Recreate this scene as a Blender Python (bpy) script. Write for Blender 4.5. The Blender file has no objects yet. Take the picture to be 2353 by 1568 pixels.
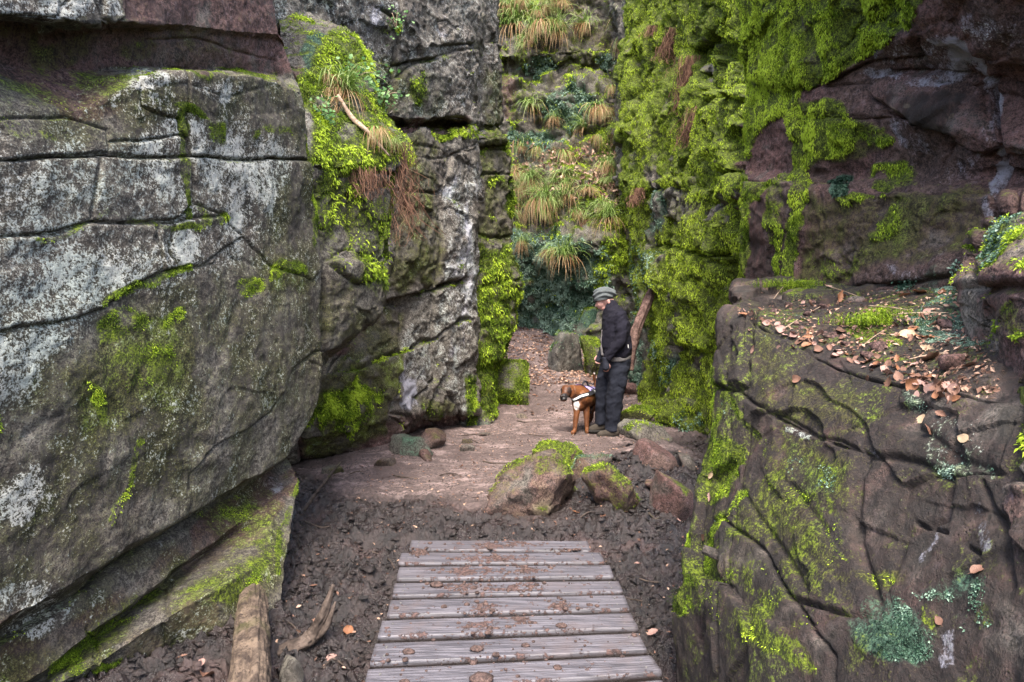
import bpy, math, random
import numpy as np
from mathutils import Vector, Matrix, Quaternion

random.seed(7)
RNG = np.random.default_rng(11)
SC = bpy.context.scene
COL = SC.collection

# ------------------------------------------------------------------ camera, sky, sun, exposure
CAM_H = 1.45
cam = bpy.data.cameras.new('camera')
cam.sensor_width = 36.0
cam.lens = 24.0
cam.shift_y = -0.0234
cam.clip_start = 0.05
cam.clip_end = 500.0
cam_ob = bpy.data.objects.new('camera', cam)
cam_ob.location = (0.0, 0.0, CAM_H)
cam_ob.rotation_euler = (math.radians(90), 0, 0)
COL.objects.link(cam_ob)
SC.camera = cam_ob

SUN_EL, SUN_AZ = 58.0, 181.0          # azimuth clockwise from +Y (north)
world = bpy.data.worlds.new('World')
SC.world = world
world.use_nodes = True
wn = world.node_tree
sky = wn.nodes.new('ShaderNodeTexSky')
sky.sky_type = 'NISHITA'
sky.sun_disc = False
sky.sun_elevation = math.radians(SUN_EL)
sky.sun_rotation = math.radians(SUN_AZ)
sky.air_density = 1.0
sky.dust_density = 4.0
sky.ozone_density = 1.0
bgn = wn.nodes['Background']
bgn.inputs['Strength'].default_value = 0.15
wn.links.new(sky.outputs['Color'], bgn.inputs['Color'])

sun = bpy.data.lights.new('sun', 'SUN')
sun.energy = 1.5
sun.angle = math.radians(22.0)
sun.color = (1.0, 0.93, 0.82)
sun_ob = bpy.data.objects.new('sun', sun)
_a, _e = math.radians(SUN_AZ), math.radians(SUN_EL)
SUN_DIR = Vector((math.sin(_a) * math.cos(_e), math.cos(_a) * math.cos(_e), math.sin(_e)))
sun_ob.rotation_euler = SUN_DIR.to_track_quat('Z', 'Y').to_euler()
sun_ob.location = (3, -3, 9)
COL.objects.link(sun_ob)

SC.view_settings.view_transform = 'Standard'
SC.view_settings.look = 'None'
SC.view_settings.exposure = 2.2
SC.view_settings.gamma = 1.0
SC.view_settings.use_curve_mapping = False

# ------------------------------------------------------------------ survey helper: a sighting (u, v) at a known distance Y becomes a point of the place
FV, CU, HV = 1569.5, 1176.5, 728.5


def P(u, v, Y):
    return np.array([(u - CU) / FV * Y, Y, CAM_H - (v - HV) / FV * Y])


def on_z(u, v, z=0.0):
    Y = (CAM_H - z) * FV / (v - HV)
    return P(u, v, Y)


def on_line(u, v, p, q, o=0.0):
    """sighting meets the vertical plane through plan line p-q moved o metres to the open side (right-hand normal flipped)"""
    d = np.array([q[0] - p[0], q[1] - p[1]], float)
    d /= np.linalg.norm(d)
    n = np.array([d[1], -d[0]])
    k = (u - CU) / FV
    a = np.array(p, float) + n * o
    Y = (a @ n) / (k * n[0] + n[1])
    return P(u, v, Y)


# ------------------------------------------------------------------ noise
def _hash(ix, iy, iz, seed):
    with np.errstate(over='ignore'):
        h = (ix.astype(np.uint32) * np.uint32(374761393) + iy.astype(np.uint32) * np.uint32(668265263)
             + iz.astype(np.uint32) * np.uint32(3266489917) + np.uint32((seed * 2654435761) & 0xffffffff))
        h = (h ^ (h >> np.uint32(13))) * np.uint32(1274126177)
        h = (h ^ (h >> np.uint32(15))) * np.uint32(2246822519)
        h ^= h >> np.uint32(16)
    return h.astype(np.float32) * np.float32(1.0 / 4294967295.0)


def vnoise(p, seed=0):
    p = np.asarray(p, np.float32)
    f0 = np.floor(p)
    i = f0.astype(np.int64)
    f = p - f0
    w = f * f * f * (f * (f * 6 - 15) + 10)
    x, y, z = i[..., 0], i[..., 1], i[..., 2]
    wx, wy, wz = w[..., 0], w[..., 1], w[..., 2]

    def L(a, b, t):
        return a + (b - a) * t
    c00 = L(_hash(x, y, z, seed), _hash(x + 1, y, z, seed), wx)
    c10 = L(_hash(x, y + 1, z, seed), _hash(x + 1, y + 1, z, seed), wx)
    c01 = L(_hash(x, y, z + 1, seed), _hash(x + 1, y, z + 1, seed), wx)
    c11 = L(_hash(x, y + 1, z + 1, seed), _hash(x + 1, y + 1, z + 1, seed), wx)
    return L(L(c00, c10, wy), L(c01, c11, wy), wz) * 2 - 1


def fbm(p, freq, octv=4, seed=0, gain=0.5, lac=2.03):
    p = np.asarray(p, np.float32) * freq
    a, s, tot = 1.0, 0.0, 0.0
    for k in range(octv):
        s = s + a * vnoise(p + 17.3 * k, seed + k * 7)
        tot += a
        a *= gain
        p = p * lac
    return s / tot * 1.6


def facets(p, freq, seed=0, stretch=(1, 1, 1)):
    """broken-stone relief: every cell is its own tilted plane"""
    q = np.asarray(p, np.float32) * freq * np.array(stretch, np.float32)
    c = np.floor(q).astype(np.int64)
    best = np.full(q.shape[:-1], 9.0, np.float32)
    val = np.zeros(q.shape[:-1], np.float32)
    for dx in (-1, 0, 1):
        for dy in (-1, 0, 1):
            for dz in (-1, 0, 1):
                x, y, z = c[..., 0] + dx, c[..., 1] + dy, c[..., 2] + dz
                h1, h2, h3 = _hash(x, y, z, seed), _hash(x, y, z, seed + 1), _hash(x, y, z, seed + 2)
                rx = q[..., 0] - x - h1
                ry = q[..., 1] - y - h2
                rz = q[..., 2] - z - h3
                d = rx * rx + ry * ry + rz * rz
                m = d < best
                v = (_hash(x, y, z, seed + 3) - .5) + (h2 - .5) * 1.6 * rx + (h3 - .5) * 1.6 * ry + (h1 - .5) * 1.6 * rz
                val = np.where(m, v, val)
                best = np.where(m, d, best)
    return val


def sstep(a, b, x):
    t = np.clip((x - a) / (b - a), 0, 1)
    return t * t * (3 - 2 * t)


# ------------------------------------------------------------------ mesh and object helpers
def mk_mesh(name, V, F, mat=None, smooth=True, attrs=None):
    V = np.ascontiguousarray(V, np.float32).reshape(-1, 3)
    me = bpy.data.meshes.new(name)
    if isinstance(F, np.ndarray):
        k = F.shape[1]
        n = F.shape[0]
        me.vertices.add(len(V))
        me.vertices.foreach_set('co', V.ravel())
        me.loops.add(n * k)
        me.loops.foreach_set('vertex_index', np.ascontiguousarray(F, np.int32).ravel())
        me.polygons.add(n)
        me.polygons.foreach_set('loop_start', np.arange(0, n * k, k, dtype=np.int32))
    else:
        me.from_pydata([tuple(map(float, v)) for v in V], [], [tuple(int(i) for i in f) for f in F])
    if attrs:
        for an, arr in attrs.items():
            arr = np.ascontiguousarray(arr, np.float32)
            if arr.ndim == 1:
                at = me.attributes.new(an, 'FLOAT', 'POINT')
                at.data.foreach_set('value', arr)
            else:
                at = me.attributes.new(an, 'FLOAT_COLOR', 'POINT')
                at.data.foreach_set('color', arr.ravel())
    me.update(calc_edges=True)
    me.validate()
    me.polygons.foreach_set('use_smooth', np.full(len(me.polygons), smooth))
    if mat:
        me.materials.append(mat)
    return me


def link(name, me, parent=None, label=None, cat=None, group=None, kind=None, loc=None):
    o = bpy.data.objects.new(name, me)
    COL.objects.link(o)
    if parent is not None:
        o.parent = parent
    if loc is not None:
        o.location = loc
    tag(o, label, cat, group, kind)
    return o


def tag(o, label=None, cat=None, group=None, kind=None):
    if label: o['label'] = label
    if cat: o['category'] = cat
    if group: o['group'] = group
    if kind: o['kind'] = kind
    return o


def shift_children(root, loc):
    """put a thing's root at loc while its parts, built in place, stay where they are"""
    root.location = loc
    for c in root.children:
        c.location = Vector(c.location) - Vector(loc)


def grid_faces(nr, nc):
    i = np.arange(nr - 1)[:, None] * nc + np.arange(nc - 1)[None, :]
    return np.stack([i, i + nc, i + nc + 1, i + 1], -1).reshape(-1, 4)


# ------------------------------------------------------------------ materials
class G:
    """small node-graph writer"""

    def __init__(self, name):
        self.m = bpy.data.materials.new(name)
        self.m.use_nodes = True
        self.t = self.m.node_tree
        self.b = self.t.nodes['Principled BSDF']
        self.o = self.t.nodes['Material Output']
        self.tc = self.t.nodes.new('ShaderNodeTexCoord').outputs['Object']

    def _in(self, s, v):
        if isinstance(v, bpy.types.NodeSocket):
            self.t.links.new(v, s)
        elif v is not None:
            if isinstance(v, (tuple, list)) and len(v) == 3 and s.type == 'RGBA':
                v = (*v, 1)
            s.default_value = v

    def attr(self, n):
        a = self.t.nodes.new('ShaderNodeAttribute')
        a.attribute_name = n
        return a

    def sep(self, c):
        s = self.t.nodes.new('ShaderNodeSeparateColor')
        self._in(s.inputs[0], c)
        return s.outputs

    def noise(self, scale, detail=4, rough=.55, vec=None, dist=0.0):
        n = self.t.nodes.new('ShaderNodeTexNoise')
        self._in(n.inputs['Vector'], vec or self.tc)
        n.inputs['Scale'].default_value = scale
        n.inputs['Detail'].default_value = detail
        n.inputs['Roughness'].default_value = rough
        n.inputs['Distortion'].default_value = dist
        return n.outputs['Fac']

    def vor(self, scale, vec=None, feat='F1', out='Distance', rnd=1.0):
        n = self.t.nodes.new('ShaderNodeTexVoronoi')
        n.feature = feat
        self._in(n.inputs['Vector'], vec or self.tc)
        n.inputs['Scale'].default_value = scale
        n.inputs['Randomness'].default_value = rnd
        return n.outputs[out]

    def mapv(self, scale, loc=(0, 0, 0), rot=(0, 0, 0), vec=None):
        n = self.t.nodes.new('ShaderNodeMapping')
        self._in(n.inputs['Vector'], vec or self.tc)
        n.inputs['Scale'].default_value = scale
        n.inputs['Location'].default_value = loc
        n.inputs['Rotation'].default_value = rot
        return n.outputs['Vector']

    def math(self, op, a, b=None, c=None, clamp=False):
        n = self.t.nodes.new('ShaderNodeMath')
        n.operation = op
        n.use_clamp = clamp
        self._in(n.inputs[0], a)
        if b is not None: self._in(n.inputs[1], b)
        if c is not None: self._in(n.inputs[2], c)
        return n.outputs[0]

    def step(self, x, lo, hi):
        n = self.t.nodes.new('ShaderNodeMapRange')
        n.interpolation_type = 'SMOOTHSTEP'
        self._in(n.inputs['Value'], x)
        n.inputs['From Min'].default_value = lo
        n.inputs['From Max'].default_value = hi
        return n.outputs['Result']

    def mix(self, f, a, b, mode='MIX'):
        n = self.t.nodes.new('ShaderNodeMix')
        n.data_type = 'RGBA'
        n.blend_type = mode
        self._in(n.inputs[0], f)
        self._in(n.inputs[6], a)
        self._in(n.inputs[7], b)
        return n.outputs[2]

    def bump(self, h, strength=.5, dist=.01, nrm=None):
        n = self.t.nodes.new('ShaderNodeBump')
        n.inputs['Strength'].default_value = strength
        n.inputs['Distance'].default_value = dist
        self._in(n.inputs['Height'], h)
        if nrm is not None: self._in(n.inputs['Normal'], nrm)
        return n.outputs[0]

    def done(self, col, rough=.8, nrm=None, spec=.3, trans=None):
        self._in(self.b.inputs['Base Color'], col)
        self._in(self.b.inputs['Roughness'], rough)
        self._in(self.b.inputs['Specular IOR Level'], spec)
        if nrm is not None: self._in(self.b.inputs['Normal'], nrm)
        if trans:
            tr = self.t.nodes.new('ShaderNodeBsdfTranslucent')
            self._in(tr.inputs['Color'], col)
            mx = self.t.nodes.new('ShaderNodeMixShader')
            mx.inputs[0].default_value = trans
            self.t.links.new(self.b.outputs[0], mx.inputs[1])
            self.t.links.new(tr.outputs[0], mx.inputs[2])
            self.t.links.new(mx.outputs[0], self.o.inputs['Surface'])
        return self.m


def rock_material():
    g = G('weathered_sandstone')
    a1 = g.attr('m1'); a2 = g.attr('m2')
    moss, lich, red = g.sep(a1.outputs['Color'])[0:3]
    black = a1.outputs['Alpha']
    alga, olive, white = g.sep(a2.outputs['Color'])[0:3]
    sand = a2.outputs['Alpha']
    near = g.mapv((1, 1, 1))
    nb = g.noise(1.7, 6, .62)
    nm = g.noise(9, 7, .68)
    nf = g.noise(42, 6, .75)
    nx = g.noise(120, 4, .75)
    streak = g.noise(9, 6, .7, vec=g.mapv((1, 1, .25)))

    def S(x, k):                                   # centred noise
        return g.math('MULTIPLY', g.math('SUBTRACT', x, .5), k)
    gran = g.math('ADD', g.math('MULTIPLY', nf, .5), g.math('MULTIPLY', nx, .5))
    gs = g.math('ADD', gran, S(nm, .3))
    # grey weathered crust: dark ground, mid grey grains
    c = g.mix(g.step(gs, .43, .57), (.042, .037, .032), (.21, .195, .17))
    c = g.mix(g.math('MULTIPLY', g.step(nb, .42, .62), .6), c, g.mix(g.step(gs, .44, .56), (.038, .031, .026), (.14, .115, .095)))
    # red and brown fresh stone
    rc = g.mix(g.step(gs, .40, .60), (.032, .019, .017), (.18, .10, .09))
    rc = g.mix(g.math('MULTIPLY', g.step(nb, .42, .62), .6), rc, g.mix(g.step(gs, .42, .58), (.024, .018, .015), (.10, .075, .06)))
    rc = g.mix(g.math('MULTIPLY', g.step(g.math('ADD', g.noise(23, 6, .7), S(gran, .8)), .55, .68), .4), rc, (.22, .165, .175))
    c = g.mix(g.step(g.math('ADD', red, g.math('ADD', S(nm, .8), S(gran, 1.0))), .3, .7), c, rc)
    sc_ = g.mix(g.step(gs, .42, .58), (.085, .064, .044), (.27, .21, .15))
    c = g.mix(g.step(g.math('ADD', sand, g.math('ADD', S(nm, .8), S(gran, 1.0))), .3, .7), c, sc_)
    # black weathering stain, broken by the grain
    bk = g.math('ADD', black, g.math('ADD', S(streak, 1.5), S(gran, 2.4)))
    c = g.mix(g.math('MULTIPLY', g.step(bk, .3, .75), .85), c, (.018, .017, .016))
    # olive algal film with green specks
    ov = g.math('ADD', olive, g.math('ADD', S(nm, 1.4), S(gran, 1.6)))
    oc = g.mix(g.step(gran, .44, .57), (.018, .02, .006), (.085, .082, .024))
    c = g.mix(g.math('MULTIPLY', g.step(ov, .3, .72), .85), c, oc)
    sp = g.math('ADD', g.math('MULTIPLY', olive, .28), g.math('ADD', g.math('MULTIPLY', nx, .5), g.math('MULTIPLY', nm, .5)))
    c = g.mix(g.math('MULTIPLY', g.step(sp, .72, .82), .8), c, (.15, .19, .03))
    # blue-green algae / liverwort crust
    al = g.math('ADD', alga, g.math('ADD', S(nm, 1.0), S(gran, 1.4)))
    ac = g.mix(g.step(gran, .43, .57), (.008, .02, .012), (.075, .14, .095))
    c = g.mix(g.step(al, .35, .75), c, ac)
    # white lichen: grains, then crusts
    ls = g.math('ADD', gran, g.math('MULTIPLY', lich, .2))
    ls = g.math('ADD', ls, S(nm, .35))
    c = g.mix(g.math('MULTIPLY', g.step(ls, .635, .70), .75), c, g.mix(g.step(nb, .4, .6), (.40, .44, .42), (.52, .52, .50)))
    lp = g.math('ADD', g.math('ADD', g.math('MULTIPLY', lich, .5), g.noise(4.2, 5, .65)), S(gran, 2.0))
    c = g.mix(g.math('MULTIPLY', g.step(lp, .92, 1.2), .45), c, (.34, .385, .35))
    ws = g.math('ADD', white, g.math('ADD', S(streak, 1.6), S(gran, 2.2)))
    c = g.mix(g.math('MULTIPLY', g.step(ws, .48, 1.05), .75), c, (.36, .36, .42))
    # moss film under the moss fuzz
    mo = g.math('ADD', moss, g.math('ADD', S(nm, 1.2), S(gran, 1.5)))
    mc = g.mix(g.step(gran, .44, .60), (.016, .023, .004), (.16, .21, .018))
    c = g.mix(g.step(mo, .32, .66), c, mc)
    # grain and pits
    pit = g.step(g.vor(55, vec=g.mix(.06, near, g.vor(9, out='Color'))), .06, .22)
    c = g.mix(g.math('MULTIPLY', g.math('SUBTRACT', 1, pit), g.math('MULTIPLY', g.step(nm, .45, .6), .7)), c, (.015, .014, .013))
    h = g.math('ADD', g.math('MULTIPLY', nm, .9), g.math('ADD', g.math('MULTIPLY', nf, .6), g.math('MULTIPLY', nx, .35)))
    h = g.math('ADD', h, g.math('MULTIPLY', pit, .15))
    return g.done(c, g.math('ADD', .6, g.math('MULTIPLY', nf, .35)), g.bump(h, 1.0, .022), .25)


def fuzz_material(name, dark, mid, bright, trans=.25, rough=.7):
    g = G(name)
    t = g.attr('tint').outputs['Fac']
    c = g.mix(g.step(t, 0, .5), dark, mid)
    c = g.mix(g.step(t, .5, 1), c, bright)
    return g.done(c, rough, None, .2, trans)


M = {}
M['rock'] = rock_material()
M['moss'] = fuzz_material('moss_cushion', (.014, .026, .004), (.135, .215, .013), (.42, .55, .045))
M['liver'] = fuzz_material('liverwort_leaves', (.012, .03, .02), (.065, .13, .085), (.26, .36, .28), .15, .45)
M['grass'] = fuzz_material('woodrush_green', (.035, .07, .012), (.15, .25, .045), (.48, .56, .25), .3, .5)
M['dry'] = fuzz_material('woodrush_dry', (.08, .04, .02), (.28, .16, .075), (.56, .42, .25), .3, .7)

# ------------------------------------------------------------------ rock-face builder
CH = ['moss', 'lichen', 'red', 'black', 'alga', 'olive', 'white', 'sand']


def project(V):
    Y = np.maximum(V[..., 1], .25)
    return CU + V[..., 0] / Y * FV, HV - (V[..., 2] - CAM_H) / Y * FV


def sd_line(U, W, pts, closed=False):
    d2 = np.full(U.shape, 1e12)
    n = len(pts)
    for k in range(n if closed else n - 1):
        ax, ay = pts[k]
        bx, by = pts[(k + 1) % n]
        dx, dy = bx - ax, by - ay
        t = np.clip(((U - ax) * dx + (W - ay) * dy) / (dx * dx + dy * dy + 1e-9), 0, 1)
        d2 = np.minimum(d2, (U - ax - t * dx) ** 2 + (W - ay - t * dy) ** 2)
    return np.sqrt(d2)


def inside(U, W, pts):
    r = np.zeros(U.shape, bool)
    n = len(pts)
    for k in range(n):
        ax, ay = pts[k]
        bx, by = pts[(k + 1) % n]
        if ay == by: continue
        c = ((ay > W) != (by > W)) & (U < (bx - ax) * (W - ay) / (by - ay) + ax)
        r ^= c
    return r


def sd_poly(U, W, pts):
    d = sd_line(U, W, pts, True)
    return np.where(inside(U, W, pts), d, -d)


def surface(ctrl, spacing):
    C = np.array(ctrl, float)

    def axis(C):
        L = np.linalg.norm(np.diff(C, axis=0), axis=-1)
        L = .5 * L.mean(1) + .5 * L.max(1)
        idx = [0.0]
        for k, l in enumerate(L):
            n = max(1, min(240, int(round(l / spacing))))
            idx += list(k + (np.arange(n) + 1) / n)
        return np.array(idx)

    def interp(C, idx):
        k = np.minimum(idx.astype(int), C.shape[0] - 2)
        t = (idx - k)[:, None, None]
        return C[k] * (1 - t) + C[k + 1] * t
    ir = axis(C)
    ic = axis(C.transpose(1, 0, 2))
    S = interp(C, ir)
    S = interp(S.transpose(1, 0, 2), ic).transpose(1, 0, 2)
    return S


def blur(A, n):
    for _ in range(n):
        B = A.copy()
        B[1:-1] = .25 * A[:-2] + .5 * A[1:-1] + .25 * A[2:]
        A = B.copy()
        A[:, 1:-1] = .25 * B[:, :-2] + .5 * B[:, 1:-1] + .25 * B[:, 2:]
    return A


def normals(S):
    r = np.gradient(S, axis=0)
    c = np.gradient(S, axis=1)
    N = np.cross(r, c)
    N /= np.linalg.norm(N, axis=-1, keepdims=True) + 1e-9
    return N


def paint_fields(S, N, U, W, paints, base, up, seed):
    F = {c: np.full(U.shape, float(base.get(c, 0))) for c in CH}
    wob = fbm(S, 2.2, 3, seed + 90)
    wob2 = fbm(S + 5, 2.2, 3, seed + 95)
    sc = FV / np.maximum(S[..., 1], .4)
    Uw = U + wob * .09 * sc
    Ww = W + wob2 * .09 * sc
    for p in paints:
        ch, kind = p[0], p[1]
        if kind == 'b':
            _, _, u, v, ru, rv, rot, s = p
            a = math.radians(rot)
            x = (Uw - u) * math.cos(a) + (Ww - v) * math.sin(a)
            y = -(Uw - u) * math.sin(a) + (Ww - v) * math.cos(a)
            m = 1 - sstep(.55, 1.15, np.sqrt((x / ru) ** 2 + (y / rv) ** 2))
        elif kind == 'p':
            _, _, pts, soft, s = p
            m = sstep(-soft, soft, sd_poly(Uw, Ww, pts))
        else:
            _, _, pts, wd, s = p
            m = 1 - sstep(wd * .4, wd, sd_line(Uw, Ww, pts))
        if s < 0:
            F[ch] = F[ch] * (1 + s * m)
        else:
            F[ch] = np.maximum(F[ch], s * m)
    nz = np.clip(N[..., 2], 0, 1)
    for ch, s in up.items():
        F[ch] = np.maximum(F[ch], s * sstep(.35, .8, nz + .25 * wob))
    n2 = fbm(S, 5, 4, seed + 70)
    for c in CH:
        F[c] = np.clip(F[c] * (.9 + .45 * n2), 0, 1)
    return F


def fuzz_mesh(name, S, N, dens, n, size, width, hang, out, mat, seed, tint_bias=0.0, scatter=.5, curt=None):
    """many small drooping leaves rooted on a surface"""
    rng = np.random.default_rng(seed)
    a = S[1:, :-1] - S[:-1, :-1]
    b = S[:-1, 1:] - S[:-1, :-1]
    area = np.linalg.norm(np.cross(a, b), axis=-1)
    # distant sight keeps the same leaf count per area
    w = area * np.clip(dens[:-1, :-1], 0, 1) ** 1.3 * sstep(-.25, .3, fbm(S[:-1, :-1], 13, 3, seed + 2) + dens[:-1, :-1] * .55 - .25) * (1 if curt is None else sstep(-.5, .35, curt[:-1, :-1]))
    tot = w.sum()
    if tot <= 0: return None
    pick = rng.choice(w.size, n, p=(w / tot).ravel())
    i, j = np.divmod(pick, w.shape[1])
    p = S[i, j] + a[i, j] * rng.random((n, 1)) + b[i, j] * rng.random((n, 1))
    nn = N[i, j]
    d = nn * out + rng.normal(0, scatter, (n, 3)) + np.array([0, 0, -1.0]) * hang
    d /= np.linalg.norm(d, axis=1, keepdims=True) + 1e-9
    side = np.cross(d, nn + rng.normal(0, .5, (n, 3)))
    side /= np.linalg.norm(side, axis=1, keepdims=True) + 1e-9
    cl = fbm(p, 6, 3, seed)                                       # clumps
    if curt is not None: cl = .55 * cl + .75 * np.clip(curt[i, j], -1, 1) - .2
    L = (size[0] + (size[1] - size[0]) * rng.random(n)) * (1 + .45 * cl)
    L = L[:, None]
    wd = width * (.7 + .6 * rng.random((n, 1)))
    root = p - nn * .004
    lift = nn * (size[1] * .35 * (1 + cl[:, None]) * rng.random((n, 1)))
    root = root + lift
    mid = root + d * L * .5 + nn * L * .12
    tip = root + d * L + np.array([0, 0, -1.0]) * L * .18
    V = np.stack([root, mid - side * wd * .5, tip, mid + side * wd * .5], 1).reshape(-1, 3)
    F = np.arange(4 * n, dtype=np.int32).reshape(-1, 4)
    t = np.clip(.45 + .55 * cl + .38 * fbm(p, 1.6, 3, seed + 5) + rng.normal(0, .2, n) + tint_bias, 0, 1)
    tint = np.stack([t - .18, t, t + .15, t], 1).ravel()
    return mk_mesh(name, V, F, mat, False, {'tint': np.clip(tint, 0, 1)})


def pieces(idm):
    """connected pieces of the slab map; specks join their neighbour"""
    n = idm.size
    lab = np.arange(n).reshape(idm.shape)
    for _ in range(400):
        new = lab.copy()
        for ax in (0, 1):
            a = [slice(None)] * 2; b = [slice(None)] * 2
            a[ax] = slice(1, None); b[ax] = slice(None, -1)
            a, b = tuple(a), tuple(b)
            same = idm[a] == idm[b]
            na, nb_ = new[a].copy(), new[b].copy()
            mn = np.minimum(na, nb_)
            new[a] = np.where(same, np.minimum(new[a], mn), new[a])
            new[b] = np.where(same, np.minimum(new[b], mn), new[b])
        new = new.ravel()[new]
        new = new.ravel()[new]
        if (new == lab).all(): break
        lab = new
    last = -1
    for _ in range(60):
        cnt = np.bincount(lab.ravel(), minlength=n)
        small = cnt[lab] < 260
        if not small.any() or small.sum() == last: break
        last = small.sum()
        for sh, ax in ((1, 1), (-1, 1), (1, 0), (-1, 0)):
            r = np.roll(lab, sh, ax)
            ok = small & (cnt[r] >= 260)
            ok[(0 if sh > 0 else -1) if ax == 0 else slice(None), (0 if sh > 0 else -1) if ax == 1 else slice(None)] = False
            lab = np.where(ok, r, lab)
            small &= ~ok
    return lab


def cliff(name, ctrl, spacing, blocks=(), cracks=(), paints=(), base=None, up=None, seed=1, rough=(.05, .02, .006),
          facet=(.03, 2.2), strata=0.0, soft=2, edge=.008, groove=.014, gdep=1.0, offk=1.0, fst=(1, 1, 1.5), tiltk=.015, warp=.03, fuzz=None, liver=None, label=None, cat='cliff', piece='rock_slab', curtain=0.0):
    base = base or {}
    up = up or {}
    S = blur(surface(ctrl, spacing), soft)
    N = blur(normals(S), 4)
    N /= np.linalg.norm(N, axis=-1, keepdims=True) + 1e-9
    U, W = project(S)
    sc = FV / np.maximum(S[..., 1], .4)
    w1, w2 = fbm(S, 3.0, 4, seed + 40), fbm(S + 9, 3.0, 4, seed + 45)
    Uw, Ww = U + w1 * warp * sc, W + w2 * warp * sc
    disp = rough[0] * fbm(S, 1.3, 3, seed) + rough[1] * fbm(S, 5.5, 4, seed + 3)
    disp += facet[0] * facets(S + .12 * fbm(S, 3, 2, seed + 8)[..., None], facet[1], seed + 5, fst)
    disp += facet[0] * .35 * facets(S, facet[1] * 3.1, seed + 6, fst)
    if strata:
        zz = S[..., 2] * 9 + .8 * fbm(S, 1.1, 3, seed + 30)
        disp += strata * (np.abs((zz % 1) - .5) * 2 - .5) * (1 + fbm(S, 2.5, 3, seed + 31))
    ident = np.zeros(U.shape, int)
    gro = np.zeros(U.shape)
    px = 1.0 / sc
    for k, b in enumerate(blocks):
        pts, off = b[0], b[1]
        gd = b[2] if len(b) > 2 else .035
        gw = b[3] if len(b) > 3 else groove
        sd = sd_poly(Uw, Ww, pts) * px
        ins = sstep(-.008, .012, sd)
        rnd = edge * np.exp(-np.clip(sd, 0, 1) / (edge * 1.3))
        tilt = fbm(np.array([[k * 3.7 + seed, 1.5, 2.5]]), 1, 1, seed + k)[0]
        disp += ins * (off * offk + tiltk * tilt - rnd)
        gro = np.maximum(gro, gdep * gd * np.exp(-(sd / gw) ** 2))
        ident[sd > 0] = k + 1
    for c in cracks:
        pts, gd, gw = c
        d = sd_line(Uw, Ww, pts) * px
        gro = np.maximum(gro, gd * (1 + .5 * w2) * np.exp(-(d / (gw * (1 + .5 * w1))) ** 2))
    disp -= gro
    disp += rough[2] * fbm(S, 24, 3, seed + 20)
    curt = None
    if curtain:
        q = S * np.array([1, 1, .08])
        curt = .9 - 1.1 * np.abs(fbm(q + .05 * fbm(S, 4, 2, seed + 60)[..., None], 7.0, 3, seed + 61)) * 1.6
        mm0 = paint_fields(S, N, U, W, [p_ for p_ in paints if p_[0] == 'moss'], base, {}, seed)['moss']
        disp += curtain * np.clip(curt, -.6, 1) * sstep(.3, .7, mm0)
    T = S + N * disp[..., None]
    NT_ = normals(T)
    F = paint_fields(S, blur(NT_, 1), U, W, paints, base, up, seed)
    F['lichen'] *= 1 - .7 * np.clip(gro / .03, 0, 1)
    root = bpy.data.objects.new(name, None)
    COL.objects.link(root)
    tag(root, label, cat)
    nr, nc = U.shape
    quads = grid_faces(nr, nc)
    fid = pieces(ident[:-1, :-1]).ravel()
    VV = T.reshape(-1, 3)
    A1 = np.stack([F['moss'], F['lichen'], F['red'], F['black']], -1).reshape(-1, 4)
    A2 = np.stack([F['alga'], F['olive'], F['white'], F['sand']], -1).reshape(-1, 4)
    foot = VV[VV[:, 2].argmin()].copy()
    ctr = VV.mean(0)
    loc = Vector((float(ctr[0]), float(ctr[1]), 0.0))
    for k in np.unique(fid):
        q = quads[fid == k]
        if len(q) < 6: continue
        used, inv = np.unique(q, return_inverse=True)
        me = mk_mesh(piece, VV[used], inv.reshape(-1, 4), M['rock'], True, {'m1': A1[used], 'm2': A2[used]})
        link(piece, me, root)
    if fuzz:
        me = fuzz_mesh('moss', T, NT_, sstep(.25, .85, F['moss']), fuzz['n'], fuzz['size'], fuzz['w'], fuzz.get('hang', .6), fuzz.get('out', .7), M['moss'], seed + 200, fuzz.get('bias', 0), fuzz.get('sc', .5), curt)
        if me: link('moss', me, root, kind='stuff')
    if liver:
        me = fuzz_mesh('liverwort', T, NT_, sstep(.3, .85, F['alga']), liver['n'], liver['size'], liver['w'], .3, .9, M['liver'], seed + 300, liver.get('bias', 0), .7)
        if me: link('liverwort', me, root, kind='stuff')
    shift_children(root, loc)
    return dict(S=T, N=NT_, F=F, root=root)

# ------------------------------------------------------------------ ground
def ground_z(X, Y):
    X = np.asarray(X, float); Y = np.asarray(Y, float)
    z = .20 * np.clip(Y - 9.2, 0, 2.8) + .40 * np.clip(Y - 12.0, 0, 3) - .02 * np.clip(4 - Y, 0, 3)
    z = z + .24 * np.exp(-(((X - 1.35) / .55) ** 2 + ((Y - 6.3) / .8) ** 2))      # bank of soil behind the boulders
    z = z + .13 * np.exp(-(((X - .75) / .6) ** 2 + ((Y - 5.7) / .7) ** 2))          # earth the boulders sit in
    z = z + .10 * np.exp(-(((X + 1.2) / .5) ** 2 + ((Y - 7.6) / 1.2) ** 2))
    z = z + .16 * np.clip((X - 1.6) / 1.0, 0, 1) * np.clip((Y - 6) / 2, 0, 1)
    z = z + .22 * sstep(.35, .9, -X - .55 - .03 * (Y - 9)) * sstep(9.5, 11, Y)
    return z


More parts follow.
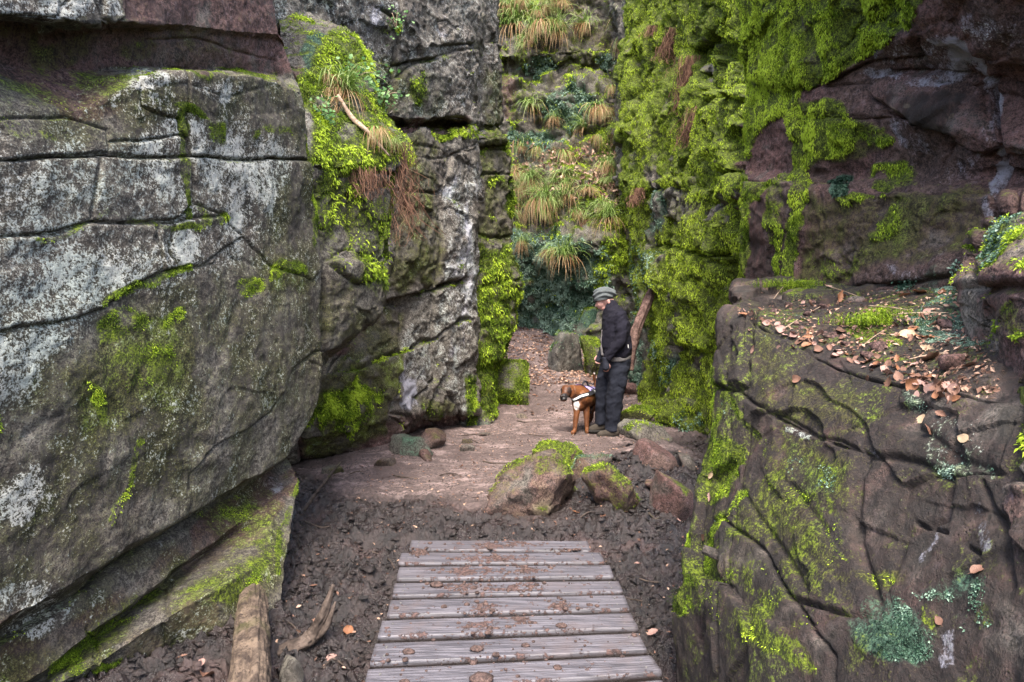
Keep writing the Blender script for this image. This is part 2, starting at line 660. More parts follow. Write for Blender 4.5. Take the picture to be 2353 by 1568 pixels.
ys = [.5]
while ys[-1] < 17:
    ys.append(ys[-1] + max(.007, .0036 * ys[-1]))
ys = np.array(ys)
xs = np.linspace(-1, 1, 420)
YY, TT = np.meshgrid(ys, xs, indexing='ij')
XX = TT * (1.7 + .16 * YY)
GS = np.stack([XX, YY, np.zeros_like(XX)], -1)
mudc = sstep(-1.3, .7, 5.5 - YY + .9 * fbm(GS, .9, 3, 400) + .35 * np.abs(XX - .1))
mudc = np.maximum(mudc, .8 * sstep(1.0, 1.6, XX + .3 * fbm(GS, 1, 2, 401)) * sstep(8.5, 7.5, YY))
clod = np.clip(fbm(GS, 7, 4, 410, .6), -1, 1)
lump = 1 - np.abs(fbm(GS, 11, 3, 412, .55))
ZZ = ground_z(XX, YY) + .025 * fbm(GS, 1.6, 3, 405)
bil = np.abs(fbm(GS, 17, 3, 416, .6))
ZZ += mudc * (.045 * clod + .025 * (lump - .6) + .035 * (bil - .25) + .022 * fbm(GS, 34, 3, 415, .6))
dry = 1 - mudc
ZZ += dry * (.018 * fbm(GS * np.array([.5, 1, 1]), 6, 4, 420) + .007 * facets(GS + .1 * fbm(GS, 4, 2, 426)[..., None], 4, 425, (.6, 1, 1)) + .006 * fbm(GS, 26, 3, 428))
ZZ -= .09 * np.exp(-((XX + .04 * YY - .05) / .8) ** 2) * sstep(4.7, 4.3, YY)            # trampled hollow that the boardwalk bridges
GV = np.stack([XX, YY, ZZ], -1)


def ground_material():
    g = G('trodden_soil_and_mud')
    mud = g.attr('mud').outputs['Fac']
    nb = g.noise(1.3, 5, .6); nm = g.noise(8, 6, .65); nf = g.noise(45, 5, .7)
    flat = g.noise(6, 6, .7, vec=g.mapv((.5, 1.2, 1)))
    dry_ = g.mix(g.step(nm, .3, .7), (.062, .043, .039), (.185, .13, .119))
    dry_ = g.mix(g.math('MULTIPLY', g.step(flat, .5, .62), .7), dry_, (.33, .245, .23))
    dry_ = g.mix(g.step(g.math('ADD', nf, g.math('MULTIPLY', g.math('SUBTRACT', nm, .5), .5)), .52, .6), dry_, (.035, .024, .022))
    dry_ = g.mix(g.math('MULTIPLY', g.step(nb, .46, .66), .7), dry_, (.055, .037, .034))
    wet = g.mix(g.step(nm, .32, .68), (.006, .0045, .0045), (.03, .021, .02))
    wet = g.mix(g.step(nf, .55, .7), wet, (.05, .035, .034))
    wet = g.mix(g.math('MULTIPLY', g.step(nb, .55, .7), .6), wet, (.085, .052, .048))
    f = g.step(g.math('ADD', mud, g.math('MULTIPLY', g.math('SUBTRACT', nm, .5), .9)), .12, .95)
    c = g.mix(f, dry_, wet)
    h = g.math('ADD', nm, g.math('MULTIPLY', nf, .6))
    r = g.mix(f, (.9, .9, .9), g.mix(g.step(g.noise(5, 4, .6), .4, .62), (.16, .16, .16), (.6, .6, .6)))
    return g.done(c, r, g.bump(h, 1.0, .03), .6)


M['ground'] = ground_material()
me = mk_mesh('ground', GV.reshape(-1, 3), grid_faces(*XX.shape)[:, ::-1], M['ground'], True, {'mud': mudc.ravel()})
gnd = link('ground', me, kind='structure')
# crumbled clods on the churned mud and crumbs on the path
_r = np.random.default_rng(440)
I1 = np.array([[math.cos(a) * math.cos(e), math.sin(a) * math.cos(e), math.sin(e)] for e in (-.5, .5) for a in np.linspace(0, 2 * np.pi, 5, endpoint=False) + (.6 if e > 0 else 0)] + [[0, 0, 1], [0, 0, -1]])
I1F = np.array([(10, 5 + i, 5 + (i + 1) % 5) for i in range(5)] + [(11, (i + 1) % 5, i) for i in range(5)] + [(i, (i + 1) % 5, 5 + i) for i in range(5)] + [((i + 1) % 5, 5 + (i + 1) % 5, 5 + i) for i in range(5)])
kk = _r.integers(0, ZZ.size, 60000)
ii, jj = np.unravel_index(kk, ZZ.shape)
keep = (_r.random(60000) < .08 + .92 * mudc[ii, jj] ** 2) & (YY[ii, jj] > 2.0) & (YY[ii, jj] < 9.6) & (np.abs(XX[ii, jj]) < 2.2)
ii, jj = ii[keep][:12000], jj[keep][:12000]
ns = len(ii)
sz = (.004 + .018 * _r.random(ns) ** 3) * (.6 + .12 * YY[ii, jj]) * (.45 + .55 * mudc[ii, jj])
CV = (I1[None] * (1 + 1.1 * (_r.random((ns, 12, 1)) - .5)) * (.6 + .9 * _r.random((ns, 1, 3))) + .25 * _r.normal(0, 1, (ns, 12, 3))) * sz[:, None, None] * np.array([1.25, 1.1, .55]) + GV[ii, jj][:, None] + np.stack([_r.normal(0, .006, ns), _r.normal(0, .006, ns), sz * .1], -1)[:, None]
CF = (I1F[None] + 12 * np.arange(ns)[:, None, None]).reshape(-1, 3)
link('mud_clods', mk_mesh('mud_clods', CV.reshape(-1, 3), CF, M['ground'], True, {'mud': np.repeat(mudc[ii, jj], 12)}), gnd, kind='stuff')


def ground_at(x, y):
    j = np.clip(np.searchsorted(ys, y) - 1, 0, len(ys) - 2)
    t = x / (1.7 + .16 * ys[j])
    i = int(np.clip((t + 1) / 2 * 419, 0, 419))
    return float(ZZ[j, i])


# ------------------------------------------------------------------ left front cliff
LA = ((-1.75, 2.33), (-1.31, 4.30))


def row(line, items):
    r = []
    for it in items:
        if len(it) == 4 and it[2] == 'g':
            r.append(on_z(it[0], it[1], it[3]))
        elif len(it) == 4 and it[3] == 'Y':
            r.append(P(it[0], it[1], it[2]))
        else:
            r.append(on_line(it[0], it[1], line[0], line[1], it[2]))
    return r


rowsA = [
    [(-420, -480, -.35), (0, -480, -.35), (180, -480, -.35), (330, -480, -.35), (430, -480, -.35), (560, -480, -.35), (620, -480, -.35), (660, -480, -.35)],
    [(-420, -60, -.02), (0, -60, -.02), (180, -60, -.02), (300, -60, -.05), (430, -60, -.14), (560, -60, -.14), (600, -60, -.14), (625, -60, -.14)],
    [(-420, 35, -.0), (0, 36, -.0), (180, 50, -.0), (290, 50, -.03), (430, 60, -.15), (560, 75, -.15), (610, 78, -.15), (645, 80, -.15)],
    [(-420, 48, -.2), (0, 48, -.2), (180, 62, -.2), (290, 62, -.2), (430, 75, -.19), (560, 90, -.19), (620, 92, -.19), (655, 95, -.18)],
    [(-420, 140, -.24), (0, 148, -.24), (180, 165, -.25), (322, 160, -.26), (430, 162, -.26), (560, 162, -.25), (630, 170, -.22), (680, 185, -.15)],
    [(-420, 235, -.06), (0, 240, -.05), (180, 258, -.03), (326, 184, .0), (430, 174, .02), (560, 170, .02), (640, 184, .01), (692, 212, -.02)],
    [(-420, 360, 0), (0, 362, 0), (180, 360, 0), (330, 360, 0), (432, 360, .0), (560, 365, .01), (650, 368, .01), (716, 372, -.01)],
    [(-420, 560, 0), (0, 560, 0), (180, 555, .0), (330, 555, .01), (430, 555, .01), (560, 560, .01), (660, 560, .02), (738, 565, .0)],
    [(-420, 900, .02), (0, 860, .02), (160, 850, .03), (300, 850, .04), (420, 850, .05), (540, 850, .05), (650, 850, .05), (742, 850, .02)],
    [(-420, 1200, .03), (0, 1120, .03), (150, 1080, .04), (290, 1040, .05), (420, 1010, .05), (540, 980, .06), (650, 955, .06), (735, 935, .03)],
    [(-420, 1640, .03), (0, 1449, .03), (137, 1372, .04), (290, 1257, .04), (417, 1188, .04), (547, 1123, .05), (615, 1082, .05), (668, 1044, .03)],
    [(-420, 1652, -.17), (0, 1459, -.16), (139, 1380, -.16), (292, 1264, -.15), (419, 1194, -.15), (549, 1129, -.14), (617, 1088, -.14), (668, 1052, -.14)],
    [(-420, 1680, -.10), (0, 1480, -.08), (150, 1400, -.08), (300, 1290, -.07), (424, 1225, -.08), (552, 1160, -.1), (622, 1115, -.1), (676, 1080, -.08)],
    [(-420, 1800, -.04), (-10, 1620, -.03), (109, 1546, -.02), (284, 1403, -.01), (403, 1307, -.01), (530, 1215, -.02), (625, 1150, .02), (688, 1105, .02)],
    [(-420, 1812, -.16), (-8, 1630, -.16), (112, 1553, -.14), (288, 1410, -.13), (408, 1315, -.10), (535, 1225, -.05), (630, 1180, .10), (684, 1150, .10)],
    [(-420, 1850, 'g', .12), (-4, 1650, 'g', .10), (130, 1562, 'g', .08), (300, 1470, 'g', .12), (415, 1400, 'g', .17), (520, 1340, 'g', .22), (610, 1290, 'g', .22), (664, 1275, 'g', .20)],
    [(-420, 1900, 'g', -.02), (0, 1700, 'g', -.04), (184, 1590, 'g', -.04), (308, 1530, 'g', -.03), (400, 1492, 'g', -.03), (520, 1470, 'g', -.04), (600, 1455, 'g', -.04), (640, 1437, 'g', -.04)],
    [(-420, 2000, 'g', -.25), (0, 1800, 'g', -.25), (190, 1680, 'g', -.25), (310, 1600, 'g', -.25), (400, 1560, 'g', -.25), (520, 1530, 'g', -.25), (610, 1500, 'g', -.25), (655, 1470, 'g', -.25)],
]
ctrl = []
for r in rowsA:
    pts = row(LA, r)
    e = pts[-1]
    ctrl.append(pts + [e + np.array([-.10, .22, 0]), e + np.array([-.75, .95, 0])])
blkA = [
    ([(-500, -480), (143, -480), (143, 0), (127, 38), (0, 32), (-500, 32)], .03),
    ([(143, -480), (213, -480), (213, 0), (230, 43), (250, 57), (200, 57), (133, 40)], .015),
    ([(213, -480), (297, -480), (297, 10), (293, 37), (260, 47), (231, 38)], .03),
    ([(323, 180), (407, 160), (414, 170), (520, 162), (567, 165), (650, 180), (690, 213), (704, 273), (712, 370), (434, 360), (420, 317), (407, 300), (410, 273), (343, 253), (325, 240)], .02),
    ([(-500, 262), (0, 275), (150, 270), (240, 300), (238, 355), (0, 372), (-500, 385)], .01),
    ([(240, 330), (405, 310), (420, 320), (432, 360), (238, 357)], .0),
    ([(217, 363), (430, 360), (443, 467), (400, 500), (260, 513), (200, 510), (213, 433)], .02),
    ([(-500, 385), (0, 372), (215, 363), (211, 433), (200, 510), (120, 540), (0, 548), (-500, 565)], .01),
    ([(434, 361), (714, 371), (745, 600), (720, 640), (620, 610), (560, 545), (515, 492), (445, 468)], .015),
    ([(-500, 565), (0, 548), (120, 540), (200, 512), (350, 512), (353, 540), (370, 617), (333, 644), (287, 667), (233, 707), (173, 730), (43, 750), (0, 764), (-500, 850)], .025),
    ([(354, 512), (393, 510), (387, 580), (410, 620), (372, 622)], .005),
    ([(394, 509), (515, 492), (560, 545), (507, 577), (487, 604), (460, 610), (413, 619), (388, 580)], .02),
    ([(550, 704), (613, 650), (640, 734), (657, 850), (650, 895), (620, 945), (570, 985), (500, 1030), (440, 1010), (470, 900), (520, 780)], .02, .01, .02),
    ([(663, 860), (717, 827), (760, 850), (745, 940), (675, 1044), (598, 1096), (430, 1186), (428, 1090), (490, 1030), (570, 985), (625, 945), (655, 890)], -.015),
    ([(-500, 1700), (0, 1456), (139, 1377), (292, 1261), (419, 1192), (549, 1127), (668, 1050), (690, 1080), (530, 1220), (403, 1311), (284, 1408), (109, 1550), (-100, 1700)], .0, .02),
    ([(403, 1311), (530, 1221), (690, 1105), (700, 1300), (650, 1500), (380, 1560), (376, 1420)], .0, .02),
]
crkA = [
    ([(0, 764), (43, 750), (173, 730), (233, 707), (287, 667), (377, 624), (460, 610), (507, 577)], 0.0198, 0.0061),
    ([(425, 180), (428, 300), (432, 360), (443, 470), (405, 500), (300, 512), (200, 512), (60, 545)], 0.0198, 0.0061),
    ([(0, 372), (217, 363), (434, 361), (714, 371)], 0.0234, 0.0056),
    ([(668, 850), (720, 822), (760, 790)], 0.0198, 0.0061),
    ([(330, 96), (450, 92), (560, 120), (640, 140)], 0.0114, 0.0061),
    ([(430, 1090), (436, 1180)], 0.0114, 0.0051),
    ([(310, 190), (420, 195), (520, 230), (640, 190)], 0.0078, 0.0061),
    ([(380, 1338), (382, 1480)], 0.0156, 0.0102), ([(205, 1447), (230, 1530), (290, 1568)], 0.0198, 0.0102),
    ([(210, 860), (150, 940), (60, 1000)], 0.0078, 0.0102),
]
pntA = [
    ('lichen', 'p', [(-500, 50), (200, 66), (300, 58), (330, -200), (700, -200), (700, 180), (330, 160), (180, 175), (0, 160), (-500, 150)], 10, -.9), ('olive', 'p', [(-500, 50), (300, 58), (330, -200), (700, -200), (700, 180), (330, 160), (-500, 150)], 10, -.6),
    ('red', 'p', [(-500, 45), (200, 62), (300, 50), (330, -200), (700, -200), (700, 190), (330, 165), (180, 200), (0, 165), (-500, 160)], 12, .95),
    ('red', 'b', 250, 205, 90, 45, 0, .8), ('red', 'b', 400, 265, 90, 15, 5, .9),
    ('black', 'p', [(280, 70), (640, 80), (640, 110), (560, 115), (320, 110)], 10, .3),
    ('olive', 'b', 160, 105, 120, 40, 0, .65), ('olive', 'b', 420, 110, 160, 35, 0, .55), ('olive', 'b', 60, 90, 60, 40, 0, .5),
    ('lichen', 'p', [(-500, -300), (295, -300), (295, 45), (-500, 40)], 5, 1.0), ('alga', 'b', 200, 20, 60, 26, 0, .3),
    ('lichen', 'p', [(-500, 280), (0, 280), (330, 300), (600, 260), (700, 380), (600, 560), (480, 640), (280, 700), (0, 1000), (-500, 1000)], 60, .85),
    ('lichen', 'b', 60, 600, 120, 180, 20, 1.0), ('lichen', 'b', 330, 440, 110, 70, 0, .95), ('lichen', 'b', 90, 1120, 60, 90, 30, .8),
    ('lichen', 'b', 60, 1390, 120, 60, -30, .8), ('lichen', 'b', 370, 195, 50, 30, 0, 1.0), ('lichen', 'b', 500, 210, 130, 30, 10, .75),
    ('black', 'b', 660, 300, 60, 110, 0, .65), ('black', 'b', 640, 470, 110, 110, 0, .7), ('black', 'b', 250, 1000, 260, 220, -30, .6),
    ('black', 'b', 560, 800, 120, 170, 10, .5), ('black', 'b', 120, 1250, 220, 130, -30, .55), ('black', 'b', 330, 300, 100, 30, 0, .5),
    ('sand', 'b', 480, 1230, 60, 25, -30, .5), ('red', 'b', 330, 1150, 300, 120, -30, .35), ('red', 'b', 560, 900, 90, 150, 0, .3),
    ('olive', 'b', 340, 830, 170, 130, -25, 1.0), ('olive', 'b', 230, 930, 110, 180, 10, 1.0), ('moss', 'b', 215, 930, 30, 80, 5, .72),
    ('moss', 'b', 290, 745, 80, 50, -20, .72), ('moss', 'b', 330, 840, 110, 70, -20, .5), ('olive', 'b', 640, 640, 120, 60, 0, .8), ('olive', 'p', [(440, 640), (740, 600), (740, 950), (600, 1080), (430, 1180), (200, 1300), (0, 1400), (0, 1050), (200, 800)], 60, .5), ('moss', 'b', 640, 620, 50, 16, -10, .75), ('moss', 'b', 410, 740, 45, 26, -25, .6), ('olive', 'b', 520, 560, 130, 80, 10, .4),
    ('moss', 'l', [(250, 690), (330, 640), (400, 605), (460, 590)], 16, .7), ('moss', 'b', 350, 90, 20, 20, 0, .3),
    ('moss', 'l', [(60, 545), (200, 512), (300, 500), (420, 480), (520, 470)], 12, .62), ('moss', 'l', [(428, 300), (436, 380), (440, 460)], 12, .75),
    ('moss', 'b', 455, 283, 50, 16, 5, .8), ('moss', 'b', 510, 310, 45, 30, -30, .62), ('moss', 'l', [(410, 170), (520, 172), (650, 180)], 8, .7),
    ('moss', 'b', 560, 645, 40, 30, 30, .75), ('moss', 'b', 640, 630, 60, 20, -20, .65), ('moss', 'b', 30, 280, 60, 30, 10, .5), ('moss', 'b', 100, 290, 60, 15, 10, .5),
    ('moss', 'b', 640, 320, 25, 12, 0, .7), ('moss', 'l', [(712, 330), (722, 460), (730, 560)], 18, .7), ('olive', 'b', 300, 1230, 70, 60, -35, .6),
    ('moss', 'l', [(330, 1010), (290, 1130), (240, 1190)], 12, .6), ('moss', 'b', 5, 980, 20, 60, 0, .8),
    ('moss', 'b', 250, 1400, 140, 45, -38, .62), ('red', 'p', [(0, 1470), (300, 1270), (420, 1200), (420, 1260), (300, 1340), (0, 1560)], 14, .7), ('olive', 'p', [(0, 1500), (300, 1300), (420, 1230), (420, 1330), (300, 1420), (120, 1568), (0, 1600)], 20, .8), ('moss', 'b', 150, 1500, 60, 30, -35, .85), ('olive', 'b', 200, 1450, 200, 70, -38, .8), ('sand', 'b', 330, 1330, 50, 40, -35, .55),
    ('white', 'b', 330, 1230, 50, 22, -30, .5), ('red', 'p', [(420, 1195), (560, 1130), (670, 1060), (690, 1110), (620, 1240), (520, 1290), (400, 1330)], 14, .9),
    ('white', 'b', 500, 1110, 30, 30, -30, .5), ('white', 'b', 630, 1120, 26, 20, -40, .8),
    ('moss', 'b', 590, 1290, 80, 60, -30, .58), ('moss', 'b', 540, 1350, 120, 50, -25, .52), ('olive', 'b', 560, 1330, 160, 120, -20, .75),
    ('sand', 'b', 430, 1420, 60, 70, 0, .75), ('sand', 'b', 320, 1460, 60, 60, 0, .7), ('sand', 'b', 610, 1240, 50, 22, -40, .6), ('moss', 'l', [(684, 1100), (672, 1200), (655, 1330)], 14, .7),
    ('moss', 'b', 250, 1530, 90, 30, -35, .75), ('red', 'b', 60, 1540, 130, 60, 0, .8), ('olive', 'b', 650, 990, 60, 80, 20, .55), ('olive', 'b', 690, 860, 50, 60, 0, .55),
]
A = cliff('rock_cliff', ctrl, .0085, blkA, crkA, pntA, {'lichen': .45, 'red': .15, 'black': .22, 'olive': .58}, {'moss': .4}, 1, rough=(.022, .012, .004), facet=(.006, 2.0),
          warp=.014, edge=.0025, groove=.0055, gdep=.4, offk=.35, tiltk=.003, fuzz=dict(n=60000, size=(.004, .011), w=.0032, hang=.5), label='grey lichen-covered cliff of big cracked slabs overhanging the mud on the left')

# ------------------------------------------------------------------ mossy overhang past the first corner
LA2 = ((-1.42, 4.42), (-.985, 5.40))
rowsA2 = [
    [(640, 20, -1.3), (700, 15, -1.2), (760, 40, -1.1), (800, 60, -1.0), (835, 100, -.9)],
    [(650, 120, -.75), (715, 95, -.6), (775, 75, -.55), (815, 100, -.5), (850, 170, -.5)],
    [(660, 200, -.45), (708, 190, -.35), (760, 190, -.32), (820, 215, -.3), (880, 265, -.3)],
    [(665, 280, -.2), (706, 290, -.05), (780, 320, -.02), (850, 325, -.02), (925, 315, -.06)],
    [(665, 350, -.12), (712, 370, .02), (790, 375, .03), (860, 375, .03), (938, 350, -.02)],
    [(665, 460, -.12), (718, 450, -.04), (800, 455, -.03), (850, 450, -.03), (890, 450, -.03)],
    [(670, 570, -.10), (730, 575, -.02), (800, 585, -.02), (850, 590, -.02), (882, 590, -.02)],
    [(680, 600, -.06), (738, 605, .05), (800, 600, .06), (845, 610, .05), (876, 606, .04)],
    [(690, 700, -.05), (742, 700, .03), (800, 690, .04), (845, 680, .03), (870, 670, .02)],
    [(690, 840, -.05), (745, 826, .0), (780, 780, .0), (830, 745, .0), (864, 712, .0)],
    [(690, 850, -.4), (740, 836, -.5), (775, 788, -.6), (825, 750, -.6), (860, 716, -.6)],
]
ctrl = []
for r in rowsA2:
    pts = row(LA2, r)
    e = pts[-1]
    ctrl.append(pts + [e + np.array([-.02, .12, 0]), e + np.array([-.35, .8, 0])])
blkA2 = [
    ([(640, -20), (720, 60), (800, 60), (850, 130), (900, 240), (940, 320), (945, 370), (890, 400), (720, 385), (640, 300)], .02, .02),
    ([(745, 603), (800, 598), (850, 607), (880, 604), (878, 690), (860, 720), (790, 780), (745, 820)], .03),
    ([(800, 440), (895, 430), (885, 590), (850, 600), (805, 588)], .02),
    ([(745, 606), (785, 585), (845, 600), (852, 640), (810, 650)], .03),
]
pntA2 = [
    ('moss', 'p', [(690, 180), (760, 60), (820, 80), (850, 190), (950, 320), (930, 390), (880, 380), (820, 400), (710, 400)], 16, .8),
    ('moss', 'b', 800, 360, 110, 50, 5, .95), ('moss', 'b', 790, 90, 36, 40, 0, .9), ('alga', 'b', 730, 130, 40, 60, 0, .8),
    ('olive', 'p', [(700, 400), (900, 390), (900, 720), (740, 840), (690, 840)], 20, .6), ('moss', 'b', 850, 620, 35, 40, 0, .85), ('moss', 'b', 760, 600, 40, 20, 0, .6), ('moss', 'l', [(888, 400), (884, 480), (876, 560), (868, 660)], 12, .8),
    ('black', 'b', 800, 470, 80, 60, 0, .5), ('black', 'b', 700, 660, 60, 80, 0, .5), ('sand', 'b', 770, 720, 40, 50, 20, .35), ('moss', 'p', [(715, 400), (895, 390), (885, 600), (850, 690), (760, 640), (725, 560)], 22, .52), ('moss', 'b', 760, 460, 30, 100, 0, .6), ('red', 'b', 690, 170, 30, 30, 0, .8),
]
A2 = cliff('mossy_overhang', ctrl, .011, blkA2, [([(880, 440), (872, 560), (866, 700)], .03, .01)], pntA2, {'lichen': .3, 'olive': .2}, {'moss': .6}, 2,
           rough=(.03, .02, .006), facet=(.03, 2.6), warp=.02, fuzz=dict(n=26000, size=(.012, .035), w=.008, hang=.7),
           label='overhanging rock with a mossy ledge of roots behind the grey left cliff')

# ------------------------------------------------------------------ left buttress with the pale pillar
LB = ((-2.09, 5.9), (-.525, 9.0))
rowsB = [
    [(520, -480, -.2), (700, -480, -.2), (800, -480, -.2), (900, -480, -.2), (1000, -480, -.2), (1060, -480, -.2), (1105, -480, -.2)],
    [(520, -40, .06), (700, -40, .06), (800, -40, .06), (900, -40, .05), (1000, -40, .08), (1060, -40, .08), (1107, -40, .05)],
    [(520, 150, .06), (700, 150, .06), (800, 150, .05), (900, 145, .03), (1000, 140, .06), (1050, 140, .06), (1096, 140, .05)],
    [(520, 276, .0), (700, 276, .0), (800, 276, .0), (900, 272, .03), (1000, 272, .05), (1045, 276, .05), (1090, 280, .03)],
    [(520, 288, -.05), (700, 288, -.05), (800, 288, -.05), (900, 284, -.15), (1000, 284, -.22), (1045, 286, -.2), (1089, 288, -.06)],
    [(520, 300, -.02), (700, 300, -.02), (800, 300, -.0), (915, 304, -.05), (1000, 302, .02), (1045, 300, .03), (1088, 299, .03)],
    [(520, 440, -.0), (700, 440, -.0), (800, 440, .0), (900, 440, -.03), (1000, 440, -.01), (1040, 440, .04), (1088, 440, .05)],
    [(520, 600, .0), (700, 600, .0), (800, 600, .0), (895, 610, -.02), (990, 610, -.01), (1040, 600, .05), (1086, 600, .06)],
    [(520, 700, .0), (700, 700, -.1), (800, 700, -.1), (890, 690, -.02), (985, 670, .02), (1035, 670, .05), (1084, 680, .06)],
    [(520, 720, -.15), (700, 730, -.25), (800, 720, -.2), (890, 702, -.12), (985, 690, -.03), (1035, 700, .06), (1084, 720, .06)],
    [(520, 830, -.1), (740, 835, -.1), (815, 830, -.02), (900, 805, .0), (990, 780, .0), (1035, 790, .07), (1086, 820, .07)],
    [(520, 870, .0), (745, 862, .08), (820, 848, .08), (905, 825, .06), (992, 800, .02), (1035, 820, .08), (1088, 860, .07)],
    [(520, 960, .08), (720, 960, .14), (815, 940, .14), (905, 910, .12), (985, 890, .08), (1035, 900, .08), (1092, 915, .06)],
    [(520, 1030, .06), (700, 1010, .1), (805, 992, .1), (900, 960, .12), (970, 945, .10), (1035, 940, .06), (1096, 945, .05)],
    [(520, 1075, 'g', .04), (700, 1062, 'g', .04), (800, 1050, 'g', .03), (890, 1035, 'g', .02), (965, 995, 'g', .02), (1040, 980, 'g', .01), (1105, 958, 'g', .0)],
    [(520, 1085, 'g', -.3), (700, 1075, 'g', -.3), (800, 1064, 'g', -.3), (890, 1050, 'g', -.3), (965, 1010, 'g', -.3), (1040, 995, 'g', -.3), (1110, 970, 'g', -.3)],
]
ctrl = []
for r in rowsB:
    pts = row(LB, r)
    e = pts[-1]
    ctrl.append(pts + [e + np.array([.02, .35, 0]), e + np.array([-.1, 1.1, 0])])
blkB = [
    ([(500, -480), (905, -480), (908, 60), (900, 150), (862, 215), (800, 260), (600, 260), (500, 200)], .05),
    ([(909, -480), (998, -480), (1003, 130), (960, 142), (905, 150)], .07),
    ([(1002, -480), (1130, -480), (1095, 67), (1089, 103), (1005, 107)], .05),
    ([(905, 180), (965, 145), (1045, 120), (1098, 115), (1094, 285), (1025, 267), (952, 290), (909, 270)], .05),
    ([(918, 300), (1100, 293), (1085, 340), (1042, 358), (1010, 440), (905, 440)], .03),
    ([(900, 442), (1008, 442), (1003, 560), (990, 660), (860, 700), (875, 560)], .02),
    ([(1010, 440), (1044, 360), (1100, 320), (1110, 700), (1110, 960), (1060, 975), (1000, 800), (990, 680), (1004, 560)], .04),
    ([(750, 850), (865, 694), (918, 704), (925, 807), (818, 843)], .03, .05),
    ([(700, 860), (818, 847), (918, 812), (918, 883), (895, 960), (812, 990), (700, 1010)], .04, .05),
    ([(922, 809), (992, 777), (1005, 867), (948, 917), (930, 985), (896, 960), (920, 883)], .02, .04),
    ([(690, 1012), (812, 992), (895, 962), (900, 1060), (690, 1090)], -.04, .03),
]
crkB = [
    ([(755, 855), (820, 845), (900, 818), (1000, 780), (1040, 745), (1075, 735)], .09, .02),
    ([(735, 800), (760, 770), (800, 745), (860, 705), (1000, 668), (1070, 640)], .12, .03),
    ([(905, 440), (908, 560), (890, 640)], .05, .015), ([(1003, 440), (1000, 660)], .06, .02),
    ([(1010, 0), (1000, 140)], .05, .02), ([(870, 20), (905, 60), (905, 180), (880, 230)], .06, .02), ([(640, 200), (700, 170), (760, 120), (790, 60)], .06, .02),
    ([(930, 330), (1000, 340), (1040, 362), (1000, 365), (930, 360)], .03, .015), ([(1020, 780), (1040, 860), (1010, 900), (980, 960)], .08, .03),
    ([(950, 915), (945, 985)], .05, .02), ([(1075, 300), (1084, 420)], .04, .012), ([(890, 950), (960, 960), (1000, 985)], .06, .025),
]
pntB = [
    ('lichen', 'p', [(500, -480), (1110, -480), (1100, 300), (900, 290), (700, 200), (600, 120)], 30, .55), ('black', 'p', [(600, -480), (1000, -480), (1000, 120), (900, 200), (640, 180)], 40, .6),
    ('white', 'l', [(840, 20), (835, 120)], 40, .6), ('white', 'l', [(1020, 0), (1020, 60)], 30, .6), ('olive', 'b', 900, 200, 60, 90, 0, .7), ('moss', 'b', 880, 60, 25, 40, 0, .4),
    ('moss', 'b', 960, 200, 40, 60, 0, .45), ('olive', 'b', 980, 220, 70, 70, 0, .6), ('olive', 'p', [(900, 300), (1010, 300), (1005, 650), (880, 680)], 20, .75),
    ('red', 'p', [(900, 276), (1085, 276), (1085, 300), (900, 300)], 6, .9), ('moss', 'l', [(1000, 302), (1080, 300)], 12, .75),
    ('lichen', 'p', [(1012, 440), (1090, 360), (1092, 700), (1085, 930), (1040, 960), (1000, 780)], 14, .85), ('white', 'p', [(1015, 430), (1085, 340), (1090, 600), (1080, 760), (1060, 860), (1020, 800)], 14, .62),
    ('white', 'b', 950, 850, 40, 50, 0, .6), ('lichen', 'b', 960, 800, 60, 90, 0, .8), ('white', 'l', [(948, 880), (946, 940)], 18, .9),
    ('olive', 'p', [(750, 850), (865, 700), (920, 704), (925, 807)], 12, .7), ('red', 'b', 850, 740, 40, 40, 0, .6), ('red', 'b', 790, 780, 60, 40, -40, .7),
    ('moss', 'p', [(740, 880), (810, 870), (870, 900), (890, 940), (820, 1000), (740, 1010), (690, 990), (690, 900)], 26, .78), ('olive', 'p', [(700, 860), (920, 815), (915, 900), (900, 1000), (700, 1070)], 15, .9), ('moss', 'l', [(800, 860), (806, 940), (800, 1010)], 14, .75),
    ('red', 'p', [(690, 1010), (860, 1000), (880, 960), (960, 960), (1100, 945), (1100, 1000), (690, 1090)], 10, .7), ('olive', 'b', 1000, 930, 50, 40, 0, .7), ('black', 'b', 960, 600, 60, 60, 0, .5),
    ('moss', 'b', 990, 950, 40, 40, 0, .4), ('moss', 'b', 1075, 900, 20, 60, 0, .6), ('alga', 'b', 730, 1000, 50, 50, 0, .4), ('moss', 'b', 1030, 300, 60, 8, 0, .7),
    ('olive', 'p', [(1095, 0), (1130, 0), (1130, 900), (1095, 900)], 5, .4),
]
B = cliff('rock_buttress', ctrl, .016, blkB, crkB, pntB, {'lichen': .3, 'black': .15, 'olive': .2}, {'moss': .5}, 3,
          rough=(.05, .03, .01), facet=(.045, 1.9), warp=.03, fuzz=dict(n=20000, size=(.015, .04), w=.011, hang=.6),
          label='tall stepped rock buttress with a pale grey pillar edge past the mossy overhang')

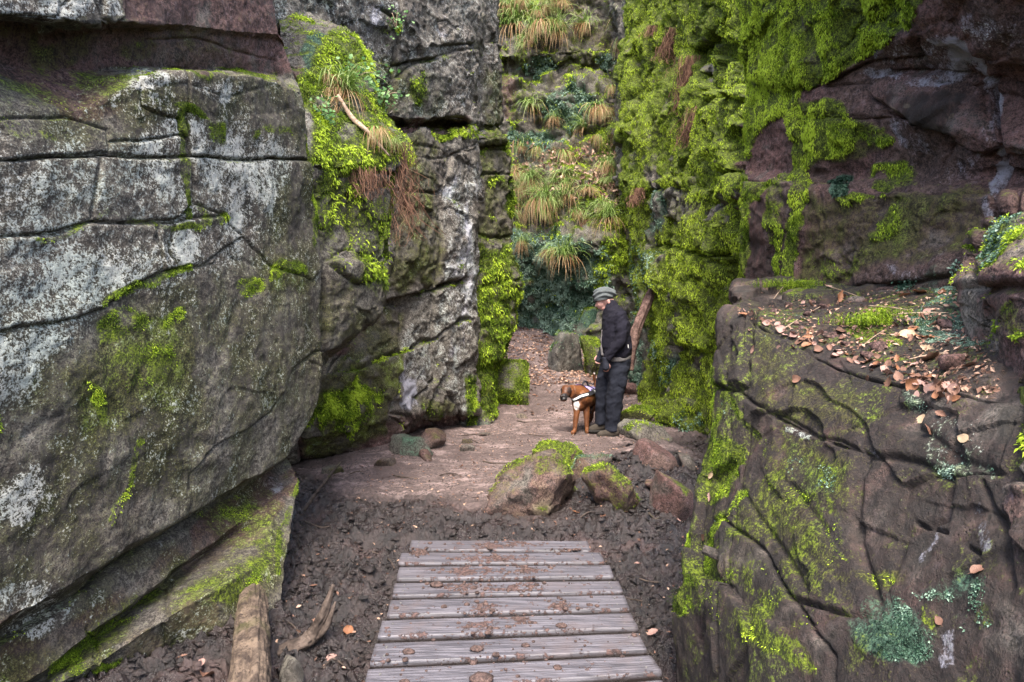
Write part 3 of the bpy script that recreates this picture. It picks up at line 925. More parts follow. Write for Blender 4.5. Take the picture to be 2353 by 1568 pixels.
# ------------------------------------------------------------------ mossy block at the end of the left side
rowsB2 = [
    [(1060, -480, 9.9), (1100, -480, 10), (1125, -480, 10.2), (1142, -480, 10.6)],
    [(1060, -20, 9.5), (1098, -20, 9.6), (1122, -20, 9.9), (1140, -20, 10.4)],
    [(1060, 290, 9.5), (1096, 290, 9.5), (1130, 280, 9.8), (1150, 270, 10.3)],
    [(1060, 300, 9.7), (1096, 300, 9.7), (1130, 296, 9.9), (1152, 290, 10.4)],
    [(1060, 318, 9.4), (1095, 316, 9.35), (1138, 318, 9.6), (1166, 322, 10.2)],
    [(1060, 334, 9.6), (1095, 336, 9.6), (1138, 336, 9.8), (1164, 332, 10.3)],
    [(1060, 400, 9.4), (1094, 400, 9.4), (1135, 400, 9.7), (1168, 400, 10.2)],
    [(1060, 540, 9.35), (1094, 540, 9.35), (1135, 545, 9.6), (1170, 540, 10.1)],
    [(1060, 560, 9.3), (1092, 560, 9.25), (1138, 565, 9.5), (1174, 575, 10.0)],
    [(1060, 650, 9.25), (1092, 660, 9.2), (1140, 650, 9.4), (1188, 645, 9.9)],
    [(1060, 730, 9.25), (1092, 730, 9.2), (1140, 740, 9.4), (1184, 735, 9.9)],
    [(1060, 800, 9.25), (1090, 805, 9.2), (1132, 815, 9.4), (1160, 800, 9.8)],
    [(1060, 830, 9.3), (1090, 840, 9.25), (1122, 850, 9.5), (1132, 845, 9.9)],
    [(1060, 920, 9.2), (1088, 925, 9.15), (1118, 925, 9.3), (1130, 915, 9.7)],
    [(1060, 980, 9.1), (1085, 975, 9.05), (1120, 962, 9.2), (1132, 950, 9.6)],
    [(1060, 1020, 9.1), (1085, 1015, 9.05), (1120, 1010, 9.2), (1132, 1000, 9.6)],
]
ctrl = []
for r in rowsB2:
    pts = [P(*c) for c in r]
    e = pts[-1]
    ctrl.append(pts + [e + np.array([-.05, .4, 0]), e + np.array([-.6, 1.6, 0])])
blkB2 = [([(1090, 100), (1160, 100), (1165, 290), (1095, 290)], .04), ([(1085, 318), (1175, 312), (1175, 335), (1085, 334)], .03), ([(1085, 400), (1175, 400), (1175, 545), (1085, 540)], .03),
         ([(1085, 345), (1180, 345), (1176, 398), (1085, 398)], .04), ([(1085, 665), (1140, 655), (1200, 640), (1195, 740), (1150, 830), (1085, 805)], .05), ([(1085, 850), (1135, 850), (1140, 1000), (1080, 1000)], .02)]
pntB2 = [('lichen', 'p', [(1085, -100), (1145, -100), (1150, 300), (1085, 300)], 10, .5), ('olive', 'p', [(1110, 150), (1180, 150), (1180, 560), (1085, 560)], 15, .7), ('moss', 'b', 1160, 345, 18, 28, 0, 1.0), ('moss', 'b', 1130, 408, 24, 12, 0, 1.0),
         ('moss', 'b', 1152, 170, 10, 60, 0, .8), ('moss', 'p', [(1085, 560), (1160, 560), (1200, 640), (1190, 760), (1150, 840), (1130, 960), (1070, 985), (1075, 800)], 12, .86), ('moss', 'l', [(1172, 330), (1172, 560)], 14, .8),
         ('olive', 'p', [(1080, 760), (1150, 780), (1120, 860), (1080, 850)], 12, .8), ('red', 'l', [(1085, 335), (1170, 335)], 8, .9), ('black', 'b', 1120, 240, 40, 60, 0, .5), ('alga', 'b', 1105, 970, 30, 14, 0, .7)]
B2 = cliff('mossy_rock_face', ctrl, .02, blkB2, [([(1085, 620), (1110, 660), (1140, 655)], .05, .02)], pntB2, {'lichen': .25, 'olive': .25}, {'moss': .7}, 4, rough=(.06, .03, .012), facet=(.05, 1.9), warp=.03,
           fuzz=dict(n=26000, size=(.02, .05), w=.014, hang=.8), label='bright moss-covered rock face closing the left side above the green boulder')

# ------------------------------------------------------------------ back cliff
def prow(items):
    return [P(*c) for c in items]


rowsC = [
    [(900, -260, 17), (1100, -260, 16.5), (1200, -260, 16), (1300, -260, 16), (1400, -260, 15.5), (1500, -260, 15), (1640, -260, 14)],
    [(900, -30, 15), (1100, -30, 14.6), (1200, -30, 14.6), (1300, -30, 14.5), (1400, -30, 14.4), (1500, -30, 13.6), (1640, -30, 12.6)],
    [(900, 70, 14.6), (1100, 70, 14.5), (1200, 80, 14.4), (1300, 60, 14.5), (1400, 90, 14.3), (1500, 90, 13.4), (1640, 90, 12.4)],
    [(900, 130, 14.5), (1100, 130, 14.3), (1200, 130, 14.1), (1300, 120, 14.2), (1400, 130, 14.1), (1500, 140, 13.2), (1640, 150, 12.3)],
    [(900, 150, 14.7), (1100, 150, 14.6), (1200, 155, 14.5), (1300, 150, 14.6), (1400, 160, 14.4), (1500, 200, 13.2), (1640, 210, 12.2)],
    [(900, 230, 14.5), (1100, 230, 14.2), (1200, 230, 14.2), (1300, 225, 14.0), (1400, 230, 13.8), (1500, 260, 13.0), (1640, 260, 12.2)],
    [(900, 300, 14.4), (1100, 300, 14.1), (1200, 300, 14.2), (1300, 310, 14.1), (1400, 300, 13.7), (1500, 330, 12.9), (1640, 330, 12.1)],
    [(900, 350, 14.2), (1100, 345, 14.0), (1200, 335, 13.9), (1300, 335, 13.8), (1400, 340, 13.4), (1500, 400, 12.8), (1640, 400, 12.1)],
    [(900, 470, 13.4), (1100, 470, 13.2), (1200, 470, 13.0), (1300, 460, 12.9), (1400, 450, 12.7), (1500, 480, 12.4), (1640, 480, 12.0)],
    [(900, 520, 13.4), (1100, 520, 13.2), (1200, 525, 13.1), (1300, 520, 12.9), (1400, 500, 12.6), (1500, 530, 12.5), (1640, 540, 12.1)],
    [(900, 560, 13.3), (1100, 560, 13.1), (1200, 560, 12.8), (1300, 555, 12.5), (1400, 545, 12.2), (1500, 570, 12.4), (1640, 580, 12.1)],
    [(900, 690, 13.7), (1100, 700, 13.5), (1200, 690, 13.3), (1300, 690, 12.9), (1400, 650, 12.6), (1500, 700, 12.7), (1640, 700, 12.5)],
    [(900, 780, 14.4), (1100, 760, 14.2), (1200, 745, 14.0), (1290, 800, 13.0), (1400, 780, 12.7), (1500, 800, 12.8), (1640, 800, 12.7)],
    [(900, 900, 13.8), (1100, 860, 14.0), (1200, 840, 13.8), (1290, 880, 12.8), (1400, 880, 12.5), (1500, 880, 12.7), (1640, 880, 12.6)],
]
ctrl = [prow(r) for r in rowsC]
pntC = [
    ('red', 'b', 1165, 230, 34, 80, 0, .9), ('white', 'b', 1170, 215, 30, 50, 0, .5), ('alga', 'b', 1310, 250, 90, 60, 0, .8), ('alga', 'b', 1240, 330, 90, 40, 0, .85), ('moss', 'b', 1200, 20, 70, 40, 0, .6), ('black', 'b', 1280, 170, 90, 25, 0, .6),
    ('alga', 'p', [(1170, 540), (1290, 540), (1400, 560), (1420, 640), (1290, 800), (1190, 750)], 20, .92), ('moss', 'p', [(1400, 440), (1520, 430), (1520, 560), (1410, 640), (1370, 700), (1350, 640), (1380, 540)], 18, .72),
    ('moss', 'b', 1380, 480, 60, 50, 0, .7), ('moss', 'b', 1390, 330, 40, 40, 0, .8), ('moss', 'p', [(1430, 60), (1560, 0), (1560, 420), (1440, 440)], 14, .9), ('sand', 'p', [(1180, 350), (1400, 330), (1420, 440), (1180, 470)], 20, .6),
    ('red', 'p', [(1290, 0), (1420, 0), (1450, 100), (1380, 130), (1330, 80)], 16, .5), ('lichen', 'b', 1380, 40, 60, 50, 0, .4), ('alga', 'b', 1480, 620, 40, 60, 0, .9), ('alga', 'b', 1390, 150, 40, 30, 0, .6), ('alga', 'b', 1240, 150, 60, 30, 0, .7), ('black', 'b', 1490, 540, 30, 40, 0, .9),
]
C_ = cliff('back_cliff', ctrl, .034, [([(1140, 120), (1440, 120), (1440, 232), (1140, 235)], .05), ([(1140, 236), (1440, 234), (1430, 305), (1140, 300)], .03), ([(1130, 520), (1290, 520), (1300, 800), (1130, 760)], .05), ([(1300, 520), (1480, 490), (1470, 700), (1300, 800)], .08),
                                          ([(1290, -200), (1460, -200), (1450, 118), (1300, 118)], .06)],
            [([(1290, 215), (1430, 225)], .1, .04), ([(1230, 280), (1400, 290)], .15, .05)], pntC, {'black': .0, 'olive': .5, 'alga': .25, 'moss': .36}, {'moss': .8}, 5, rough=(.20, .10, .03), facet=(.12, 1.0), warp=.08, strata=.008, soft=26,
            fuzz=dict(n=90000, size=(.025, .06), w=.016, hang=.7, out=.4, bias=.12), liver=dict(n=45000, size=(.02, .05), w=.024, bias=.22), label='shaded back cliff with grassy ledges and blue-green liverwort behind the man')

# ------------------------------------------------------------------ moss-curtained wall on the right
rowsR3 = [
    [(1370, -260, 14.5), (1460, -260, 13.0), (1540, -260, 11.2), (1620, -260, 9.6), (1720, -260, 8.0), (1820, -260, 6.6), (1960, -260, 5.6)],
    [(1410, -40, 13.4), (1490, -40, 12.2), (1570, -40, 10.6), (1650, -40, 9.0), (1730, -40, 7.4), (1830, -40, 6.0), (1960, -40, 5.2)],
    [(1430, 120, 12.8), (1500, 120, 11.8), (1580, 120, 10.2), (1660, 120, 8.6), (1740, 120, 7.0), (1840, 130, 5.7), (1960, 130, 5.0)],
    [(1420, 300, 12.4), (1490, 300, 11.2), (1565, 300, 9.8), (1640, 300, 8.4), (1720, 300, 6.9), (1830, 300, 5.5), (1950, 300, 4.9)],
    [(1420, 400, 12.2), (1490, 400, 10.9), (1560, 400, 9.6), (1630, 410, 8.2), (1710, 400, 6.9), (1820, 400, 5.5), (1940, 400, 4.95)],
    [(1430, 430, 11.9), (1495, 430, 10.5), (1560, 425, 9.3), (1640, 430, 7.7), (1720, 420, 6.5), (1825, 425, 5.35), (1940, 425, 4.9)],
    [(1450, 560, 11.8), (1500, 560, 10.6), (1550, 560, 9.3), (1640, 560, 7.75), (1720, 560, 6.4), (1820, 560, 5.35), (1930, 560, 4.9)],
    [(1470, 590, 11.2), (1510, 590, 10.1), (1560, 590, 9.0), (1640, 590, 7.8), (1710, 590, 6.6), (1810, 590, 5.4), (1930, 590, 4.9)],
    [(1470, 760, 10.9), (1500, 750, 10.0), (1560, 750, 8.8), (1640, 750, 7.75), (1700, 740, 6.6), (1800, 740, 5.4), (1930, 740, 4.9)],
    [(1460, 880, 10.6), (1494, 880, 9.9), (1555, 880, 8.7), (1630, 880, 7.8), (1700, 880, 6.6), (1800, 880, 5.4), (1930, 880, 4.9)],
    [(1465, 925, 10.4), (1496, 935, 9.7), (1548, 965, 8.55), (1630, 990, 7.7), (1700, 1000, 6.6), (1800, 1000, 5.4), (1930, 1000, 4.9)],
    [(1470, 1010, 10.3), (1500, 1020, 9.6), (1550, 1040, 8.5), (1630, 1060, 7.7), (1700, 1080, 6.6), (1800, 1080, 5.4), (1930, 1080, 4.9)],
]
ctrl = [prow(r) for r in rowsR3]
for i_, r in enumerate(ctrl):
    r.insert(0, r[0] + np.array([.1, .9, 0]))
blkR3 = [
    ([(1590, 110), (1650, 70), (1720, 100), (1740, 180), (1690, 230), (1640, 190), (1600, 170)], -.22, .06, .03),
    ([(1610, 150), (1660, 130), (1720, 150), (1740, 220), (1660, 230)], .2, .04),
    ([(1640, 260), (1720, 210), (1745, 330), (1730, 400), (1640, 390)], .12, .06, .03),
    ([(1600, 430), (1700, 420), (1780, 410), (1790, 450), (1700, 470), (1690, 580), (1590, 570)], .10, .07, .03),
    ([(1510, 585), (1590, 575), (1690, 590), (1680, 740), (1640, 800), (1560, 790), (1530, 700)], .10, .06, .03),
    ([(1500, 760), (1560, 800), (1640, 810), (1640, 1010), (1500, 960)], .0, .06, .03),
    ([(1690, 590), (1760, 560), (1850, 560), (1850, 700), (1690, 740)], -.06, .05),
    ([(1715, 300), (1830, 270), (1840, 400), (1720, 400)], -.18, .06),
    ([(1480, 430), (1590, 430), (1580, 560), (1500, 570)], -.06, .08, .04),
]
crkR3 = [([(1600, 570), (1640, 590), (1690, 610)], .12, .03), ([(1500, 780), (1540, 720), (1545, 620)], .10, .04), ([(1590, 960), (1620, 900), (1600, 850)], .1, .03), ([(1560, 650), (1570, 760), (1540, 880)], .1, .04), ([(1640, 470), (1690, 460)], .1, .04),
         ([(1460, 60), (1470, 200), (1450, 380)], .12, .06), ([(1560, 100), (1560, 260), (1540, 400)], .1, .05), ([(1600, 600), (1650, 690)], .08, .03)]
pntR3 = [
    ('moss', 'p', [(1445, 540), (1530, 540), (1530, 960), (1475, 945), (1485, 760), (1450, 650)], 10, .75), ('alga', 'p', [(1420, 560), (1490, 560), (1490, 900), (1430, 900)], 14, .7),
    ('moss', 'p', [(1440, -260), (2200, -260), (2150, 0), (1980, 130), (1860, 190), (1845, 300), (1835, 420), (1690, 430), (1690, 600), (1690, 760), (1640, 1000), (1490, 960), (1500, 640), (1560, 560), (1480, 560), (1420, 520)], 10, .95),
    ('moss', 'p', [(1715, 290), (1790, 280), (1785, 400), (1725, 400)], 8, -1.0), ('red', 'p', [(1710, 270), (1830, 260), (1840, 400), (1715, 405)], 10, .95), ('red', 'p', [(1690, 470), (1850, 420), (1850, 700), (1690, 740)], 10, .7),
    ('moss', 'l', [(1725, 100), (1716, 250), (1700, 400), (1712, 470), (1700, 560), (1688, 680)], 22, 1.0), ('moss', 'l', [(1860, 160), (1845, 240), (1830, 300), (1815, 380), (1800, 420)], 22, 1.0), ('moss', 'b', 1690, 430, 60, 20, 0, 1.0), ('moss', 'b', 1780, 420, 40, 16, 0, 1.0),
    ('moss', 'l', [(1800, 430), (1815, 560), (1800, 660)], 20, .95), ('moss', 'l', [(1840, 420), (1836, 560), (1828, 660)], 12, .9), ('moss', 'b', 1760, 570, 40, 60, 0, .75), ('moss', 'b', 1730, 630, 16, 60, 0, .8), ('olive', 'b', 1750, 600, 90, 100, 0, .6),
    ('moss', 'b', 1660, 160, 50, 30, 0, -.9), ('black', 'b', 1660, 120, 60, 40, 0, .9), ('white', 'b', 1630, 90, 40, 40, 0, .5), ('moss', 'p', [(1640, 110), (1700, 20), (1730, 30), (1700, 200), (1650, 230)], 8, 1.0),
    ('alga', 'b', 1500, 620, 30, 60, 0, .8), ('alga', 'b', 1530, 830, 30, 80, 0, .7), ('alga', 'b', 1580, 960, 40, 30, 0, .8), ('moss', 'b', 1500, 470, 26, 100, 0, -.8), ('alga', 'b', 1500, 480, 30, 80, 0, .6),
    ('moss', 'b', 1560, 470, 60, 40, 0, -.6), ('moss', 'l', [(1560, 620), (1575, 760), (1530, 900)], 14, -.9), ('moss', 'b', 1660, 480, 30, 26, 0, -.8), ('moss', 'b', 1600, 840, 14, 30, 0, -.8),
]
R3 = cliff('moss_curtained_wall', ctrl, .019, blkR3, crkR3, pntR3, {'black': .35, 'olive': .3, 'red': .35}, {'moss': .6}, 6, rough=(.08, .04, .014), facet=(.11, 1.6), fst=(1.3, 1.3, .55), warp=.05, curtain=.07,
           fuzz=dict(n=330000, size=(.010, .026), w=.006, hang=1.2, out=.2, sc=.36, bias=.16), liver=dict(n=9000, size=(.015, .035), w=.02), label='wall hung with bright yellow-green moss curtains right of the man')

# ------------------------------------------------------------------ red rock face above the ledge
LR2 = ((1.82, 4.9), (2.34, 3.0))
rowsR2 = [
    [(1690, -260, .3), (1850, -260, .35), (2000, -260, .45), (2150, -260, .6), (2300, -260, .7), (2480, -260, .75)],
    [(1700, -40, .1), (1850, -40, .12), (2000, -40, .2), (2150, -40, .28), (2300, -30, .33), (2480, -10, .33)],
    [(1710, 60, .0), (1850, 90, .02), (2000, 60, .05), (2150, 70, .12), (2300, 100, .15), (2480, 130, .15)],
    [(1710, 170, -.02), (1850, 170, -.02), (2000, 110, .0), (2150, 120, .02), (2300, 150, .04), (2480, 190, .04)],
    [(1710, 200, -.06), (1850, 200, -.1), (2000, 170, -.08), (2150, 170, -.08), (2300, 210, -.08), (2480, 250, -.08)],
    [(1710, 300, -.04), (1850, 290, -.06), (2000, 270, -.03), (2150, 280, .02), (2300, 330, .03), (2480, 360, .03)],
    [(1710, 390, -.08), (1850, 400, -.1), (2000, 390, -.12), (2150, 390, -.1), (2300, 400, -.08), (2480, 420, -.08)],
    [(1710, 412, .0), (1850, 412, .05), (2000, 420, .06), (2150, 425, .06), (2300, 440, .05), (2480, 460, .05)],
    [(1710, 440, .04), (1850, 440, .10), (2000, 445, .12), (2150, 450, .12), (2300, 460, .1), (2480, 480, .1)],
    [(1710, 560, .0), (1850, 560, .06), (2000, 560, .10), (2150, 560, .12), (2300, 560, .12), (2480, 570, .12)],
    [(1710, 670, .02), (1850, 660, .08), (2000, 650, .14), (2150, 625, .2), (2300, 600, .22), (2480, 600, .25)],
    [(1710, 780, .02), (1850, 760, .08), (2000, 740, .14), (2150, 720, .2), (2300, 700, .22), (2480, 700, .25)],
]
ctrl = [row(LR2, r) for r in rowsR2]
for r in ctrl:
    r.insert(0, r[0] + np.array([.35, .7, 0]))
blkR2 = [
    ([(1995, 205), (2050, 170), (2190, 165), (2290, 195), (2300, 340), (2255, 365), (2180, 330), (2050, 260)], .05, .03),
    ([(1840, 200), (1995, 190), (2000, 270), (1850, 260)], .0, .02), ([(1840, 265), (1990, 275), (2050, 262), (2180, 332), (2150, 400), (1850, 400)], -.01, .025),
    ([(1700, 412), (1850, 410), (2350, 440), (2350, 620), (2150, 640), (1700, 690)], .02, .04), ([(2180, 330), (2260, 366), (2290, 400), (2160, 400)], .02, .02),
    ([(1980, 60), (2120, 60), (2120, 130), (1990, 150), (1900, 180)], .03, .03), ([(2125, -300), (2500, -300), (2500, 170), (2300, 120), (2125, 62)], .06, .03),
    ([(2300, 180), (2500, 240), (2500, 420), (2300, 400)], .03, .04),
]
crkR2 = [([(2030, 258), (2150, 310), (2250, 365)], .05, .014), ([(1860, 395), (1960, 390), (2060, 400)], .04, .015), ([(2120, 60), (2300, 120), (2353, 140)], .04, .015), ([(2270, 200), (2290, 350), (2300, 420)], .03, .015), ([(2290, 440), (2300, 620)], .04, .015)]
pntR2 = [
    ('moss', 'p', [(1690, -60), (1900, -60), (1850, 200), (1830, 245), (1770, 275), (1735, 300), (1712, 420), (1690, 420)], 7, 1.0), ('moss', 'b', 1700, 425, 40, 22, 0, 1.0), ('moss', 'p', [(1700, 405), (1800, 405), (1840, 395), (1845, 425), (1790, 440), (1700, 445)], 6, 1.0),
    ('moss', 'p', [(1690, 430), (1720, 430), (1706, 600), (1690, 690)], 6, .95), ('moss', 'p', [(1752, 430), (1800, 430), (1800, 560), (1790, 660), (1775, 660), (1765, 560)], 8, .8), ('moss', 'p', [(1800, 200), (1850, 200), (1846, 420), (1812, 420)], 6, .95), ('moss', 'p', [(1808, 425), (1846, 425), (1838, 665), (1812, 665)], 8, .82), ('black', 'p', [(1700, 430), (1810, 430), (1810, 690), (1700, 700)], 8, .5),
    ('moss', 'p', [(1600, -260), (2200, -260), (2140, 0), (2050, 70), (1980, 130), (1880, 185), (1845, 200), (1700, 200)], 9, 1.0),
    ('moss', 'p', [(1830, 225), (1880, 225), (1960, 260), (1990, 290), (1960, 320), (1880, 370), (1835, 400), (1815, 400)], 12, .75), ('moss', 'b', 1940, 300, 40, 18, 20, .8), ('moss', 'b', 1980, 320, 20, 20, 0, .8),
    ('olive', 'b', 1920, 330, 80, 60, 0, .7), ('olive', 'p', [(1850, 430), (2290, 450), (2280, 600), (1850, 650)], 25, .75), ('black', 'p', [(1850, 430), (2240, 440), (2240, 620), (1850, 650)], 30, .4), ('moss', 'b', 2020, 400, 60, 16, -8, .7), ('moss', 'b', 1960, 440, 60, 16, 5, .7), ('moss', 'b', 2010, 520, 50, 60, 0, .62), ('moss', 'b', 1930, 590, 70, 50, 0, .55),
    ('white', 'b', 2220, 130, 110, 46, 22, 1.0), ('white', 'b', 2010, 160, 50, 14, 0, .85), ('white', 'b', 2130, 172, 130, 20, 5, .85), ('white', 'l', [(2300, 190), (2320, 280), (2300, 400)], 22, .9), ('white', 'b', 2050, 300, 60, 60, 20, .7), ('white', 'b', 2150, 130, 170, 60, 10, .6), ('white', 'b', 2320, 40, 90, 50, 0, .6), ('lichen', 'b', 2150, 120, 150, 60, 10, .5), ('white', 'b', 2180, 380, 90, 30, 5, .55),
    ('white', 'l', [(2290, 430), (2295, 520)], 20, .9), ('white', 'b', 2150, 590, 60, 40, 0, .5), ('white', 'b', 2080, 640, 60, 16, 0, .7), ('black', 'p', [(2000, 210), (2180, 200), (2280, 230), (2290, 340), (2180, 320), (2050, 260)], 12, .65), ('black', 'b', 2000, 90, 100, 40, -20, .4),
    ('sand', 'b', 2110, 240, 12, 8, 0, .9), ('sand', 'b', 2065, 240, 16, 8, 0, .8), ('sand', 'b', 2200, 270, 12, 10, 0, .9), ('sand', 'b', 2150, 275, 14, 8, 0, .8), ('alga', 'b', 1920, 415, 36, 12, 0, .9), ('alga', 'b', 2150, 650, 120, 30, -10, .6), ('lichen', 'b', 2330, 60, 70, 60, 0, .5),
    ('moss', 'p', [(1830, 410), (1850, 410), (1845, 660), (1820, 660)], 5, .9),
]
R2 = cliff('red_rock_face', ctrl, .0105, blkR2, crkR2, pntR2, {'red': .95, 'black': .0}, {'moss': .3}, 7, rough=(.04, .018, .006), facet=(.025, 1.7), warp=.02, edge=.006, groove=.01, strata=.006, curtain=.03,
           fuzz=dict(n=120000, size=(.008, .02), w=.0045, hang=1.2, out=.22, sc=.38, bias=.18), liver=dict(n=5000, size=(.01, .025), w=.012), label='dark red rock face stained white above the leafy ledge on the right')

# ------------------------------------------------------------------ near rock with the leafy ledge
rowsR1 = [
    [(1700, 655, 4.75), (1780, 652, 4.7), (1880, 648, 4.45), (2000, 645, 4.1), (2130, 635, 3.7), (2260, 610, 3.35), (2420, 600, 3.0)],
    [(1692, 680, 4.2), (1775, 682, 4.0), (1880, 686, 3.75), (2000, 695, 3.4), (2130, 700, 3.05), (2270, 690, 2.75), (2420, 690, 2.5)],
    [(1688, 700, 3.7), (1770, 715, 3.4), (1880, 745, 3.1), (2000, 770, 2.8), (2150, 790, 2.4), (2290, 800, 2.1), (2420, 810, 1.9)],
    [(1672, 714, 3.35), (1745, 745, 3.1), (1860, 815, 2.78), (1985, 868, 2.42), (2150, 898, 2.08), (2310, 922, 1.8), (2420, 940, 1.66)],
    [(1664, 724, 3.33), (1741, 757, 3.085), (1858, 827, 2.765), (1985, 880, 2.405), (2150, 910, 2.065), (2310, 934, 1.785), (2420, 954, 1.645)],
    [(1648, 860, 3.2), (1725, 890, 2.9), (1850, 930, 2.58), (1985, 970, 2.24), (2150, 1010, 1.92), (2300, 1040, 1.7), (2420, 1060, 1.56)],
    [(1625, 980, 3.12), (1700, 1000, 2.8), (1840, 1030, 2.46), (1980, 1060, 2.14), (2140, 1080, 1.86), (2290, 1100, 1.66), (2420, 1110, 1.52)],
    [(1590, 1130, 3.0), (1670, 1150, 2.68), (1820, 1170, 2.30), (1970, 1180, 2.02), (2130, 1190, 1.78), (2290, 1200, 1.58), (2420, 1200, 1.45)],
    [(1566, 1270, 2.92), (1640, 1280, 2.56), (1800, 1300, 2.16), (1960, 1310, 1.9), (2130, 1310, 1.68), (2290, 1310, 1.5), (2420, 1310, 1.38)],
    [(1552, 1420, 2.84), (1620, 1430, 2.46), (1780, 1440, 2.04), (1950, 1450, 1.78), (2130, 1450, 1.58), (2290, 1450, 1.42), (2420, 1450, 1.3)],
    [(1548, 1570, 2.78), (1610, 1590, 2.38), (1770, 1600, 1.95), (1940, 1600, 1.7), (2130, 1600, 1.5), (2290, 1600, 1.35), (2420, 1600, 1.24)],
    [(1545, 1720, 2.7), (1600, 1800, 2.3), (1760, 1900, 1.85), (1930, 2000, 1.6), (2130, 2100, 1.4), (2290, 2200, 1.25), (2420, 2200, 1.15)],
]
ctrl = [prow(r) for r in rowsR1]
for r in ctrl:
    r.insert(0, r[0] + np.array([.10, .28, 0]))
    r.insert(0, r[0] + np.array([.6, .6, 0]))
blkR1 = [
    ([(1735, 740), (1860, 812), (1985, 868), (2150, 896), (2340, 925), (2279, 1078), (2169, 1085), (2096, 1056), (1977, 1038), (1933, 1011), (1875, 1001), (1796, 950), (1745, 936), (1684, 895), (1722, 890)], .0, .016, .005),
    ([(1640, 700), (1735, 720), (1722, 892), (1690, 905), (1640, 890)], .015, .03, .01),
    ([(1690, 902), (1745, 938), (1875, 1003), (1977, 1040), (1965, 1130), (1940, 1230), (1994, 1388), (1946, 1410), (1881, 1396), (1815, 1377), (1771, 1326), (1735, 1253), (1640, 1180), (1660, 1000)], .0, .016, .005),
    ([(1640, 1182), (1735, 1256), (1771, 1329), (1815, 1380), (1892, 1480), (1917, 1512), (1900, 1700), (1620, 1750), (1600, 1400)], .0, .014, .005),
    ([(1985, 1042), (2096, 1058), (2169, 1088), (2150, 1180), (2060, 1220), (1996, 1385), (1945, 1230)], -.02, .02, .01),
    ([(2140, 870), (2353, 920), (2300, 1080), (2200, 1050), (2100, 970)], .015, .01, .02),
]
crkR1 = [([(1722, 720), (1718, 890), (1690, 1100), (1650, 1350), (1640, 1560)], .018, .006), ([(1690, 760), (1672, 1000), (1640, 1180), (1615, 1400)], .018, .006), ([(1640, 1180), (1735, 1253), (1771, 1326), (1815, 1377), (1892, 1480), (1917, 1512)], .02, .0045),
         ([(1684, 895), (1745, 936), (1875, 1001), (1977, 1038), (2096, 1056), (2169, 1085), (2279, 1078)], .02, .0045), ([(1815, 1377), (1881, 1396), (1946, 1410), (1994, 1388)], .02, .008), ([(2080, 1190), (2150, 1212)], .02, .006), ([(2200, 1240), (2230, 1258)], .02, .006),
         ([(2240, 1100), (2290, 1200), (2310, 1330)], .02, .01), ([(1660, 1060), (1770, 1240), (1850, 1360)], .012, .012), ([(1800, 1100), (1900, 1220)], .012, .015)]
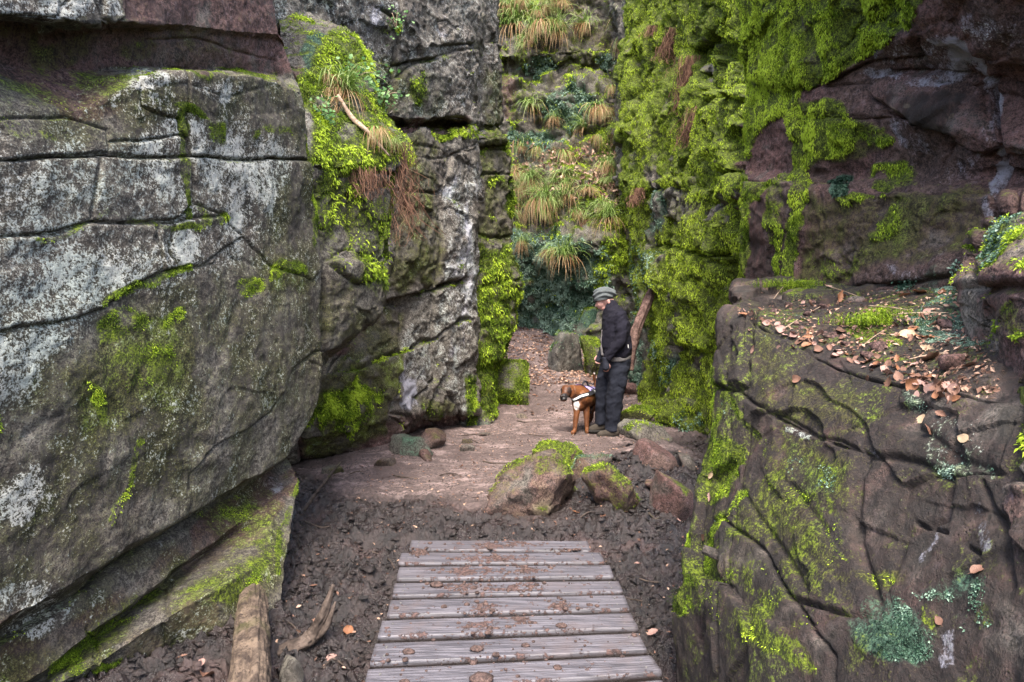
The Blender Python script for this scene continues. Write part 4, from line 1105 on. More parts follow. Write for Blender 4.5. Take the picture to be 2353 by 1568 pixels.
pntR1 = [
    ('moss', 'p', [(1700, 960), (1960, 1060), (1960, 1240), (1990, 1390), (1800, 1560), (1640, 1500), (1600, 1350), (1660, 1150)], 30, .42), ('red', 'p', [(2000, 1050), (2330, 1090), (2330, 1300), (2180, 1290), (2050, 1250), (1990, 1300), (1950, 1230)], 25, .9), ('red', 'p', [(1620, 900), (1720, 900), (1690, 1100), (1640, 1400), (1600, 1568), (1640, 1568), (1600, 1100)], 20, .8),
    ('red', 'p', [(1690, 650), (2353, 600), (2353, 920), (2150, 895), (1860, 815), (1690, 720)], 15, .8), ('black', 'p', [(1690, 650), (2100, 640), (2100, 860), (1860, 812), (1700, 720)], 20, .5),
    ('olive', 'p', [(1730, 780), (1990, 890), (1990, 1020), (1870, 1000), (1740, 920)], 20, .55), ('alga', 'p', [(2090, 900), (2330, 930), (2300, 1070), (2150, 1050)], 20, .5), ('lichen', 'p', [(2100, 900), (2330, 930), (2290, 1070), (2150, 1040)], 20, .5),
    ('olive', 'p', [(1700, 950), (1980, 1060), (1940, 1240), (1990, 1380), (1880, 1390), (1780, 1330), (1680, 1180)], 20, .6), ('alga', 'p', [(1740, 960), (1950, 1080), (1920, 1240), (1840, 1200)], 30, .45),
    ('moss', 'l', [(1645, 900), (1612, 1020), (1585, 1150), (1568, 1260), (1556, 1400)], 34, .92), ('moss', 'p', [(1560, 1230), (1640, 1180), (1760, 1320), (1780, 1420), (1640, 1400), (1570, 1420)], 30, .5), ('moss', 'l', [(1660, 1090), (1640, 1220), (1620, 1330)], 20, .7), ('moss', 'b', 1720, 1330, 60, 70, 40, .66), ('moss', 'b', 1690, 1230, 40, 60, 20, .64), ('moss', 'b', 1800, 1520, 110, 40, 40, .66), ('moss', 'b', 1900, 1340, 80, 30, 50, .52),
    ('moss', 'b', 1920, 1170, 20, 50, -40, .66), ('moss', 'l', [(1830, 1120), (1900, 1200), (1960, 1240)], 12, .6), ('moss', 'l', [(1690, 900), (1700, 1000)], 14, .5), ('moss', 'b', 2050, 1270, 80, 30, 0, .6), ('olive', 'b', 2060, 1270, 110, 40, 0, .8), ('moss', 'b', 1760, 1420, 60, 60, 0, .55),
    ('alga', 'b', 2060, 1420, 130, 110, 20, .5), ('alga', 'b', 2230, 1380, 60, 130, 0, .45), ('alga', 'p', [(2000, 1330), (2060, 1290), (2130, 1330), (2150, 1400), (2150, 1540), (2080, 1550), (1950, 1480), (1950, 1430)], 45, .85), ('alga', 'p', [(2120, 1280), (2250, 1290), (2290, 1340), (2300, 1480), (2240, 1480), (2200, 1350), (2110, 1310)], 40, .75), ('moss', 'b', 2260, 1440, 40, 50, 0, .7), ('moss', 'b', 2150, 1370, 16, 60, 0, .7),
    ('white', 'l', [(2190, 1120), (2190, 1180), (2180, 1230)], 10, .9), ('white', 'l', [(2260, 1100), (2290, 1160), (2300, 1240)], 22, .8), ('white', 'l', [(2175, 1440), (2165, 1560)], 22, .9), ('white', 'b', 2050, 1075, 60, 14, 30, .55), ('lichen', 'l', [(1760, 960), (1810, 990), (1850, 1000)], 14, .8), ('sand', 'b', 2120, 1140, 40, 60, 0, .5), ('sand', 'b', 2240, 1150, 40, 60, 0, .4),
    ('moss', 'p', [(1960, 650), (2260, 620), (2240, 700), (2000, 800), (1960, 740)], 20, .42), ('alga', 'p', [(2080, 640), (2260, 620), (2230, 780), (2170, 800), (2100, 700)], 16, .7), ('moss', 'b', 1830, 660, 60, 14, 0, .8), ('moss', 'b', 1990, 745, 50, 26, 0, .75), ('moss', 'b', 2020, 830, 50, 12, 0, .5), ('moss', 'b', 1690, 740, 10, 40, 0, .5),
]
R1 = cliff('ledge_rock', ctrl, .0068, blkR1, crkR1, pntR1, {'red': .9, 'black': .95, 'olive': .34, 'moss': .28, 'alga': .28}, {'black': .2}, 8, rough=(.025, .010, .004), facet=(.045, 1.15), fst=(1.3, .9, 1.1), warp=.015, edge=.004, soft=1,
           fuzz=dict(n=60000, size=(.004, .011), w=.0032, hang=.4, out=.6), liver=dict(n=30000, size=(.004, .009), w=.005, bias=.05), label='near dark rock on the right with a ledge of dead leaves on top')

# ------------------------------------------------------------------ rock at the right edge of the place
rowsR4 = [
    [(2290, 500, 2.9), (2370, 500, 2.6), (2480, 500, 2.2)],
    [(2285, 580, 2.6), (2345, 560, 2.2), (2480, 540, 1.9)],
    [(2250, 640, 2.35), (2335, 640, 1.95), (2480, 640, 1.66)],
    [(2270, 660, 2.3), (2335, 700, 1.95), (2480, 720, 1.64)],
    [(2300, 780, 2.15), (2345, 800, 1.9), (2480, 820, 1.6)],
    [(2318, 900, 2.0), (2350, 900, 1.75), (2480, 900, 1.52)],
    [(2300, 1020, 1.85), (2340, 1020, 1.64), (2480, 1020, 1.45)],
    [(2290, 1100, 1.75), (2330, 1110, 1.57), (2480, 1120, 1.4)],
    [(2330, 1240, 1.62), (2350, 1260, 1.5), (2480, 1280, 1.34)],
    [(2345, 1420, 1.5), (2370, 1450, 1.4), (2480, 1450, 1.25)],
    [(2360, 1640, 1.4), (2400, 1700, 1.3), (2480, 1700, 1.15)],
]
ctrl = [prow(r) for r in rowsR4]
for r in ctrl:
    r.insert(0, r[0] + np.array([.12, .35, 0]))
R4 = cliff('edge_rock', ctrl, .007, [([(2230, 520), (2500, 500), (2500, 640), (2260, 660)], .02), ([(2280, 1100), (2500, 1120), (2500, 1700), (2330, 1700)], .02)], [], [
    ('moss', 'p', [(2240, 560), (2400, 520), (2400, 620), (2260, 650)], 10, .5), ('alga', 'p', [(2240, 580), (2353, 540), (2353, 610), (2270, 640)], 10, .8), ('olive', 'b', 2340, 1000, 60, 100, 0, .8), ('moss', 'b', 2345, 1060, 30, 80, 0, .6), ('moss', 'b', 2340, 780, 30, 60, 0, .5), ('white', 'b', 2300, 920, 12, 30, 0, .8)],
    {'red': .7, 'black': .2}, {'moss': .4}, 9, rough=(.03, .015, .005), facet=(.03, 2.4), warp=.02, fuzz=dict(n=7000, size=(.006, .016), w=.005, hang=.5), liver=dict(n=5000, size=(.006, .014), w=.008), label='mossy brown rock cut by the right edge beside the leafy ledge')

# ------------------------------------------------------------------ loose rock, wood and boardwalk
import bmesh


def ico(sub):
    bm = bmesh.new()
    bmesh.ops.create_icosphere(bm, subdivisions=sub, radius=1)
    V = np.array([v.co[:] for v in bm.verts])
    F = np.array([[v.index for v in f.verts] for f in bm.faces])
    bm.free()
    return V, F


ICO = {k: ico(k) for k in (2, 3, 4, 5)}


def stone(name, loc, dims, seed, label, cat='boulder', group=None, sub=5, rot=0.0, tilt=(0, 0), planes=9, sharp=9.0, attr=None, up=None, moss_fuzz=0, rough=.05, liver=0, mat='rock', flat=0):
    """angular stone: a ball cut by random planes, worn and pitted"""
    rng = np.random.default_rng(seed)
    V, F = ICO[sub]
    n = rng.normal(0, 1, (planes, 3))
    n[:, 2] *= .8
    n /= np.linalg.norm(n, axis=1, keepdims=True)
    d = .5 + .42 * rng.random(planes)
    n = np.vstack([n, [[0, 0, 1], [0, 0, -1]]])
    d = np.append(d, [.8, .55])
    dot = np.maximum(V @ n.T, 1e-3) / d
    k = (np.sum(dot ** (sharp * 2.2), 1) + .6 ** (sharp * 2.2)) ** (1 / (sharp * 2.2))
    R = V / k[:, None]
    size = np.array(dims) / 2
    Wd = R * size / np.abs(R).max(0)
    sc = float(max(dims))
    nv = V
    disp = rough * sc * (.5 * fbm(Wd / sc, 3, 4, seed) + .35 * facets(Wd / sc, 4, seed + 2) + .16 * fbm(Wd / sc, 16, 3, seed + 4))
    Wd = Wd + nv * disp[:, None]
    Rm = Matrix.Rotation(rot, 3, 'Z') @ Matrix.Rotation(tilt[0], 3, 'X') @ Matrix.Rotation(tilt[1], 3, 'Y')
    Wd = Wd @ np.array(Rm).T
    lo = Wd[:, 2].min()
    Wd[:, 2] -= lo
    Nn = np.cross(Wd[F[:, 1]] - Wd[F[:, 0]], Wd[F[:, 2]] - Wd[F[:, 0]])
    VN = np.zeros_like(Wd)
    for c in range(3): np.add.at(VN, F[:, c], Nn)
    VN /= np.linalg.norm(VN, axis=1, keepdims=True) + 1e-9
    fields = {c: np.zeros(len(Wd)) for c in CH}
    nn = fbm(Wd + np.array(loc), 4, 3, seed + 9)
    for c, v in (attr or {}).items(): fields[c] += v
    for c, v in (up or {}).items(): fields[c] = np.maximum(fields[c], v * sstep(.1, .75, VN[:, 2] + .3 * nn))
    fields = {c: np.clip(f * (.9 + .5 * nn), 0, 1) for c, f in fields.items()}
    A1 = np.stack([fields[c] for c in CH[:4]], -1)
    A2 = np.stack([fields[c] for c in CH[4:]], -1)
    me = mk_mesh(name, Wd, F, M[mat], True, {'m1': A1, 'm2': A2})
    o = link(name, me, None, label, cat, group, None, loc)
    for key, cnt, ch, mt in (('moss', moss_fuzz, 'moss', 'moss'), ('liverwort', liver, 'alga', 'liver')):
        if cnt:
            w = np.clip(fields[ch] - .35, 0, 1)[F].mean(1) * np.linalg.norm(Nn, axis=1)
            if w.sum() > 0:
                pk = rng.choice(len(F), cnt, p=w / w.sum())
                bar = rng.dirichlet((1, 1, 1), cnt)
                p = (Wd[F[pk]] * bar[..., None]).sum(1)
                q = VN[F[pk, 0]]
                L = (.012 + .016 * rng.random((cnt, 1))) * min(1.2, loc[1] / 7)
                dd = q * .8 + rng.normal(0, .5, (cnt, 3)) + np.array([0, 0, -.3])
                dd /= np.linalg.norm(dd, axis=1, keepdims=True)
                sd = np.cross(dd, rng.normal(0, 1, (cnt, 3)))
                sd /= np.linalg.norm(sd, axis=1, keepdims=True)
                VV = np.stack([p, p + dd * L * .5 - sd * L * .18, p + dd * L, p + dd * L * .5 + sd * L * .18], 1).reshape(-1, 3)
                t = np.clip(.5 + .35 * fbm(p + np.array(loc), 9, 2, seed) + rng.normal(0, .2, cnt), 0, 1)
                me2 = mk_mesh(key, VV, np.arange(4 * cnt, dtype=np.int32).reshape(-1, 4), M[mt], False, {'tint': np.repeat(t, 4)})
                link(key, me2, o, kind='stuff')
    return o


def put(u, v, z=None, sink=.03):
    """base point on the ground seen at (u, v)"""
    Y = 1.0
    while Y < 16.5:
        p = P(u, v, Y)
        if p[2] <= ground_at(p[0], p[1]): break
        Y += .012
    p[2] -= sink
    return tuple(float(c) for c in p)


def stone_at(name, u, v, w, h, depth, seed, label, **k):
    p = put(u, v)
    bury = k.pop('bury', .0)
    p = (p[0], p[1] + depth * .45, p[2] - bury)
    return stone(name, p, (w, depth, h), seed, label, **k)


RED = {'red': .55, 'black': .1}
stone_at('mossy_boulder', 1180, 938, .60, .84, .6, 36, 'big green moss-topped boulder at the foot of the left rock face', rot=.5, planes=12, sharp=7, attr={'olive': .5, 'moss': .6}, up={'moss': 1.0}, moss_fuzz=7000, rough=.03)
stone_at('leaning_boulder', 1235, 1196, .60, .56, .70, 42, 'pale grooved boulder leaning beside the end of the boardwalk', rot=-.5, tilt=(.2, .35), bury=.10, planes=10, sharp=16, attr={'red': .75, 'sand': .45, 'olive': .2}, up={'moss': .45, 'olive': .6}, moss_fuzz=1500, rough=.09, liver=0)
stone_at('boulder', 1308, 1085, .58, .36, .5, 53, 'round-topped mossy boulder behind the leaning boulder', rot=.3, bury=.1, planes=10, sharp=14, attr={'red': .6, 'sand': .2, 'olive': .4}, up={'moss': .6}, moss_fuzz=900, rough=.09)
stone_at('boulder', 1358, 1110, .44, .34, .4, 57, 'small wedge of rock squeezed between two mossy boulders', rot=.9, bury=.08, planes=9, sharp=14, attr={'red': .6, 'olive': .4}, up={'alga': .5, 'moss': .4}, liver=600, rough=.06)
stone_at('tilted_boulder', 1420, 1182, .46, .50, .5, 64, 'tilted boulder with dark moss down its left side, propped over a hollow', rot=.2, tilt=(-.25, -.3), bury=.08, planes=10, sharp=16, attr={'red': .7, 'olive': .35, 'moss': .3}, up={'moss': .62, 'alga': .3}, moss_fuzz=1500, rough=.09)
stone_at('angular_boulder', 1543, 1192, .40, .44, .36, 75, 'angular red-brown block with a dark front beside the near right rock', rot=.6, bury=.06, planes=6, sharp=24, attr={'red': .9}, up={'moss': .45, 'sand': .3}, rough=.03)
stone_at('slab', 1505, 1016, .56, .19, .45, 86, 'flat grey slab with a mossy end behind the man', rot=.1, tilt=(0, .12), planes=7, sharp=14, attr={'red': .3, 'sand': .3, 'olive': .25}, up={'moss': .45}, moss_fuzz=500, rough=.04)
stone_at('slab', 1482, 985, .62, .28, .45, 87, 'sloping moss-filmed slab against the mossy wall', rot=.2, tilt=(.1, -.35), planes=7, sharp=12, attr={'olive': .6}, up={'moss': .6}, moss_fuzz=900, rough=.05)
stone_at('flat_stone', 1441, 1000, .30, .10, .26, 88, 'low grey stone touching the heel of the near shoe', cat='stone', sub=4, planes=7, attr={'red': .4, 'sand': .3}, rough=.05)
stone_at('red_boulder', 1458, 912, .42, .26, .4, 91, 'bare red-brown boulder lying behind the knees of the man', rot=.2, planes=7, sharp=10, attr={'red': 1.0, 'white': .2}, rough=.06)
stone_at('dark_boulder', 1310, 862, .60, .86, .6, 101, 'tall dark boulder with green edges behind the dog', rot=.4, tilt=(.15, 0), planes=8, sharp=12, attr={'black': .5, 'alga': .35}, up={'moss': .7, 'alga': .8}, moss_fuzz=700, liver=1400, rough=.06)
stone_at('mossy_boulder', 1372, 868, .5, .80, .6, 112, 'moss-draped boulder just behind the man and the tail of the dog', rot=.7, planes=8, sharp=12, attr={'olive': .7, 'moss': .4}, up={'moss': .8}, moss_fuzz=1800, rough=.07)
stone_at('boulder', 1350, 800, .7, .9, .6, 113, 'upper mossy boulder of the pile behind the head of the dog', rot=.2, planes=8, attr={'alga': .6, 'olive': .3}, up={'moss': .8}, moss_fuzz=1500, liver=1200, rough=.07)
stone_at('boulder', 1468, 872, .55, .46, .5, 114, 'dark stepped rock under the leaning trunk', rot=.3, planes=7, sharp=16, attr={'red': .6, 'black': .3, 'olive': .3}, up={'moss': .4}, moss_fuzz=300, rough=.05)
stone_at('soil_mound', 1500, 1080, .5, .26, .5, 121, 'hump of bare reddish soil behind the tilted boulder', cat='mound', planes=5, sharp=5, attr={'red': 1.0, 'sand': .25}, rough=.05)
SMALL = [
    (940, 1056, .50, .26, .45, 'blue-grey crusted stone at the foot of the left buttress', {'alga': .5, 'red': .3}),
    (995, 1034, .42, .26, .4, 'blunt brown stone beside the crusted stone by the buttress', {'red': .7}),
    (976, 1058, .24, .13, .2, 'small brown stone in front of the crusted stone', {'red': .8}),
    (890, 1078, .30, .14, .25, 'low ridged stone lying left of the crusted stone', {'red': .5, 'olive': .4}),
    (757, 1092, .26, .10, .22, 'flat dark stone in the shade under the mossy overhang', {'olive': .5, 'red': .4}),
    (1200, 965, .20, .11, .18, 'small pale stone on the path in front of the green boulder', {'sand': .5, 'red': .4}),
    (1068, 1042, .26, .12, .22, 'sloping embedded stone at the left side of the path', {'red': .5, 'sand': .3}),
    (1074, 1018, .13, .08, .12, 'little narrow stone at the left edge of the path by the buttress', {'red': .4, 'olive': .4}),
    (1118, 1002, .24, .06, .16, 'thin flat stone sunk in the path between buttress and dog', {'red': .5, 'sand': .3}),
    (1440, 1120, .16, .10, .14, 'small earth-coloured stone at the right of the tilted boulder', {'red': .9}),
    (1520, 1130, .34, .12, .2, 'earthy stone ridge behind the angular block', {'red': .9}),
    (1590, 1075, .26, .14, .2, 'dark broken stone half hidden by the near right rock', {'red': .5, 'black': .4}),
    (664, 1580, .13, .13, .16, 'dark rounded stone beside the thick log at the bottom left', {'black': .4, 'lichen': .2}),
]
for k_, (u, v, w, h, d, lab, at) in enumerate(SMALL):
    stone_at('stone', u, v, w, h, d, 300 + 7 * k_, lab, cat='stone', sub=4, rot=k_ * 1.3, attr=at, up={'olive': .4}, rough=.05, group='small stones along the path')

# ---- wood
def bark_material(name, a, b, c):
    g = G(name)
    v = g.mapv((1, 1, 1))
    n1 = g.noise(14, 6, .65); n2 = g.noise(60, 4, .7); n3 = g.noise(5, 4, .6)
    col = g.mix(g.step(n1, .35, .65), a, b)
    col = g.mix(g.step(n2, .5, .7), col, c)
    col = g.mix(g.math('MULTIPLY', g.step(n3, .55, .7), .5), col, (.05, .055, .015))
    return g.done(col, .85, g.bump(g.math('ADD', n1, g.math('MULTIPLY', n2, .5)), .8, .012), .2)


M['bark'] = bark_material('old_bark', (.048, .035, .028), (.155, .115, .085), (.018, .013, .012))
M['bark_red'] = bark_material('flaking_bark', (.07, .042, .036), (.22, .14, .12), (.03, .02, .018))
M['stick'] = bark_material('weathered_stick', (.032, .024, .02), (.105, .08, .066), (.035, .025, .02))
M['root'] = bark_material('pale_root', (.22, .15, .11), (.45, .34, .25), (.12, .08, .05))


def tube(pts, radii, nseg=12, nlen=10, noise=.15, seed=0, ridges=0, bark=0.0):
    pts = np.array(pts, float)
    m = len(pts)
    t = np.linspace(0, m - 1, (m - 1) * nlen + 1)
    k = np.minimum(t.astype(int), m - 2)
    f = (t - k)[:, None]
    # Catmull-Rom through the points
    p0 = pts[np.maximum(k - 1, 0)]; p1 = pts[k]; p2 = pts[k + 1]; p3 = pts[np.minimum(k + 2, m - 1)]
    C = .5 * (2 * p1 + (p2 - p0) * f + (2 * p0 - 5 * p1 + 4 * p2 - p3) * f ** 2 + (-p0 + 3 * p1 - 3 * p2 + p3) * f ** 3)
    R = np.interp(t, np.arange(m), radii)
    T = np.gradient(C, axis=0)
    T /= np.linalg.norm(T, axis=1, keepdims=True) + 1e-9
    ref = np.array([0, 0, 1.0]) if abs(T[0, 2]) < .9 else np.array([1.0, 0, 0])
    a = np.cross(T, ref); a /= np.linalg.norm(a, axis=1, keepdims=True) + 1e-9
    b = np.cross(T, a)
    th = np.linspace(0, 2 * np.pi, nseg, endpoint=False)
    rr = R[:, None] * np.ones(nseg)[None]
    D = a[:, None] * np.cos(th)[None, :, None] + b[:, None] * np.sin(th)[None, :, None]
    V = C[:, None] + D * rr[..., None]
    if noise:
        q = np.stack([np.cos(th)[None] * 2 + 0 * rr, np.sin(th)[None] * 2 + 0 * rr, (t[:, None] + 0 * rr) * .8], -1)
        dn = fbm(q + seed, 1.2, 3, seed)
        if ridges: dn = dn + .35 * np.abs(np.sin(th * ridges + 2.5 * fbm(q, 1.5, 2, seed + 1)))
        V = V + D * (rr * noise * dn)[..., None]
    if bark:
        q = np.stack([np.cos(th)[None] * 1.0 + 0 * rr, np.sin(th)[None] * 1.0 + 0 * rr, (t[:, None] + 0 * rr) * .35], -1)
        pl_ = facets(q + .15 * fbm(q, 3, 2, seed)[..., None], 3.2, seed + 4) + .5 * fbm(q, 9, 3, seed + 5) - .8 * np.exp(-(fbm(q, 2.6, 3, seed + 6) / .07) ** 2)
        V = V + D * (rr * bark * pl_)[..., None]
    n = len(t)
    Fq = []
    for i in range(n - 1):
        for j in range(nseg):
            j2 = (j + 1) % nseg
            Fq.append((i * nseg + j, i * nseg + j2, (i + 1) * nseg + j2, (i + 1) * nseg + j))
    VV = V.reshape(-1, 3)
    VV = np.vstack([VV, C[0], C[-1]])
    i0, i1 = n * nseg, n * nseg + 1
    for j in range(nseg):
        j2 = (j + 1) % nseg
        Fq.append((i0, j2, j)); Fq.append((i1, (n - 1) * nseg + j, (n - 1) * nseg + j2))
    return VV, Fq


def tube_obj(name, pts, radii, mat, label=None, cat=None, group=None, parent=None, **k):
    pts = np.array(pts, float)
    if parent is None:
        base = pts[0].copy()
        V, F = tube(pts - base, radii, **k)
        return link(name, mk_mesh(name, V, F, M[mat]), None, label, cat, group, None, tuple(base))
    V, F = tube(pts - np.array(parent.location), radii, **k)
    return link(name, mk_mesh(name, V, F, M[mat]), parent)


lg = tube_obj('log', [(-1.285, 3.40, .07), (-1.25, 3.28, .10), (-1.09, 2.85, .10), (-.93, 2.42, .08), (-.84, 2.15, .06)], [.02, .062, .07, .07, .068], 'bark', 'thick barky log lying in the mud at the bottom left', 'log', nseg=90, nlen=40, noise=.12, seed=3, ridges=0, bark=.13)
p0 = np.array(put(640, 1492))
br = tube_obj('broken_branch', [p0 + [-.03, .0, .0], p0 + [.06, .03, .03], p0 + [.13, .06, .06], p0 + [.18, .06, .15], p0 + [.225, .07, .29]], [.022, .033, .030, .024, .006], 'stick', 'broken forked branch sticking up from the mud beside the log', 'branch', nseg=30, nlen=16, noise=.3, seed=5, bark=.16)
tube_obj('fork', [p0 + [.14, .06, .05], p0 + [.20, .05, .11], p0 + [.24, .05, .22]], [.02, .016, .005], 'stick', parent=br, nseg=10, noise=.3, seed=6)
a_, b_ = np.array(put(683, 1194)), np.array(put(775, 1088))
tube_obj('stick', [a_ + [0, 0, .02], a_ * .6 + b_ * .4 + [0, 0, .07], a_ * .2 + b_ * .8 + [0, 0, .09], b_ + [.03, 0, .14]], [.016, .014, .012, .008], 'stick', 'long crooked stick leaning on the mud under the left overhang', 'stick', nseg=10, noise=.25, seed=8)
tr = tube_obj('dead_tree', [P(1443, 850, 9.75), P(1450, 800, 9.75), P(1464, 752, 9.75), P(1488, 692, 9.8), P(1510, 640, 9.9)], [.085, .08, .07, .066, .05], 'bark_red', 'flaking brown dead tree leaning on the rocks behind the man', 'tree', nseg=28, nlen=16, noise=.3, seed=9, bark=.15)
STK = [((854, 1271), (892, 1288), (906, 1310), .006), ((803, 1092), (820, 1086), (840, 1087), .006), ((1188, 969), (1210, 972), (1232, 971), .008), ((1060, 1003), (1095, 1000), (1132, 999), .007), ((1215, 1000), (1240, 1003), (1262, 1004), .006),
       ((1245, 1016), (1275, 1022), (1300, 1028), .006), ((1110, 1062), (1140, 1068), (1165, 1066), .006), ((1080, 1010), (1100, 1020), (1118, 1018), .005), ((700, 1200), (735, 1215), (760, 1212), .006), ((640, 1430), (672, 1440), (690, 1470), .005),
       ((820, 1480), (850, 1462), (872, 1455), .005), ((745, 1540), (765, 1520), (790, 1535), .006), ((1440, 1380), (1475, 1385), (1500, 1398), .004), ((1460, 1330), (1490, 1340), (1520, 1342), .005), ((1330, 1195), (1352, 1180), (1370, 1182), .005), ((1490, 1180), (1505, 1195), (1520, 1190), .005),
       ((1450, 955), (1475, 945), (1490, 940), .008), ((905, 1095), (935, 1100), (960, 1101), .006), ((1010, 1095), (1035, 1090), (1060, 1096), .006), ((1450, 1475), (1480, 1490), (1505, 1515), .004)]
TWL = ['left of the boardwalk top, bent at its end', 'short one under the left overhang', 'straight one on the path in front of the green boulder', 'on the path below the foot of the left buttress', 'left of the front paws of the dog', 'in front of the front paws of the dog', 'on the path left of the leaning boulder', 'beside the thin flat stone in the path', 'in the mud below the crooked stick', 'in the mud above the forked branch', 'touching the left edge of the boardwalk', 'in the mud between forked branch and boardwalk', 'beside the right edge of the boardwalk, upper one', 'right of the far end of the boardwalk', 'in the hollow of the front boulders', 'below the angular block', 'at the foot of the moss curtains right of the man', 'below the ridged stone by the buttress', 'in the middle of the path short of the boulders', 'beside the right edge of the boardwalk, lower one']
for k_, (a, b, c, r) in enumerate(STK):
    q = [np.array(put(*s, sink=-r - .004)) for s in (a, b, c)]
    tube_obj('twig', q, [r, r * .9, r * .5], 'stick', 'thin dark twig ' + TWL[k_], 'twig', 'thin twigs on the ground', nseg=6, nlen=5, noise=.3, seed=20 + k_)

# ---- boardwalk
def plank_material():
    g = G('weathered_decking')
    v = g.mapv((.7, 30, 30))
    gr = g.noise(3, 6, .6, vec=v)
    n1 = g.noise(6, 5, .6); n2 = g.noise(40, 4, .7)
    c = g.mix(g.step(gr, .3, .7), (.04, .0375, .043), (.118, .111, .125))
    c = g.mix(g.math('MULTIPLY', g.step(n1, .5, .72), .4), c, (.10, .075, .07))
    c = g.mix(g.math('MULTIPLY', g.step(n2, .58, .7), .6), c, (.04, .03, .03))
    m = g.attr('mud').outputs['Fac']
    mm = g.math('ADD', m, g.math('ADD', g.math('MULTIPLY', g.math('SUBTRACT', g.noise(14, 6, .75), .5), 1.9), g.math('MULTIPLY', g.math('SUBTRACT', n2, .5), 1.0)))
    mudc_ = g.mix(g.step(n2, .4, .65), (.035, .022, .02), (.10, .062, .056))
    f = g.step(mm, .50, .60)
    c = g.mix(f, c, mudc_)
    h = g.math('ADD', g.math('MULTIPLY', gr, .5), g.math('MULTIPLY', f, g.math('ADD', .8, n2)))
    c = g.mix(g.step(g.attr('edge').outputs['Fac'], .02, .5), c, (.016, .012, .011))  # plank sides darkened downwards: edge dirt plus gap shade painted into the colour
    return g.done(c, g.mix(f, (.42, .42, .42), (.85, .85, .85)), g.bump(h, .6, .008), .3)


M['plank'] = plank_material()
M['joist'] = bark_material('wet_joist', (.03, .022, .02), (.06, .045, .04), (.02, .015, .015))
M['mudlump'] = (lambda g: g.done(g.mix(g.step(g.noise(50, 4, .7), .35, .65), (.03, .02, .018), (.11, .07, .06)), .85, g.bump(g.noise(60, 4, .7), .8, .01), .3))(G('mud_clod'))
M['steel'] = (lambda g: g.done((.13, .125, .12), .6, None, .3))(G('screw_steel'))
PK = [((946, 1240), (1349, 1241), (941, 1264), (1357, 1267)), ((923, 1269), (1378, 1268.5), (915, 1297), (1389, 1295)), ((918, 1302), (1400, 1298.6), (911, 1334), (1410, 1329)),
      ((907, 1338), (1420.6, 1333), (902, 1371), (1431, 1363)), ((899, 1377), (1433, 1366), (889, 1419), (1446, 1404)), ((879, 1425), (1448, 1408), (868, 1470), (1466, 1449)),
      ((863, 1476), (1466, 1452), (850, 1530), (1486, 1499)), ((846, 1536), (1494, 1504), (833, 1602), (1521, 1554)), ((830, 1612), (1519, 1562), (812, 1700), (1545, 1622)), ((805, 1712), (1550, 1632), (780, 1830), (1585, 1720))]
MUD = [(1150, 1252, 130, 12), (1130, 1283, 120, 14), (1080, 1312, 110, 16), (1210, 1312, 60, 10), (1060, 1350, 70, 14), (1190, 1350, 80, 16), (1110, 1395, 60, 14), (1290, 1392, 40, 16), (1110, 1440, 70, 16), (1200, 1425, 30, 12), (960, 1270, 20, 8), (1300, 1265, 30, 6)]
ZP = .075
walk = link('boardwalk', None, None, 'grey slatted wooden boardwalk smeared with mud in the foreground', 'boardwalk')
wl = on_z(1170, 1450, ZP)
walk.location = (float(wl[0]), float(wl[1]), 0)
wl0 = np.array(walk.location)
